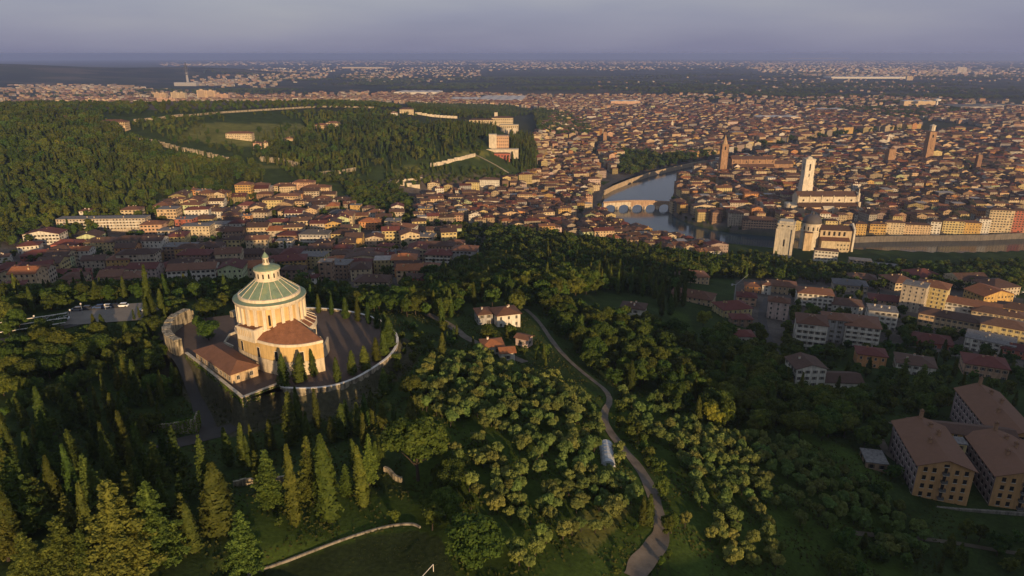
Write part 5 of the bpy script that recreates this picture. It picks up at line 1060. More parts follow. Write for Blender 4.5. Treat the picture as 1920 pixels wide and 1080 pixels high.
def tower_block(px0, px1, py, ptop, wall, i):
    gx, gy = pl((px0+px1)/2, py, 0); w = (px1-px0)*(gy*cP + ZC*sP)/FPX; h = zat(ptop, gy); root = empty('tower_block', (gx, gy, 0), 0, None, 'building', 'apartment slabs beyond the hill crest')
    n = max(2, int(w/28)); b = MB(); bb_ = MB()
    for k in range(n):
        x0 = -w/2 + k*w/n; o = (k % 2)*4; hk = h*(1 - .05*((k*7) % 3)); b.box(x0, x0 + w/n*.985, o, o + 22, -2, hk, 0); b.box(x0 + w/n*.3, x0 + w/n*.6, o + 6, o + 14, hk, hk + 4, 0)
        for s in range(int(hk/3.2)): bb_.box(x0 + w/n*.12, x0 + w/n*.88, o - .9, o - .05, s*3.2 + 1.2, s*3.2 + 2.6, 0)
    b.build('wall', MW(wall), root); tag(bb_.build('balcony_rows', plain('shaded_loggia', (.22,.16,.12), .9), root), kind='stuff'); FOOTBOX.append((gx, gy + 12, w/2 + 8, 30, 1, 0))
    root['label'] = ['wide','narrow','slim','broad','stout','long'][i % 6] + ' ' + wall + ' apartment slab of %s sections on the plain beyond the hill' % NUMW.get(n, str(n)); return root
for i, a in enumerate([(0,40,205,191,'peach'),(44,68,204,191,'salmon'),(75,98,205,191,'peach'),(101,134,204,189,'peach'),(163,228,203,186,'peach'),(231,263,206,191,'salmon'),(291,312,194,174,'peach'),(297,330,206,184,'salmon'),(323,348,196,173,'cream'),(371,404,190,169,'peach'),(404,428,190,176,'salmon'),(20,60,212,200,'salmon'),(110,135,212,202,'salmon'),(1795,1812,136,126,'white'),(1700,1712,150,143,'cream')]): tower_block(*a, i)
for i, (px0, px1, py, dep, hm, lab) in enumerate([(738,820,178,160,14,'long white roofed warehouse on the plain behind the hill'),(842,895,192,160,13,'white roofed factory hall beside a longer hall'),(890,978,193,330,12,'very long pale factory roof at the edge of the town'),(1540,1590,212,60,12,'pale office row beyond the old town trees'),(1695,1752,200,40,22,'long pale slab building beside a white water tower'),(1800,1880,205,120,10,'wide grey goods shed near the railway yards'),(1560,1700,147,200,12,'far row of pale industrial sheds on the plain'),(1145,1200,199,50,20,'pink barracks block among the eastern roofs'),(1420,1500,228,50,14,'cream hospital row beyond the river bend'),(640,720,128,200,14,'distant pale strip of sheds near the horizon'),(1480,1590,110,500,16,'distant pale depot near the horizon'),(1840,1920,203,60,12,'railway shed row with grey roof')]):
    gx, gy = pl((px0+px1)/2, py, 0); w = (px1-px0)*(gy*cP + ZC*sP)/FPX; root = empty('warehouse', (gx, gy, 0), math.radians(-6 + (i*5) % 9), lab, 'building', 'large sheds on the plain'); FOOTBOX.append((gx, gy + dep/2, w/2 + 5, dep/2 + 5, 1, 0))
    b = MB(); b.box(-w/2,w/2,0,dep,-2,hm,0); b.build('wall', MW(['white','cream','cream','beige','peach','grey','white','salmon','peach','cream','cream','grey'][i]), root); b = MB(); n = max(2, int(w/40))
    for k in range(n): x0, x1 = -w/2 + k*w/n, -w/2 + (k+1)*w/n; xm = (x0+x1)/2; b.poly([(x0,-1,hm+.1),(xm,-1,hm+3),(xm,dep+1,hm+3),(x0,dep+1,hm+.1)][::-1]); b.poly([(xm,-1,hm+3),(x1,-1,hm+.1),(x1,dep+1,hm+.1),(xm,dep+1,hm+3)][::-1]); b.poly([(x0,-1,hm+.1),(x1,-1,hm+.1),(xm,-1,hm+3)])
    b.build('roof', plaster('pale_sheet_roof', (.52,.47,.43), .12, .7, .02) if i not in (5, 11) else plaster('flat_roof_grey', (.20,.18,.165), .2), root)
gx, gy = pl(1755, 203, 0); b = MB(); b.lathe([(4,-1),(3,zat(190,gy)),(12,zat(189,gy)),(13,zat(186,gy)),(0,zat(184.5,gy))],12); tag(b.build('water_tower', M_WHITE, loc=(gx, gy, 0)), 'white mushroom shaped water tower beyond the old town', 'tower')
# ------------------------------------------------------------------ the rest of the town: nearest houses as things, the mass beyond as one fabric
_FB = [0, None]
def hit_box(x, y, r):
    if _FB[0] != len(FOOTBOX): _FB[0] = len(FOOTBOX); _FB[1] = np.array(FOOTBOX).T
    bx, by, hx, hy, ca, sa = _FB[1]; dx, dy = x - bx, y - by
    return bool(((np.abs(dx*ca + dy*sa) < hx + r) & (np.abs(-dx*sa + dy*ca) < hy + r)).any())
def near_road(x, y, pad=0.0):
    for Q, w in ROAD_LINES:
        if np.min(np.hypot(Q[:, 0] - x, Q[:, 1] - y)) < w/2 + pad: return True
    return False
def fill_grid(poly_px, yaw, sx, sy, jit, rmin, rmax, wide=1):
    c, s = math.cos(yaw), math.sin(yaw); lim = rmax; out = []
    u = np.arange(-lim, lim, sx); v = np.arange(-lim, lim, sy); U, V_ = np.meshgrid(u, v); U = U.ravel() + rng.uniform(-jit, jit, U.size)*sx; V_ = V_.ravel() + rng.uniform(-jit*.5, jit*.5, V_.size)*sy
    X = U*c - V_*s; Y = U*s + V_*c; r = np.hypot(X, Y); k = (Y > 200) & (r > rmin) & (r < rmax) & (np.abs(np.arctan2(X, Y)) < .72); X, Y = X[k], Y[k]
    px, py, d = proj(X, Y, 6.0 + 0*X); k = (px > -120) & (px < 2040); X, Y = X[k], Y[k]; Z = H(X, Y); px, py, d = proj(X, Y, Z); k = inpoly(px, py, poly_px) & (Z > -1.5); return X[k], Y[k], Z[k], px[k], py[k]
FILL = []
WC = ['cream']*7 + ['pale yellow']*4 + ['white']*3 + ['peach']*3 + ['ochre']*2 + ['salmon']*1 + ['beige']*5 + ['pink', 'orange', 'grey', 'brown', 'pale green']
RC = ['brown']*7 + ['terracotta']*4 + ['dark red']*2 + ['orange tile']
def fill(poly, yaw, sx, sy, jit, rmin, rmax, h0, h1, keep=.9, zone='', big=.08):
    X, Y, Z, PX, PY = fill_grid(poly, yaw, sx, sy, jit, rmin, rmax)
    FA = np.array([f[:3] for f in FOOT]); dr = np.minimum(sdist(X, Y, RIVER), sdist(X, Y, RIV2)) if len(X) else X
    for x, y, z, px, py, rv in zip(X, Y, Z, PX, PY, dr):
        uu = x*math.cos(yaw) + y*math.sin(yaw); ww = -x*math.sin(yaw) + y*math.cos(yaw)
        if zone in ('old town', 'east bank') and ((uu + 9*math.sin(ww*.011)) % 88 < 8.5 or (ww + 7*math.sin(uu*.013)) % 74 < 8): continue      # streets
        if rng.uniform() > keep or rv < (11 if zone == ZM else 9): continue
        w = sx*rng.uniform(.72, 1.06); d = sy*rng.uniform(.72, .98); h = rng.uniform(h0, h1)
        if rng.uniform() < big: w *= 1.6; h += 3
        if hit_box(x, y, min(w, d)*.42) or near_road(x, y, d*.45): continue
        if bool((np.hypot(FA[:, 0] - x, FA[:, 1] - y) < FA[:, 2]*.75 + d*.4).any()): continue
        FILL.append((x, y, z, w, d, h, yaw + rng.normal(0, .06) + (math.pi/2 if rng.uniform() < .13 else 0), random.choice(WC), random.choice(RC), random.choices(['hip','gable','cross','flat'], [5,6,2,.6])[0], zone, px, py))
MIDA = [(770,420),(800,365),(900,350),(1000,330),(1130,345),(1128,404),(1180,436),(1290,461),(1345,469),(1340,492),(1210,470),(1120,456),(1000,440),(920,425),(840,425)]
LEFTA = [(20,470),(100,450),(290,400),(300,380),(430,365),(560,350),(640,380),(740,400),(780,430),(900,455),(890,500),(790,530),(420,535),(300,535),(0,545)]
EASTA = [(1000,262),(1040,215),(1300,198),(1500,205),(1720,228),(1730,243),(1560,255),(1480,266),(1340,294),(1230,298),(1165,285),(1150,338),(1030,338),(985,345),(1010,300)]
fill(LEFTA, .12, 19, 17, .28, 380, 1100, 8, 14, .52, ZL); fill(MIDA, .18, 13.5, 13, .25, 500, 1250, 7.5, 12.5, .93, ZM)
fill(TOWN_POLYS[1], .03, 14, 14.5, .22, 700, 1500, 10, 16, .95, 'old town'); fill(TOWN_POLYS[1], .05, 19, 20, .22, 1500, 2700, 10, 17, .95, 'old town')
fill(EASTA, .42, 14, 14, .22, 1000, 1650, 9, 14, .93, 'east bank'); fill(EASTA, .3, 20, 20, .25, 1650, 3200, 9, 16, .9, 'east bank')
fill([(1640,530),(1700,520),(1920,545),(1920,600),(1780,575)], .2, 26, 24, .2, 300, 800, 6, 9, .25, ZR)
FILL.sort(key=lambda f: -(f[5] + f[3]*.4) / math.hypot(f[0], f[1]))
n_ind = max(0, 292 - len(HOUSES)); kk = 0; rest = []
for f in FILL:
    x, y, z, w, d, h, yaw, wc, rc, kd, zn, px, py = f
    if kk < n_ind and -10 < px < 1930 and rng.uniform() < .9: house_at(x, y, w, d, h, wc, rc, kd, yaw, zn); kk += 1
    else: rest.append(f)
# labels for every house: look first, then its neighbour
PLACE = {ZL: 'in the shaded quarter behind the church hill', ZS: 'on the sunlit edge below the wooded hill', ZM: 'among the old roofs before the bridge', ZR: 'on the wooded slope above the river', 'river front': 'on the far river bank', 'green hill': 'alone on the green hill', 'old town': 'in the dense old town', 'east bank': 'on the eastern bank', 'plaza': 'by the plaza'}
KW = {'hip': 'hipped', 'gable': 'gabled', 'cross': 'crosswise', 'flat': 'flat'}
seen = {}
for hh in HOUSES:
    o = hh['o']; o['category'] = 'house' if o.name.startswith(('house', 'annex')) else 'building'
    if hh['label']: o['label'] = hh['label']; continue
    near = sorted(HOUSES, key=lambda q: (q['x']-hh['x'])**2 + (q['y']-hh['y'])**2)[1:4]; nb = next((q for q in near if q['wall'] != hh['wall']), near[0])
    rt = 'flat roof' if hh['kind'] == 'flat' else '%s %s roof' % (KW[hh['kind']], {'orange tile': 'orange'}.get(hh['roof'], hh['roof']))
    o['label'] = '%s %s storey house, %s, beside a %s house, %s' % (hh['wall'], NUMW.get(hh['ns'], 'many'), rt, nb['wall'], {'shaded quarter': 'shaded quarter', 'sunlit slope': 'sunlit slope', 'old quarter': 'near the bridge', 'river suburb': 'wooded slope', 'river front': 'river bank', 'green hill': 'green hill', 'old town': 'old town', 'east bank': 'east bank', 'plaza': 'plaza'}[hh['zone']])
    o['group'] = 'houses ' + PLACE[hh['zone']]
# far settlements on the plain, as seen from above they thin out into fields
for (poly, n, w0, w1, h0, h1) in [
    ([(0,168),(300,170),(460,178),(700,172),(740,180),(740,198),(560,196),(300,206),(240,212),(0,214)],1300,10,24,7,15),([(700,172),(1000,178),(1320,178),(1330,196),(1040,214),(1000,204),(900,202),(760,205),(700,196)],1900,10,24,7,14),
    ([(360,126),(640,124),(640,140),(480,168),(360,160)],500,14,30,7,16),([(640,128),(900,122),(900,150),(640,162)],420,14,30,6,12),([(900,115),(1400,113),(1400,128),(900,135)],450,20,44,6,14),([(1400,112),(1920,110),(1920,143),(1560,146),(1400,132)],1200,20,50,7,16),
    ([(0,160),(240,160),(340,172),(0,172)],260,14,34,6,12),([(1100,140),(1920,140),(1920,170),(1100,168)],160,12,26,6,10),([(1320,176),(1560,180),(1920,190),(1920,246),(1740,226),(1500,205),(1330,196)],800,11,28,7,14),([(300,111),(1920,110),(1920,118),(300,122)],1500,26,60,8,16),([(1290,150),(1700,150),(1900,172),(1290,178)],90,12,22,6,10)]:
    xs = [p[0] for p in poly]; ys = [p[1] for p in poly]; m = 0; tries = 0; cl = []
    while m < n and tries < n*30:
        tries += 1
        if not cl or rng.uniform() < .12:
            q = (rng.uniform(min(xs), max(xs)), rng.uniform(min(ys), max(ys)))
            if not inpoly(q[0], q[1], poly): continue
            cl.append(pl(*q, 0)); cc = cl[-1]
        else: cc = cl[rng.integers(len(cl))]
        rr_ = math.hypot(*cc); sp_ = rr_*.035; x, y = cc[0] + rng.normal(0, sp_), cc[1] + rng.normal(0, sp_*1.6); r0 = math.hypot(x, y)
        if r0 < 1700 or y < 500: continue
        z = hgt(x, y); zf = z + (float(curv(x, y)) if r0 > 1500 else 0)
        if zf > 26 or zf < -1.5 or (r0 < 4000 and hit_box(x, y, 8)): continue
        px, py, _ = proj(x, y, 0.0); 
        if not inpoly(px, py, poly): continue
        rest.append((x, y, z, rng.uniform(w0, w1), rng.uniform(w0, w1)*.7, rng.uniform(h0, h1), rng.uniform(-.5, .5), random.choice(['cream','white','peach','beige','pink','salmon']), random.choice(['brown','terracotta','terracotta','dark red']), 'hip' if w1 < 30 else 'flat', 'plain', px, py)); m += 1
def town_fabric_mat():
    m, nt, b = nodes_of('town_fabric'); at = nt.nodes.new('ShaderNodeAttribute'); at.attribute_name = 'paint'; uv = nt.nodes.new('ShaderNodeUVMap'); uv.uv_map = 'metres'
    sp = nt.nodes.new('ShaderNodeSeparateXYZ'); nt.links.new(uv.outputs[0], sp.inputs[0]); n1 = noise(nt, .4, 4)
    fu = math_n(nt, 'FRACT', math_n(nt, 'DIVIDE', sp.outputs[0], 2.9)); fv = math_n(nt, 'FRACT', math_n(nt, 'DIVIDE', sp.outputs[1], 3.2))
    def inside(v, a, c): return math_n(nt, 'MULTIPLY', math_n(nt, 'GREATER_THAN', v, a), math_n(nt, 'LESS_THAN', v, c))
    win = math_n(nt, 'MULTIPLY', math_n(nt, 'MULTIPLY', inside(fu, .33, .67), inside(fv, .28, .76)), math_n(nt, 'GREATER_THAN', sp.outputs[1], 0.0))
    c = mixc(nt, 1.0, at.outputs['Color'], ramp(nt, n1.outputs[0], [(.3, (.72,.72,.72)), (.7, (1.25,1.22,1.2))]).outputs[0], 'MULTIPLY')
    c = mixc(nt, win, c, (.04,.035,.03)); nt.links.new(c, b.inputs['Base Color']); b.inputs['Roughness'].default_value = .85; return m
def build_fabric(rest):
    V, Fc, colr, uvs = [], [], [], []
    def face(pts, c, uv=None):
        i = len(V); V.extend(pts); Fc.append(tuple(range(i, i + len(pts)))); colr.extend([(*c, 1)]*len(pts)); uvs.extend(uv or [(-1, -1)]*len(pts))
    for (x, y, z, w, d, h, yaw, wc, rc, kd, zn, px, py) in rest:
        c_, s_ = math.cos(yaw), math.sin(yaw); T = lambda a, b_, zz: (x + a*c_ - b_*s_, y + a*s_ + b_*c_, z + zz)
        far = math.hypot(x, y) > 3000; v_ = rng.uniform(.36, .92)*(.75 if far and math.hypot(x, y) < 9000 else 1.1 if far else 1); wcol = tuple(q*v_ for q in WALLS[wc]); v_ = rng.uniform(.6, 1.25); rcol = tuple(q*v_ for q in ROOFS[rc]); hw, hd = w/2, d/2
        cs = [(-hw,-hd),(hw,-hd),(hw,hd),(-hw,hd)]
        for k in range(4):
            a, b_ = cs[k], cs[(k+1) % 4]; L = math.dist(a, b_); o = rng.uniform(0, 2.9)
            face([T(*a,-2), T(*b_,-2), T(*b_,h), T(*a,h)], wcol, [(o,-2),(o+L,-2),(o+L,h),(o,h)] if not far else None)
        rise = min(w, d)*.2; X, Y = hw + .5, hd + .5
        if kd == 'flat':
            face([T(*p,h+.05) for p in cs], (.24,.21,.19) if far else (.32,.28,.25)); continue
        A, B, C_, D = (-X,-Y), (X,-Y), (X,Y), (-X,Y); ax = (w >= d) if kd != 'cross' else (w < d); i = min(X, Y)*.95 if kd == 'hip' else 0
        if kd == 'hip': ax = w >= d
        r0, r1 = ((-X+i,0),(X-i,0)) if ax else ((0,-Y+i),(0,Y-i)); q = h - .1; t = h + rise
        if ax: fs = [[T(*A,q),T(*B,q),T(*r1,t),T(*r0,t)],[T(*C_,q),T(*D,q),T(*r0,t),T(*r1,t)]]; es = [[T(*B,q),T(*C_,q),T(*r1,t)],[T(*D,q),T(*A,q),T(*r0,t)]]
        else: fs = [[T(*B,q),T(*C_,q),T(*r1,t),T(*r0,t)],[T(*D,q),T(*A,q),T(*r0,t),T(*r1,t)]]; es = [[T(*A,q),T(*B,q),T(*r0,t)],[T(*C_,q),T(*D,q),T(*r1,t)]]
        for f_ in fs: face(f_, rcol)
        for f_ in es: face(f_, rcol if kd == 'hip' else wcol)
        if not far and rng.uniform() < .7:
            cx, cy = rng.uniform(-.3,.3)*w, rng.uniform(-.3,.3)*d; k = .45; q = h + rise*.4
            p = [(cx-k,cy-k),(cx+k,cy-k),(cx+k,cy+k),(cx-k,cy+k)]
            for e in range(4): face([T(*p[e],q-1), T(*p[(e+1)%4],q-1), T(*p[(e+1)%4],q+1.4), T(*p[e],q+1.4)], wcol)
            face([T(*e,q+1.4) for e in p], rcol)
        if not far and rng.uniform() < .16:                                   # roof terrace or dormer
            cx, cy = rng.uniform(-.2,.2)*w, -hd*.35; p = [(cx-2,cy-1.6),(cx+2,cy-1.6),(cx+2,cy+1.6),(cx-2,cy+1.6)]
            for e in range(4): face([T(*p[e],h-.5), T(*p[(e+1)%4],h-.5), T(*p[(e+1)%4],h+2.6), T(*p[e],h+2.6)], wcol, [(.4,0),(3,0),(3,3),(.4,3)])
            face([T(*e,h+2.6) for e in p], rcol)
    me = bpy.data.meshes.new('town_fabric'); me.from_pydata(V, [], Fc); a = me.color_attributes.new('paint', 'FLOAT_COLOR', 'CORNER'); a.data.foreach_set('color', np.array(colr, np.float32).ravel())
    u = me.uv_layers.new(name='metres'); u.data.foreach_set('uv', np.array(uvs, np.float32).ravel()); me.materials.append(town_fabric_mat()); me.update()
    tag(obj('town_fabric', me), 'mass of small tiled houses filling the old town and the plain beyond', 'houses', kind='stuff')
build_fabric(rest); print('HOUSES', len(HOUSES), 'REST', len(rest))
# ------------------------------------------------------------------ trees
SPOTS = []      # kind, x, y, height, zone phrase, width factor, variant
TREE_XY = {}
def free(x, y, r):
    c = (int(x//8), int(y//8))
    for i in (-1, 0, 1):
        for j in (-1, 0, 1):
            for (a, b, q) in TREE_XY.get((c[0]+i, c[1]+j), ()):
                if (x-a)**2 + (y-b)**2 < (r+q)**2: return False
    return True
def put(kind, x, y, h, zone, wf=1.0, var=None, r=1.2):
    SPOTS.append((kind, x, y, h, zone, wf, var)); TREE_XY.setdefault((int(x//8), int(y//8)), []).append((x, y, r))
def put_px(kind, px, pb, pt, zone, wf=1.0, var=None, r=1.2):          # foot and tip in the photo
    x, y, z = ground(px, pb); h = zat(pt, y) - z; h = max(h, 2.0); wf = wf*rng.uniform(.82, 1.22); put(kind, x, y, h, zone, wf, var, r)
C2 = lambda x, y: (x/2.455, 640 + y/2.455)
def c2(kind, x, yb, yt, zone, wf=1.0, var=None, ox=0, r=1.2): put_px(kind, ox + x/2.455, 640 + yb/2.455, 640 + yt/2.455, zone, wf, var, r)
# around the plaza
for (px, pb, pt) in [(598,588,551),(622,591,551),(649,598,558),(672,603,562),(692,608,566),(707,617,576),(722,634,585),(731,652,596),(722,668,620),(706,679,632),(686,696,648),(661,704,658),(634,717,668)]: put_px('cypress', px, pb, pt, 'on the plaza rim by the parapet', 1.25, r=2.5)
for (px, pb, pt) in [(533,728,664),(562,717,661),(590,706,655)]: put_px('cypress', px, pb, pt, 'in front of the bowed church wall', 1.1, r=2.5)
# lower left slope
ZF = 'on the park slope below the bastion'
for (x, yb, yt) in [(118,395,255),(205,400,210),(330,405,180),(455,375,210),(505,340,150),(600,255,70),(640,300,80),(580,425,235),(590,495,370),(745,275,130),(822,245,120),(25,485,290),(65,555,370),(268,785,520),(80,995,680),(765,565,410),(818,605,390),(845,745,610),(1060,575,390),(1120,575,380),(1182,565,380),(1362,855,470),(1522,835,450),(1022,885,560),(1345,485,230),(1382,435,210),(1465,405,220),(1530,465,345),(497,560,360),(660,440,330),(10,430,300),(172,480,380),(700,300,190)]: c2('cypress', x, yb, yt, ZF, 1.0 if x != 1022 else 1.5, 2 if x in (1022, 118) else None, r=2.0)
for (px, pb, pt) in [(624,822,783),(642,822,758),(652,812,750),(674,815,755),(686,802,739),(700,795,745),(696,770,730),(720,740,690),(740,800,760),(772,800,742),(683,952,836)]: put_px('cypress', px, pb, pt, 'below the plaza parapet', 1.1, r=2.0)
ZC_ = 'among the conifers in the sloping park'
for (x, yb, yt, wf, v) in [(352,640,400,.8,0),(560,1060,640,1.05,2),(290,1060,810,1.2,2),(740,1010,650,1.0,0),(462,830,520,.8,1),(960,705,430,.75,1),(1250,765,500,.9,1),(1440,745,430,.85,1),(1122,1050,790,1.2,0),(105,890,540,1.0,0),(192,830,600,1.0,0),(40,1010,620,.9,1),(640,720,570,1.1,0),(420,1075,860,1.1,0),(150,1075,880,1.1,2),(650,1075,900,1.0,1),(20,760,580,1.0,1),(960,870,690,.8,1),(1700,660,430,.9,1),(1760,400,270,.9,1),(1600,700,560,.9,0)]: c2('cedar', x, yb, yt, ZC_, wf, v, r=3.0)
c2('pine', 1925, 640, 368, 'above the sports pitch', 1.15, 0, r=5); c2('broadleaf', 2180, 1035, 830, 'at the foot of the olive grove', 1.0, 1, r=4)
for (x, y, h) in [(60,120,8),(130,150,9),(230,130,9),(330,120,10),(420,110,9),(500,90,9),(620,70,9),(690,90,9),(20,210,8),(100,220,8),(180,210,7),(280,250,8),(400,190,9),(460,140,9),(90,40,10),(200,20,11),(300,40,12),(380,30,10),(250,80,10),(150,80,9),(30,70,9),(560,160,8),(700,200,8)]:
    p = ground(*C2(x, y + 40)); put('broadleaf', p[0], p[1], h*.95, 'in the copse left of the bastion', 1.0, r=2.6)
for (px, pb, h) in [(120,688,9),(60,690,8),(110,660,10),(140,672,9),(560,925,6),(40,665,8),(90,672,9)]: x, y, z = ground(px, pb); put('broadleaf', x, y, h, 'in the copse left of the bastion', 1.05, r=2)
for (px, pb, pt) in [(33,563,512),(97,560,525),(163,558,505),(125,568,528),(203,558,520),(235,565,520),(280,590,498),(290,592,545),(302,580,540),(317,572,512),(180,625,588),(200,632,588),(252,600,580),(262,596,575),(276,606,560),(240,640,605),(280,650,612),(424,562,515),(360,540,505),(60,575,540),(10,590,545)]: put_px('cypress', px, pb, pt, 'by the car park behind the copse', 1.0, r=1.5)
for (px, pb, pt) in [(386,600,560),(392,640,600),(372,620,595),(405,590,560),(350,560,540),(420,580,550),(390,575,555)]: put_px('broadleaf', px, pb, pt, 'in the garden inside the fort wall', 1.1, r=1.5)
# olive rows, one polyline a row
_gx, _gy, _ = ground(1142, 872)
for _k in range(-1, 4): TREE_XY.setdefault((int(_gx//8), int((_gy + _k*4)//8)), []).append((_gx, _gy + _k*4, 3.4))
C3 = lambda x, y: (640 + x/2.455, 640 + y/2.455); C4 = lambda x, y: (1280 + x/2.455, 640 + y/2.455)
def row(pts, cm, zone, sp=2.7, jit=.4, hm=4.9):
    P = [ground(*cm(*p))[:2] for p in pts]
    for a, b in zip(P[:-1], P[1:]):
        L = math.dist(a, b); n = max(1, int(L/sp))
        for k in range(n):
            t = (k + rng.uniform(.2, .8))/n; x = a[0] + (b[0]-a[0])*t + rng.normal(0, jit); y = a[1] + (b[1]-a[1])*t + rng.normal(0, jit)
            if free(x, y, .5) and not near_road(x, y, .8): put('olive', x, y, hm*rng.uniform(.8, 1.2), zone, rng.uniform(.66, .88), r=1.0)
ZO1 = 'in the terraced olive grove left of the lane'; ZO2 = 'in the olive grove right of the lane'
for r_ in [[(430,100),(350,240),(385,340)],[(540,100),(520,190),(440,250),(400,330)],[(640,120),(600,230),(540,300),(490,370)],[(700,200),(650,270),(560,350),(500,400)],[(740,200),(775,290),(730,370),(640,420)],[(950,230),(960,320),(900,380),(850,440)],[(960,200),(1050,300),(1080,400)],[(770,500),(860,490)],[(980,490),(900,560),(830,620),(790,700),(850,790)],
           [(1150,340),(1190,450),(1130,560),(1090,680)],[(1080,460),(1030,560),(990,640)],[(660,530),(720,640),(740,760)],[(560,650),(640,740),(740,800)],[(1290,500),(1270,600),(1200,700)],[(1370,720),(1270,800),(1190,870)],[(1150,870),(1000,920),(880,950),(920,1020)],[(500,520),(570,560),(640,580)],[(480,80),(560,110),(650,100),(700,130)],[(850,180),(920,200),(990,180)],[(620,60),(700,90)],[(1180,380),(1120,300),(1040,240)],[(1060,700),(980,760),(900,800)],[(1120,780),(1060,800)],[(870,650),(800,660)],[(780,960),(820,1040),(900,1075)],[(430,200),(380,260)],[(1150,560),(1110,680)]]: row(r_, C3, ZO1)
for r_ in [[(0,440),(60,560),(50,660),(90,800)],[(100,460),(130,560),(100,640)],[(150,660),(190,750),(210,830),(250,950),(330,1020)],[(270,700),(330,790),(390,870),(380,950),(430,1060)],[(340,640),(430,700),(560,760),(640,830),(720,930)],[(100,900),(180,960)],[(520,830),(570,870)],[(400,730),(470,760)]]: row(r_, C4, ZO2, 2.8)
for r_ in [[(1300,300),(1400,350),(1560,330)],[(1330,360),(1440,420),(1560,430)],[(1400,420),(1480,480),(1570,480)],[(1500,520),(1570,560)],[(1290,250),(1350,320)],[(1420,300),(1560,270)]]: row(r_, C3, ZO2, 2.9)
def clear_box(x, y):
    bx, by, hx, hy, ca, sa = CLEAR_A; dx, dy = x - bx, y - by
    return bool(((np.abs(dx*ca + dy*sa) < hx) & (np.abs(-dx*sa + dy*ca) < hy)).any())
CLEAR_A = np.array(CLEAR).T
def area(kind, poly, sp, h0, h1, zone, keep=1.0, wf=(.85, 1.15), jit=.38, rmin=60, rmax=2200, mix=None, pad=.8, clump=0.0):
    pts = np.array([ground(*p)[:2] for p in poly]); x0, y0 = pts.min(0) - 20; x1, y1 = pts.max(0) + 20; X, Y = np.meshgrid(np.arange(x0, x1, sp), np.arange(y0, y1, sp)); X = X.ravel(); Y = Y.ravel()
    X = X + rng.uniform(-jit, jit, X.size)*sp; Y = Y + rng.uniform(-jit, jit, Y.size)*sp; k = Y > 60; X, Y = X[k], Y[k]; Z = H(X, Y); px, py, _ = proj(X, Y, Z); k = inpoly(px, py, poly) & (~(inpoly(px, py, MEADOW_POLYS[0]) | inpoly(px, py, MEADOW_POLYS[1]) | inpoly(px, py, MEADOW_POLYS[4])) | (rng.uniform(size=X.size) < .42)) & (rng.uniform(size=X.size) < keep) & (np.hypot(X, Y) < rmax) & (Z > -3)
    if clump > 0: k &= (np.sin(X*.021 + 1.3) + np.sin(Y*.017 + X*.008) + rng.normal(0, .5, X.size)) > clump - 1.0
    X, Y = X[k], Y[k]; k = (sdist(X, Y, PLAZA) > 1.5) & (sdist(X, Y, LOT) > 1) & (sdist(X, Y, PITCH_POLY) > 2.5)
    for x, y in zip(X[k], Y[k]):
        if hit_box(x, y, 1.2) or (CLEAR and y < 620 and clear_box(x, y)) or (abs(x) < 320 and y < 620 and near_road(x, y, 1.0)) or not free(x, y, pad): continue
        kd = kind
        if mix and rng.uniform() < mix[1]: kd = mix[0]
        hh = rng.uniform(h0, h1) * (1.25 if kd == 'cypress' and kind != 'cypress' else 1.0) * (.55 if kd == 'cypress' and False else 1); put(kd, float(x), float(y), float(hh), zone, float(rng.uniform(*wf)), r=pad)
area('olive', [C4(130,430),C4(480,470),C4(700,560),C4(900,730),C4(1150,900),C4(1180,985),C4(900,1000),C4(750,850),C4(560,720),C4(300,580)], 3.9, 4.0, 5.2, ZO2, .95, wf=(.68,.88))
area('olive', [C3(430,90),C3(700,110),C3(1000,190),C3(1190,330),C3(1190,480),C3(1280,500),C3(1350,560),C3(1340,720),C3(1180,880),C3(1000,950),C3(870,1000),C3(760,850),C3(560,680),C3(500,520),C3(640,440),C3(370,330),C3(340,230)], 3.8, 3.8, 5.2, ZO1, .55, wf=(.68,.92), jit=.45)
area('olive', [C4(-60,330),C4(60,400),C4(150,440),C4(300,590),C4(420,700),C4(560,790),C4(480,800),C4(330,760),C4(200,700),C4(100,680),C4(-40,560)], 3.9, 3.9, 5.2, ZO2, .8, wf=(.68,.92), jit=.45)
area('olive', [C4(0,560),C4(120,660),C4(330,800),C4(450,900),C4(480,1060),C4(250,1075),C4(60,960),C4(-20,800)], 4.2, 3.9, 5.2, ZO2, .38, wf=(.68,.92), jit=.45)
area('cypress', [(430,850),(520,840),(720,830),(720,930),(560,925),(440,900)], 7.5, 8, 13, ZF, .5, pad=1.5)
area('broadleaf', [(440,905),(560,935),(720,930),(760,985),(600,985),(450,1010)], 6.5, 2, 4, 'in the undergrowth above the sports pitch', .5, pad=1.2)
area('broadleaf', [(1160,760),(1190,790),(1230,860),(1250,900),(1225,890),(1190,850),(1160,815)], 4.5, 3, 5.5, 'along the lane', .7, pad=1)
area('cedar', [(0,840),(150,830),(330,880),(360,960),(420,1090),(0,1090)], 6.3, 9, 15, ZC_, .85, wf=(.75, 1.15), pad=1.7, mix=('cypress', .45))
area('broadleaf', [(0,720),(320,740),(340,850),(360,930),(380,1000),(0,1000)], 5, 2.0, 4.2, 'in the undergrowth of the sloping park', .6, pad=1.2)
area('cypress', [(60,740),(300,760),(330,850),(150,860)], 9, 9, 15, ZF, .5, pad=1.5)
area('broadleaf', [(1230,720),(1330,690),(1480,720),(1640,780),(1660,860),(1560,830),(1480,830),(1330,810),(1240,770)], 6.5, 7, 12, 'in the dark wood beside the olive grove', .9, mix=('cypress', .12), pad=1.8)
area('broadleaf', [(1080,690),(1060,640),(1020,590),(990,560),(1200,610),(1300,650),(1400,620),(1490,660),(1480,730),(1340,690),(1230,730),(1180,735)], 7, 7, 12, 'on the wooded slope right of the lane', .92, mix=('cypress', .07), pad=1.8)
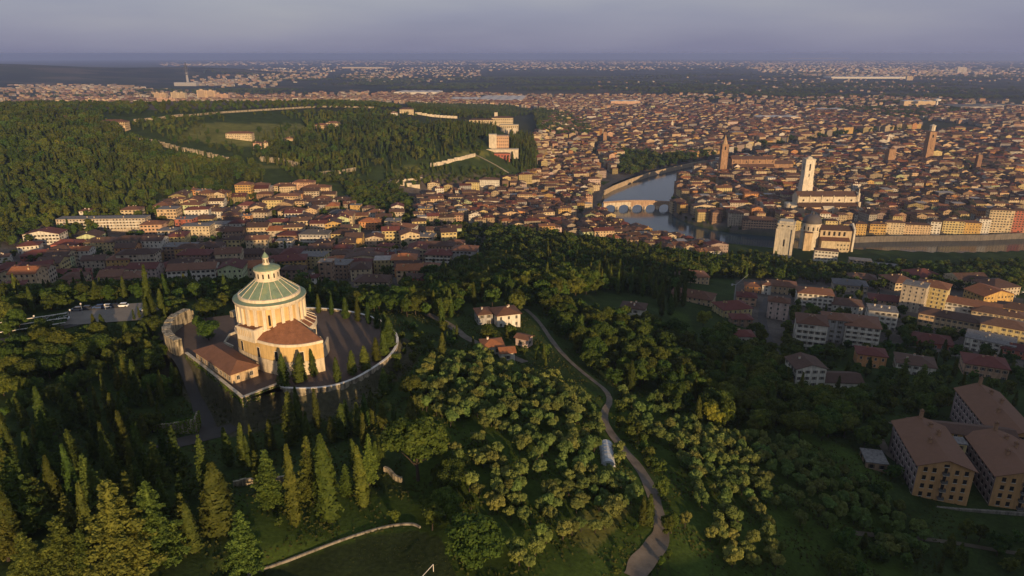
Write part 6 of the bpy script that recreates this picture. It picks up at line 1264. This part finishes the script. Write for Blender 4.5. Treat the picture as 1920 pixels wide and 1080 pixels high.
area('broadleaf', [(740,590),(760,545),(800,555),(880,555),(1000,575),(1010,600),(990,590),(900,570),(860,590),(800,600)], 6, 7, 11, 'behind the hilltop villa', .8, mix=('cypress', .3), pad=1.6)
area('broadleaf', [(900,470),(930,435),(1000,446),(1120,460),(1200,474),(1340,496),(1480,500),(1480,530),(1340,520),(1230,560),(1160,545),(1000,575),(870,550),(800,545),(800,525),(890,500)], 7.5, 8, 13, 'in the valley wood behind the villas', .9, mix=('cypress', .22), pad=1.8)
area('cypress', [(1100,515),(1250,510),(1300,570),(1240,600),(1220,560),(1100,545)], 6, 13, 19, 'in the cypress grove of the valley', .55, pad=1.5)
area('broadleaf', [(1480,500),(1590,503),(1640,500),(1760,500),(1925,498),(1925,550),(1850,560),(1790,545),(1640,545),(1480,530)], 7.5, 6, 10, 'in the riverside wood', .9, pad=2)
area('broadleaf', [(1345,474),(1450,478),(1452,495),(1345,492)], 8, 4, 7, 'on the near river bank', .8, pad=2); area('broadleaf', [(1270,398),(1300,412),(1380,428),(1390,432),(1300,420),(1262,408)], 7, 3, 5, 'on the far river bank', .5)
area('broadleaf', [(1480,555),(1640,550),(1700,600),(1925,650),(1925,760),(1880,770),(1760,790),(1660,780),(1560,745),(1480,735),(1470,660)], 8, 5, 9, 'between the houses of the wooded slope', .8, mix=('cypress', .12), pad=1.8)
area('cedar', [(1640,700),(1925,700),(1925,790),(1800,775),(1650,785)], 13, 13, 18, 'in the dark park behind the institute', .6, pad=2.5)
area('broadleaf', [(1640,880),(1690,900),(1640,960),(1600,930)], 5, 4, 7, 'below the institute', .7); area('broadleaf', [(1560,1020),(1700,1000),(1925,1010),(1925,1085),(1560,1085)], 5.5, 4, 8, 'in the gardens below the institute', .75, mix=('cypress', .25))
area('broadleaf', [(760,690),(820,660),(760,600),(745,650),(740,700),(690,745),(720,760)], 4.5, 2.5, 4.5, 'just outside the plaza parapet', .9, pad=1.2)
area('broadleaf', [(770,900),(850,900),(900,960),(960,1085),(840,1085),(800,1010),(790,960)], 5.5, 5, 9, 'in the thicket beside the sports pitch', .85, pad=1.4)
area('broadleaf', [(760,690),(760,880),(800,900),(840,860),(790,800)], 6, 5, 8, 'at the edge of the olive terraces', .6, mix=('cypress', .4), pad=1.5)
area('broadleaf', [(850,600),(930,625),(1010,640),(1060,690),(990,690),(900,690),(840,680),(830,630)], 5.5, 3.5, 6.5, 'in the villa garden', .55, mix=('cypress', .3), pad=1.2)
area('broadleaf', [(1175,960),(1215,900),(1225,1000),(1180,1080),(1150,1080)], 4, 1.6, 2.6, 'in the hedge along the lane', .9, pad=.6); area('broadleaf', [(1240,1000),(1265,1030),(1260,1085),(1215,1085),(1250,1040)], 4, 1.5, 3, 'in the hedge along the lane', .8, pad=.6)
for (px, pb, pt) in [(1240,935,895),(1258,1000,958),(1250,1005,965),(1215,985,925),(1205,985,930)]: put_px('broadleaf' if px > 1230 else 'cypress', px, pb, pt, 'along the lane', .9, r=1)
for (px, pb, pt) in [(1330,800,755),(1362,798,760),(1345,805,770)]: put_px('spring', px, pb, pt, 'at the upper edge of the olive grove', .8, r=1.5)
for (px, pb, pt) in [(1318,612,582),(1352,630,605)]: put_px('spring', px, pb, pt, 'on the slope below the terracotta houses', 1.0, r=1.5)
area('cypress', [(700,650),(720,690),(850,655),(860,690),(740,720)], 7, 8, 13, 'below the villa drive', .35, pad=1.2)
area('cypress', [(800,560),(830,570),(860,600),(830,615),(800,600)], 6, 10, 15, 'beside the villa drive', .5, pad=1.2)
area('broadleaf', [(0,560),(300,548),(430,545),(560,545),(740,560),(740,590),(590,575),(430,575),(320,560),(280,565),(130,580),(0,600)], 6.5, 6, 10, 'on the slope behind the church', .85, mix=('cypress', .16), pad=1.6)
area('broadleaf', [(290,640),(320,570),(380,560),(320,640),(310,690),(350,760),(330,790),(270,760),(300,700)], 6, 5, 8, 'outside the curved fort wall', .5, mix=('cypress', .3), pad=1.5)
area('broadleaf', [(0,700),(330,720),(300,830),(0,850)], 7, 6, 9, 'on the park slope', .4, mix=('cypress', .35), pad=1.6)
area('broadleaf', [(0,600),(120,640),(280,625),(330,650),(330,715),(0,700)], 5.5, 7, 10, 'in the copse left of the bastion', .8, pad=1.6)
area('broadleaf', [(0,196),(350,196),(700,192),(760,204),(700,203),(480,206),(300,217),(0,216)], 15, 7, 11, 'behind the hill crest', .8, rmax=3200, pad=2.5)
# town greenery
area('broadleaf', LEFTA, 13, 6, 10, 'between houses of the shaded quarter', .8, mix=('cypress', .15), pad=2); area('broadleaf', [(640,345),(740,350),(770,380),(790,425),(740,420),(660,385)], 8, 8, 12, 'in the garden belt below the hill', .9, pad=2); area('broadleaf', [(870,425),(920,430),(910,470),(800,450),(790,425)], 8, 6, 10, 'in the dip beside the large apartment block', .85, pad=2)
area('broadleaf', [(0,420),(130,405),(290,385),(310,410),(130,450),(0,470)], 9, 7, 12, 'at the foot of the wooded hill', .85, mix=('cypress', .1), pad=2)
# wooded hill
for q0, q1 in zip(WALLPTS[:44], WALLPTS[1:45]):
    L = math.dist(q0, q1)
    if L > 15: continue
    for t in np.arange(0, 1, 5.0/max(L, 1)): put('cypress', q0[0] + (q1[0]-q0[0])*t + rng.normal(0, 1.5) + 1.5, q0[1] + (q1[1]-q0[1])*t - rng.uniform(3.5, 8), rng.uniform(5, 9), 'before the old town wall', 1.0, r=1.0) if rng.uniform() < .65 else None
area('cypress', [(0,215),(190,222),(240,262),(320,290),(480,318),(500,345),(330,330),(250,330),(140,320),(0,300)], 7.6, 10, 17, 'in the cypress wood on the hill', .9, pad=1.6, mix=('broadleaf', .5)); area('broadleaf', [(0,300),(140,320),(250,330),(440,345),(430,360),(300,375),(280,390),(130,412),(0,425)], 8.5, 7, 12, 'in the mixed wood on the hill flank', .92, mix=('cypress', .2), pad=2)
area('broadleaf', [(240,232),(340,222),(700,206),(760,215),(900,245),(915,290),(800,320),(720,330),(640,345),(560,345),(500,300),(330,270)], 9.5, 6, 10, 'on the green hill', .85, mix=('cypress', .25), pad=2, clump=.9); area('cypress', [(480,250),(700,230),(900,255),(905,285),(780,310),(700,325),(560,320),(480,305)], 9, 9, 15, 'on the green hill', .6, pad=1.6, mix=('broadleaf', .4))
area('cypress', [(960,255),(1000,262),(1010,300),(1000,330),(960,320),(945,300)], 7, 12, 20, 'in the grove beside the hill castle', .95, pad=1.5); area('broadleaf', [(720,330),(800,310),(960,325),(985,345),(940,350),(870,345),(800,350),(730,355)], 8, 6, 10, 'on the bank below the hill castle', .9, mix=('cypress', .25), pad=1.8)
area('cypress', [(1000,210),(1060,215),(1120,250),(1090,262),(1010,255)], 11, 12, 20, 'behind the hill castle', .8, mix=('broadleaf', .5), pad=2, rmax=2600); area('cypress', [(800,235),(870,238),(935,240),(930,255),(850,262)], 8, 10, 16, 'below the hill monastery', .9, pad=1.6)
area('broadleaf', [(1155,285),(1230,290),(1345,290),(1345,300),(1250,314),(1180,330),(1160,325)], 9, 9, 15, 'in the riverside park', .95, pad=2); area('broadleaf', [(1350,285),(1440,268),(1560,248),(1700,235),(1700,245),(1560,257),(1400,288)], 12, 8, 13, 'along the far river bend', .7, pad=2, rmax=2600)
area('broadleaf', [(1280,338),(1345,310),(1345,345),(1290,345)], 10, 7, 12, 'on the wooded river point', .9, pad=2); area('broadleaf', TOWN_POLYS[1], 27, 7, 12, 'in a courtyard of the old town', .5, rmax=2000, pad=2, clump=.8); area('cypress', [(1545,255),(1575,265),(1570,290),(1545,290)], 10, 12, 18, 'in the dark town garden', .9, pad=2)
area('broadleaf', MIDA, 34, 6, 9, 'between the old roofs near the bridge', .6, pad=1.5); area('broadleaf', [(1128,398),(1150,408),(1140,415),(1122,405)], 6, 7, 9, 'beside the bridge', .8)
area('broadleaf', EASTA, 30, 7, 12, 'between roofs of the east bank', .55, rmax=2600, clump=.8)
area('broadleaf', [(760,196),(960,200),(1010,214),(940,224),(860,223),(780,213)], 13, 7, 12, 'behind the hill monastery', .85, rmax=3200, pad=2, mix=('cypress', .3))
# far wood belts on the plain
BELT = []
for (poly, n, h0, h1) in [([(1280,150),(1920,150),(1920,190),(1560,200),(1280,185)],2600,9,16),([(640,150),(1280,142),(1280,172),(700,166)],2200,9,16),([(1560,205),(1800,200),(1800,225),(1600,225)],700,9,15),([(0,172),(700,164),(700,172),(0,186)],700,9,14),([(300,128),(1900,122),(1900,148),(640,152),(300,165)],1600,10,18)]:
    m = 0
    cl = []
    while m < n:
        if not cl or rng.uniform() < .03:
            q = (rng.uniform(min(p[0] for p in poly), max(p[0] for p in poly)), rng.uniform(min(p[1] for p in poly), max(p[1] for p in poly)))
            if not inpoly(q[0], q[1], poly): continue
            cl.append(pl(*q, 0))
        c = cl[-1]; s_ = math.hypot(*c)*.012; x, y = c[0] + rng.normal(0, s_*2.2), c[1] + rng.normal(0, s_*.8)
        if math.hypot(x, y) < 2300 or hit_box(x, y, 6): m += 1; continue
        BELT.append((x, y, rng.uniform(h0, h1))); m += 1
# ---- from spots to trees
XS = np.array([[s[1], s[2]] for s in SPOTS]); ZS_ = H(XS[:, 0], XS[:, 1]); PXs, PYs, D_ = proj(XS[:, 0], XS[:, 1], ZS_)
vis = (PXs > -20) & (PXs < 1940) & (PYs > 100) & (PYs < 1120); size = np.array([s[3] for s in SPOTS])/D_
NAME = {'cypress': 'cypress_tree', 'olive': 'olive_tree', 'broadleaf': 'broadleaf_tree', 'spring': 'broadleaf_tree', 'cedar': 'cedar_tree', 'pine': 'spreading_pine'}
LOOK = {'cypress': 'slender dark cypress', 'olive': 'grey green olive tree', 'broadleaf': 'round leafy tree', 'spring': 'bright yellow green leafy tree', 'cedar': 'layered cedar with drooping boughs', 'pine': 'broad dark pine'}
CATG = {'cypress': 'cypress', 'olive': 'olive tree', 'broadleaf': 'tree', 'spring': 'tree', 'cedar': 'cedar', 'pine': 'pine'}
SZ = {'cypress': ('tall ', 'short ', 8, 15), 'olive': ('large ', 'small ', 4.4, 5.3), 'broadleaf': ('tall ', 'low ', 6, 10), 'spring': ('', '', 0, 99), 'cedar': ('tall ', 'young ', 13, 17), 'pine': ('', '', 0, 99)}
PLUR = {'cypress': 'cypresses', 'olive': 'olive trees', 'broadleaf': 'trees', 'spring': 'trees', 'cedar': 'cedars', 'pine': 'pines'}
count = {}; left = {'cypress': [], 'olive': [], 'broadleaf': []}; protos = {}
def whole(kind, i): return TREE[kind][i % len(TREE[kind])]
for i in np.argsort(-size):
    kind, x, y, h, zone, wf, var = SPOTS[i]; cap = {'cypress': 295, 'olive': 295, 'broadleaf': 270, 'spring': 20, 'cedar': 120, 'pine': 5}[kind]; z = float(ZS_[i]); rz = float(rng.uniform(0, 6.28))
    if vis[i] and count.get(kind, 0) < cap:
        count[kind] = count.get(kind, 0) + 1; v = int(rng.integers(len(TREE[kind]))) if var is None else var; hm, crown, trunk = TREE[kind][v]; s = h/hm
        hs = SZ[kind][0] if h > SZ[kind][3] else (SZ[kind][1] if h < SZ[kind][2] else ''); lab = '%s%s %s' % (hs, LOOK[kind], zone)
        root = empty(NAME[kind], (x, y, z - .1), rz, lab, CATG[kind], '%s %s' % (PLUR[kind], zone)); sx = s*wf if kind != 'cypress' else (s*.45 + .55)*wf*(.75 + .25*s)
        if kind == 'cypress': sx = min(sx, s*1.9)
        root.scale = (sx*float(rng.uniform(.88, 1.12)), sx*float(rng.uniform(.88, 1.12)), s); root.rotation_euler = (float(rng.normal(0, .035)), float(rng.normal(0, .035)), rz); obj('crown', crown, root); obj('trunk', trunk, root)
    elif kind in left: left[kind].append((x, y, z - .1, h, wf, rz))
    else:
        left['broadleaf'].append((x, y, z, h, wf, rz))
for (x, y, h) in BELT: left['broadleaf'].append((x, y, hgt(x, y), h, 1.9, float(rng.uniform(0, 6.28))))
def scatter(name, items, kind, label):
    P = np.array(items); vs = TREE[kind]; me = bpy.data.meshes.new(name); me.vertices.add(len(P)); me.vertices.foreach_set('co', P[:, :3].astype(np.float32).ravel())
    idx = rng.integers(0, len(vs), len(P)); hm = np.array([v[0] for v in vs])[idx]; s = P[:, 3]/hm; sx = s*P[:, 4]
    for nm, tp, dat in (('scl', 'FLOAT_VECTOR', np.stack([sx, sx, s], -1)), ('spin', 'FLOAT', P[:, 5]), ('which', 'INT', idx)):
        a = me.attributes.new(nm, tp, 'POINT'); a.data.foreach_set('vector' if tp == 'FLOAT_VECTOR' else 'value', dat.astype(np.int32 if tp == 'INT' else np.float32).ravel())
    o = obj(name, me); tag(o, label, 'trees', kind='stuff'); ng = bpy.data.node_groups.new(name, 'GeometryNodeTree'); ng.interface.new_socket('Geometry', in_out='INPUT', socket_type='NodeSocketGeometry'); ng.interface.new_socket('Geometry', in_out='OUTPUT', socket_type='NodeSocketGeometry')
    N, L = ng.nodes, ng.links; gi = N.new('NodeGroupInput'); go = N.new('NodeGroupOutput'); ip = N.new('GeometryNodeInstanceOnPoints'); jn = N.new('GeometryNodeJoinGeometry')
    for k, v in enumerate(vs):
        oi = N.new('GeometryNodeObjectInfo'); oi.inputs['Object'].default_value = protos[(kind, k)]; oi.inputs['As Instance'].default_value = True; L.new(oi.outputs['Geometry'], jn.inputs[0])
    def attr(nm, t): q = N.new('GeometryNodeInputNamedAttribute'); q.data_type = t; q.inputs['Name'].default_value = nm; return q.outputs[0]
    cx = N.new('ShaderNodeCombineXYZ'); L.new(attr('spin', 'FLOAT'), cx.inputs[2]); L.new(gi.outputs[0], ip.inputs['Points']); L.new(jn.outputs[0], ip.inputs['Instance']); ip.inputs['Pick Instance'].default_value = True
    L.new(attr('which', 'INT'), ip.inputs['Instance Index']); L.new(cx.outputs[0], ip.inputs['Rotation']); L.new(attr('scl', 'FLOAT_VECTOR'), ip.inputs['Scale']); L.new(ip.outputs[0], go.inputs[0])
    md = o.modifiers.new('scatter', 'NODES'); md.node_group = ng
for kind, far, nm, lab in (('cypress', 'cypress_far', 'cypress_wood', 'mass of dark cypresses covering the far hill and valley'), ('broadleaf', 'broadleaf_far', 'leafy_wood', 'mass of leafy trees covering hill, valley and the plain beyond'), ('olive', 'olive_far', 'olive_thicket', 'dense far part of the olive groves')):
    it = left[kind]
    if len(it) < 12: continue
    nv = len(TREE[far])
    for k in range(nv):                       # the first few stand as trees of their own and lend their shape to the wood
        x, y, z, h, wf, rz = it[k]; hm, me, _ = TREE[far][k]; s = h/hm; o = obj(NAME[kind], me, None, (x, y, z), rz, (s*wf, s*wf, s)); protos[(far, k)] = o
        tag(o, '%s at the edge of the %s' % (LOOK[kind], {'cypress': 'cypress wood', 'broadleaf': 'far leafy wood', 'olive': 'far olive thicket'}[kind]), CATG[kind], '%s at the wood edge' % PLUR[kind])
    scatter(nm, it[nv:], far, lab); print(nm, len(it))
print('TREES', count)

# ---- rough grass on the open slopes near the camera
M_GRASS = foliage('grass_blades', (.022,.034,.007), (.036,.050,.010), (.058,.070,.016), .2)
g = np.random.default_rng(9); N_ = 90000; th_ = g.uniform(-.66, .66, N_); rr_ = np.sqrt(g.uniform(75**2, 330**2, N_)); X = rr_*np.sin(th_); Y = rr_*np.cos(th_); Z = H(X, Y); px, py, _ = proj(X, Y, Z)
k = (px > -20) & (px < 1940) & (py < 1110) & (sdist(X, Y, PLAZA) > 1) & (sdist(X, Y, LOT) > .5) & (np.sin(X*.31 + np.sin(Y*.17)*2) + np.sin(Y*.27 + X*.11) + g.normal(0, .6, N_) > .1)
for Q, w in ROAD_LINES:
    if np.hypot(Q[:, 0], Q[:, 1]).min() > 400: continue
    for q in Q[::1]: k &= ((X - q[0])**2 + (Y - q[1])**2) > (w/2 + .15)**2
X, Y, Z = X[k], Y[k], Z[k]; n = len(X); pit = sdist(X, Y, PITCH_POLY) < 1; sz = np.where(pit, .10, g.uniform(.18, .42, n)); Pc = np.stack([X, Y, Z + sz*.5], -1); V, Fc = leafs(Pc, unit(np.stack([g.normal(0, .6, n), g.normal(0, .6, n) - .3, g.uniform(.1, 1, n)], -1)), sz, g, .7)
tag(obj('rough_grass', np_mesh('rough_grass', V, Fc, [M_GRASS])), 'tufts of rough grass and weeds on the open slopes', 'grass', kind='stuff'); print('grass', n)
# ------------------------------------------------------------------ cars, small things
def car_mesh(col, L=4.5, W=1.8, Hh=1.5, van=False):
    k = 'car_paint_' + col; paint = {'white': (.75,.75,.74), 'dark': (.03,.035,.05), 'silver': (.45,.46,.48), 'blue': (.04,.07,.16), 'grey': (.18,.18,.19)}[col]
    if k not in MATS: MATS[k] = plain('paint_' + col, paint, .3)
    sec = [(-.5,.30,.62),(-.47,.30,.80),(-.30,.28,.88),(-.16,.28,.92),(.10,.28,.94),(.36,.28,.90),(.48,.30,.82),(.5,.32,.6)]
    b = MB(); n = len(sec)
    for s in (-1, 1):
        for i in range(n - 1): q = [(sec[i][0]*L, s*W/2, sec[i][1]), (sec[i+1][0]*L, s*W/2, sec[i+1][1]), (sec[i+1][0]*L, s*W/2*.97, sec[i+1][2]), (sec[i][0]*L, s*W/2*.97, sec[i][2])]; b.poly(q if s < 0 else q[::-1])
    for i in range(n - 1): b.poly([(sec[i][0]*L,-W/2*.97,sec[i][2]), (sec[i+1][0]*L,-W/2*.97,sec[i+1][2]), (sec[i+1][0]*L,W/2*.97,sec[i+1][2]), (sec[i][0]*L,W/2*.97,sec[i][2])])
    for i in (0, n-1): q = [(sec[i][0]*L,-W/2,sec[i][1]),(sec[i][0]*L,W/2,sec[i][1]),(sec[i][0]*L,W/2*.97,sec[i][2]),(sec[i][0]*L,-W/2*.97,sec[i][2])]; b.poly(q[::-1] if i == 0 else q)
    body = b.mesh('body', [MATS[k]])
    c = MB(); lo = [(-.27*L,-W*.46),(.42*L,-W*.46),(.42*L,W*.46),(-.27*L,W*.46)]; hi = [(-.12*L,-W*.38),(.34*L,-W*.38),(.34*L,W*.38),(-.12*L,W*.38)]; i = len(c.v); c.v += [(*p,.88) for p in lo] + [(*p,Hh) for p in hi]
    for q in range(4): c.f.append((q,(q+1)%4,4+(q+1)%4,4+q)); c.m.append(0)
    cabin = c.mesh('cabin_glass', [M_GLASS]); r = MB(); r.box(-.13*L,.35*L,-W*.40,W*.40,Hh-.02,Hh+.05); roof = r.mesh('roof', [MATS[k]])
    return body, cabin, roof
wheel = MB(); wheel.lathe([(.05,-.12),(.33,-.12),(.33,.12),(.05,.12)], 12); WHEEL = wheel.mesh('wheel', [plain('tyre', (.03,.03,.03), .9)])
CARS = {c: car_mesh(c) for c in ('white','dark','silver','blue','grey')}
def car(px, py, col, rz, label, group, z=None, s=1.0):
    x, y, zz = ground(px, py); z = zz + .2 if z is None else z; root = empty('parked_car', (x, y, z), math.radians(rz), label, 'car', group); root.scale = (s, s, s); b_, c_, r_ = CARS[col]; obj('body', b_, root); obj('cabin', c_, root); obj('roof', r_, root)
    for sx in (-.31, .31):
        for sy in (-1, 1): o = obj('wheel', WHEEL, root, loc=(sx*4.5, sy*.82, .33)); o.rotation_euler = (math.pi/2, 0, 0)
GC = 'cars at the hilltop car park'
for (px, py, c, rz, lab) in [(145,583,'grey',8,'grey car at the end of the row on the hilltop car park'),(162,581,'dark',8,'dark car with pale windscreen beside the grey car on the car park'),(186,579,'blue',8,'blue car in the middle of the parked row'),(200,578,'silver',8,'silver car in the parked row on the hilltop'),(213,577,'dark',8,'dark saloon beside the white car on the hilltop car park'),(230,576,'white',10,'white estate car at the head of the parked row'),(118,601,'white',20,'white car by the pergola'),(100,600,'grey',20,'grey car half hidden by the pergola'),(272,584,'silver',10,'silver car alone at the far end of the hilltop car park')]: car(px, py, c, rz, lab, GC, 103.78, 1.1)
car(486,640,'white',15,'white car parked left of the round church','cars by the church', PLAZA_Z + .03)
for k in range(34):
    px = 1838 + (k % 9)*10 + rng.uniform(-2, 2); py = 536 + (k//9)*7 + rng.uniform(-1, 1); car(px, py, random.choice(['white','dark','silver','grey','silver']), rng.uniform(-30, -10), 'parked car in the riverside car park between trees', 'cars in the riverside car park')
for i, (px, py) in enumerate([(155,588),(200,590),(135,600),(68,612)]):
    x, y, z = ground(px, py); root = empty('lamp_post', (x, y, z), 0, 'thin lamp post with round white globe by the hilltop car park', 'lamp', 'lamp posts of the hilltop car park'); b = MB(); b.tube((0,0,0),(0,0,4.2),.09,.06,6); b.build('post', plain('grey_metal', (.3,.3,.3), .5), root); b = MB(); b.lathe([(.02,4.1),(.32,4.3),(.36,4.6),(.22,4.85),(.02,4.9)],8); b.build('globe', M_WHITE, root)
# pergola terrace on the left edge
per = empty('pergola', (*ground(50,612)[:2], 103.6), math.radians(28), 'dark overgrown pergola with pale beams on the left terrace', 'pergola')
for k in range(9): b = MB(); b.box(-13 + k*3.1, -12.8 + k*3.1, -7, 7, 2.6, 2.8); b.build('beam', plaster('weathered_timber', (.15,.11,.09), .2), per)
for k in range(3): b = MB(); b.box(-14, 14, -6.5 + k*6.2, -6.1 + k*6.2, 2.82, 3.1); b.build('beam', M_WHITE, per)
for sx in (-12, -4, 4, 12):
    for sy in (-6, 6): b = MB(); b.box(sx-.15, sx+.15, sy-.15, sy+.15, -1, 2.6); b.build('post', plaster('weathered_timber', (.15,.11,.09), .2), per)
g = np.random.default_rng(3); n = 1500; Pc = np.stack([g.uniform(-14,14,n), g.uniform(-7,7,n), g.uniform(2.5,3.0,n)], -1); V, Fc = leafs(Pc, unit(np.tile([0,0,1.0],(n,1)) + g.normal(0,.4,(n,3))), .4, g); tag(obj('vine', np_mesh('vine', V, Fc, [M_BRD]), per), kind='stuff')
# polytunnel greenhouse in the olives
x, y, z = ground(1142, 872); gh = empty('greenhouse', (x, y + 5, hgt(x, y + 5)), math.radians(-4), 'small arched plastic greenhouse among the olive rows', 'greenhouse'); b = MB(); st = 8; Rg = 2.2
for t in range(st): a0_, a1_ = math.pi*t/st, math.pi*(t+1)/st; b.poly([(Rg*math.cos(a0_),-6,2.3*math.sin(a0_)),(Rg*math.cos(a0_),6,2.3*math.sin(a0_)),(Rg*math.cos(a1_),6,2.3*math.sin(a1_)),(Rg*math.cos(a1_),-6,2.3*math.sin(a1_))])
b.poly([(Rg*math.cos(math.pi*t/st),-6,2.3*math.sin(math.pi*t/st)) for t in range(st+1)]); b.build('plastic_skin', plain('milky_plastic', (.42,.43,.44), .35), gh)
for k in range(7):
    b = MB(); yy = -6 + k*2.0
    for t in range(st): a0_, a1_ = math.pi*t/st, math.pi*(t+1)/st; b.tube((2.24*math.cos(a0_),yy,2.34*math.sin(a0_)),(2.24*math.cos(a1_),yy,2.34*math.sin(a1_)),.05,.05,4)
    b.build('hoop', plain('grey_metal', (.3,.3,.3), .5), gh)
b = MB(); b.box(-.55,.55,-6.06,-5.98,0,1.7); b.build('door', plain('green_paint', (.12,.16,.08), .7), gh)
# goal on the pitch
gx, gy, gz = ground(801, 1085); goal = empty('goal', (gx, gy, 98.62), math.radians(62), 'white metal goal frame on the sports pitch', 'goal'); b = MB(); b.tube((-2.5,0,0),(-2.5,0,2),.08,.08); b.build('post', M_WHITE, goal); b = MB(); b.tube((2.5,0,0),(2.5,0,2),.08,.08); b.build('post', M_WHITE, goal); b = MB(); b.tube((-2.5,0,2),(2.5,0,2),.08,.08); b.build('crossbar', M_WHITE, goal)
# tower crane on the wooded slope
x, y, z = ground(1376, 568); crn = empty('tower_crane', (x, y, z), math.radians(20), 'pale tower crane standing among the trees with its jib raised', 'crane'); hc = zat(534, y) - z; b = MB(); b.box(-.16,.16,-.16,.16,-1,hc); b.build('mast', plain('grey_metal', (.3,.3,.3), .5), crn); b = MB(); b.tube((0,0,hc),(9.5,0,hc+6.5),.13,.08,4); b.build('jib', plain('grey_metal', (.3,.3,.3), .5), crn); b = MB(); b.tube((0,0,hc),(-3,0,hc+1),.25,.25,4); b.box(-3.6,-2.6,-.5,.5,hc-.2,hc+1,0); b.build('counterweight', plain('grey_metal', (.3,.3,.3), .5), crn)
# person on the car park
def person(x, y, z, rz, label):
    J = [(0,0,.95),(0,0,1.2),(0,0,1.42),(0,0,1.52),(0,0,1.66),(.10,0,.92),(.11,.02,.5),(.11,0,.06),(.12,-.14,.03),(-.10,0,.92),(-.11,-.05,.5),(-.12,.04,.06),(-.12,-.1,.03),(.2,0,1.4),(.26,.02,1.12),(.27,-.05,.86),(-.2,0,1.4),(-.26,.02,1.12),(-.27,-.05,.86)]
    E_ = [(0,1),(1,2),(2,3),(3,4),(0,5),(5,6),(6,7),(7,8),(0,9),(9,10),(10,11),(11,12),(2,13),(13,14),(14,15),(2,16),(16,17),(17,18)]; Rr = [.15,.15,.16,.06,.10,.09,.065,.05,.04,.09,.065,.05,.04,.07,.05,.035,.07,.05,.035]
    me = bpy.data.meshes.new('person'); me.from_pydata(J, E_, []); me.materials.append(plain('dark_clothes', (.05,.05,.06), .9)); o = obj('person', me, None, (x, y, z), rz); md = o.modifiers.new('skin', 'SKIN'); sv = me.skin_vertices[0].data if me.skin_vertices else None
    if sv is None:
        me.attributes.new('skin_vertex', 'FLOAT', 'POINT') if False else None
    else:
        for k, r in enumerate(Rr): sv[k].radius = (r, r)
        sv[0].use_root = True
    o.modifiers.new('sub', 'SUBSURF').render_levels = 1; return tag(o, label, 'person')
x, y, z = ground(131, 590); person(x, y, 103.78, 0, 'person in dark clothes standing on the hilltop car park')
# ------------------------------------------------------------------ the evening air
HAZE_TOP = 217.0
def haze():
    b = MB(); b.box(-45000, 45000, -3000, 62000, -262, HAZE_TOP); m = bpy.data.materials.new('evening_haze'); m.use_nodes = True; nt = m.node_tree; nt.nodes.clear(); out = nt.nodes.new('ShaderNodeOutputMaterial'); v = nt.nodes.new('ShaderNodeVolumePrincipled')
    v.inputs['Color'].default_value = (.58, .665, 1.0, 1); v.inputs['Density'].default_value = 7.0e-5; v.inputs['Anisotropy'].default_value = 0.45; nt.links.new(v.outputs[0], out.inputs['Volume']); tag(b.build('haze', m), kind='stuff')
haze()
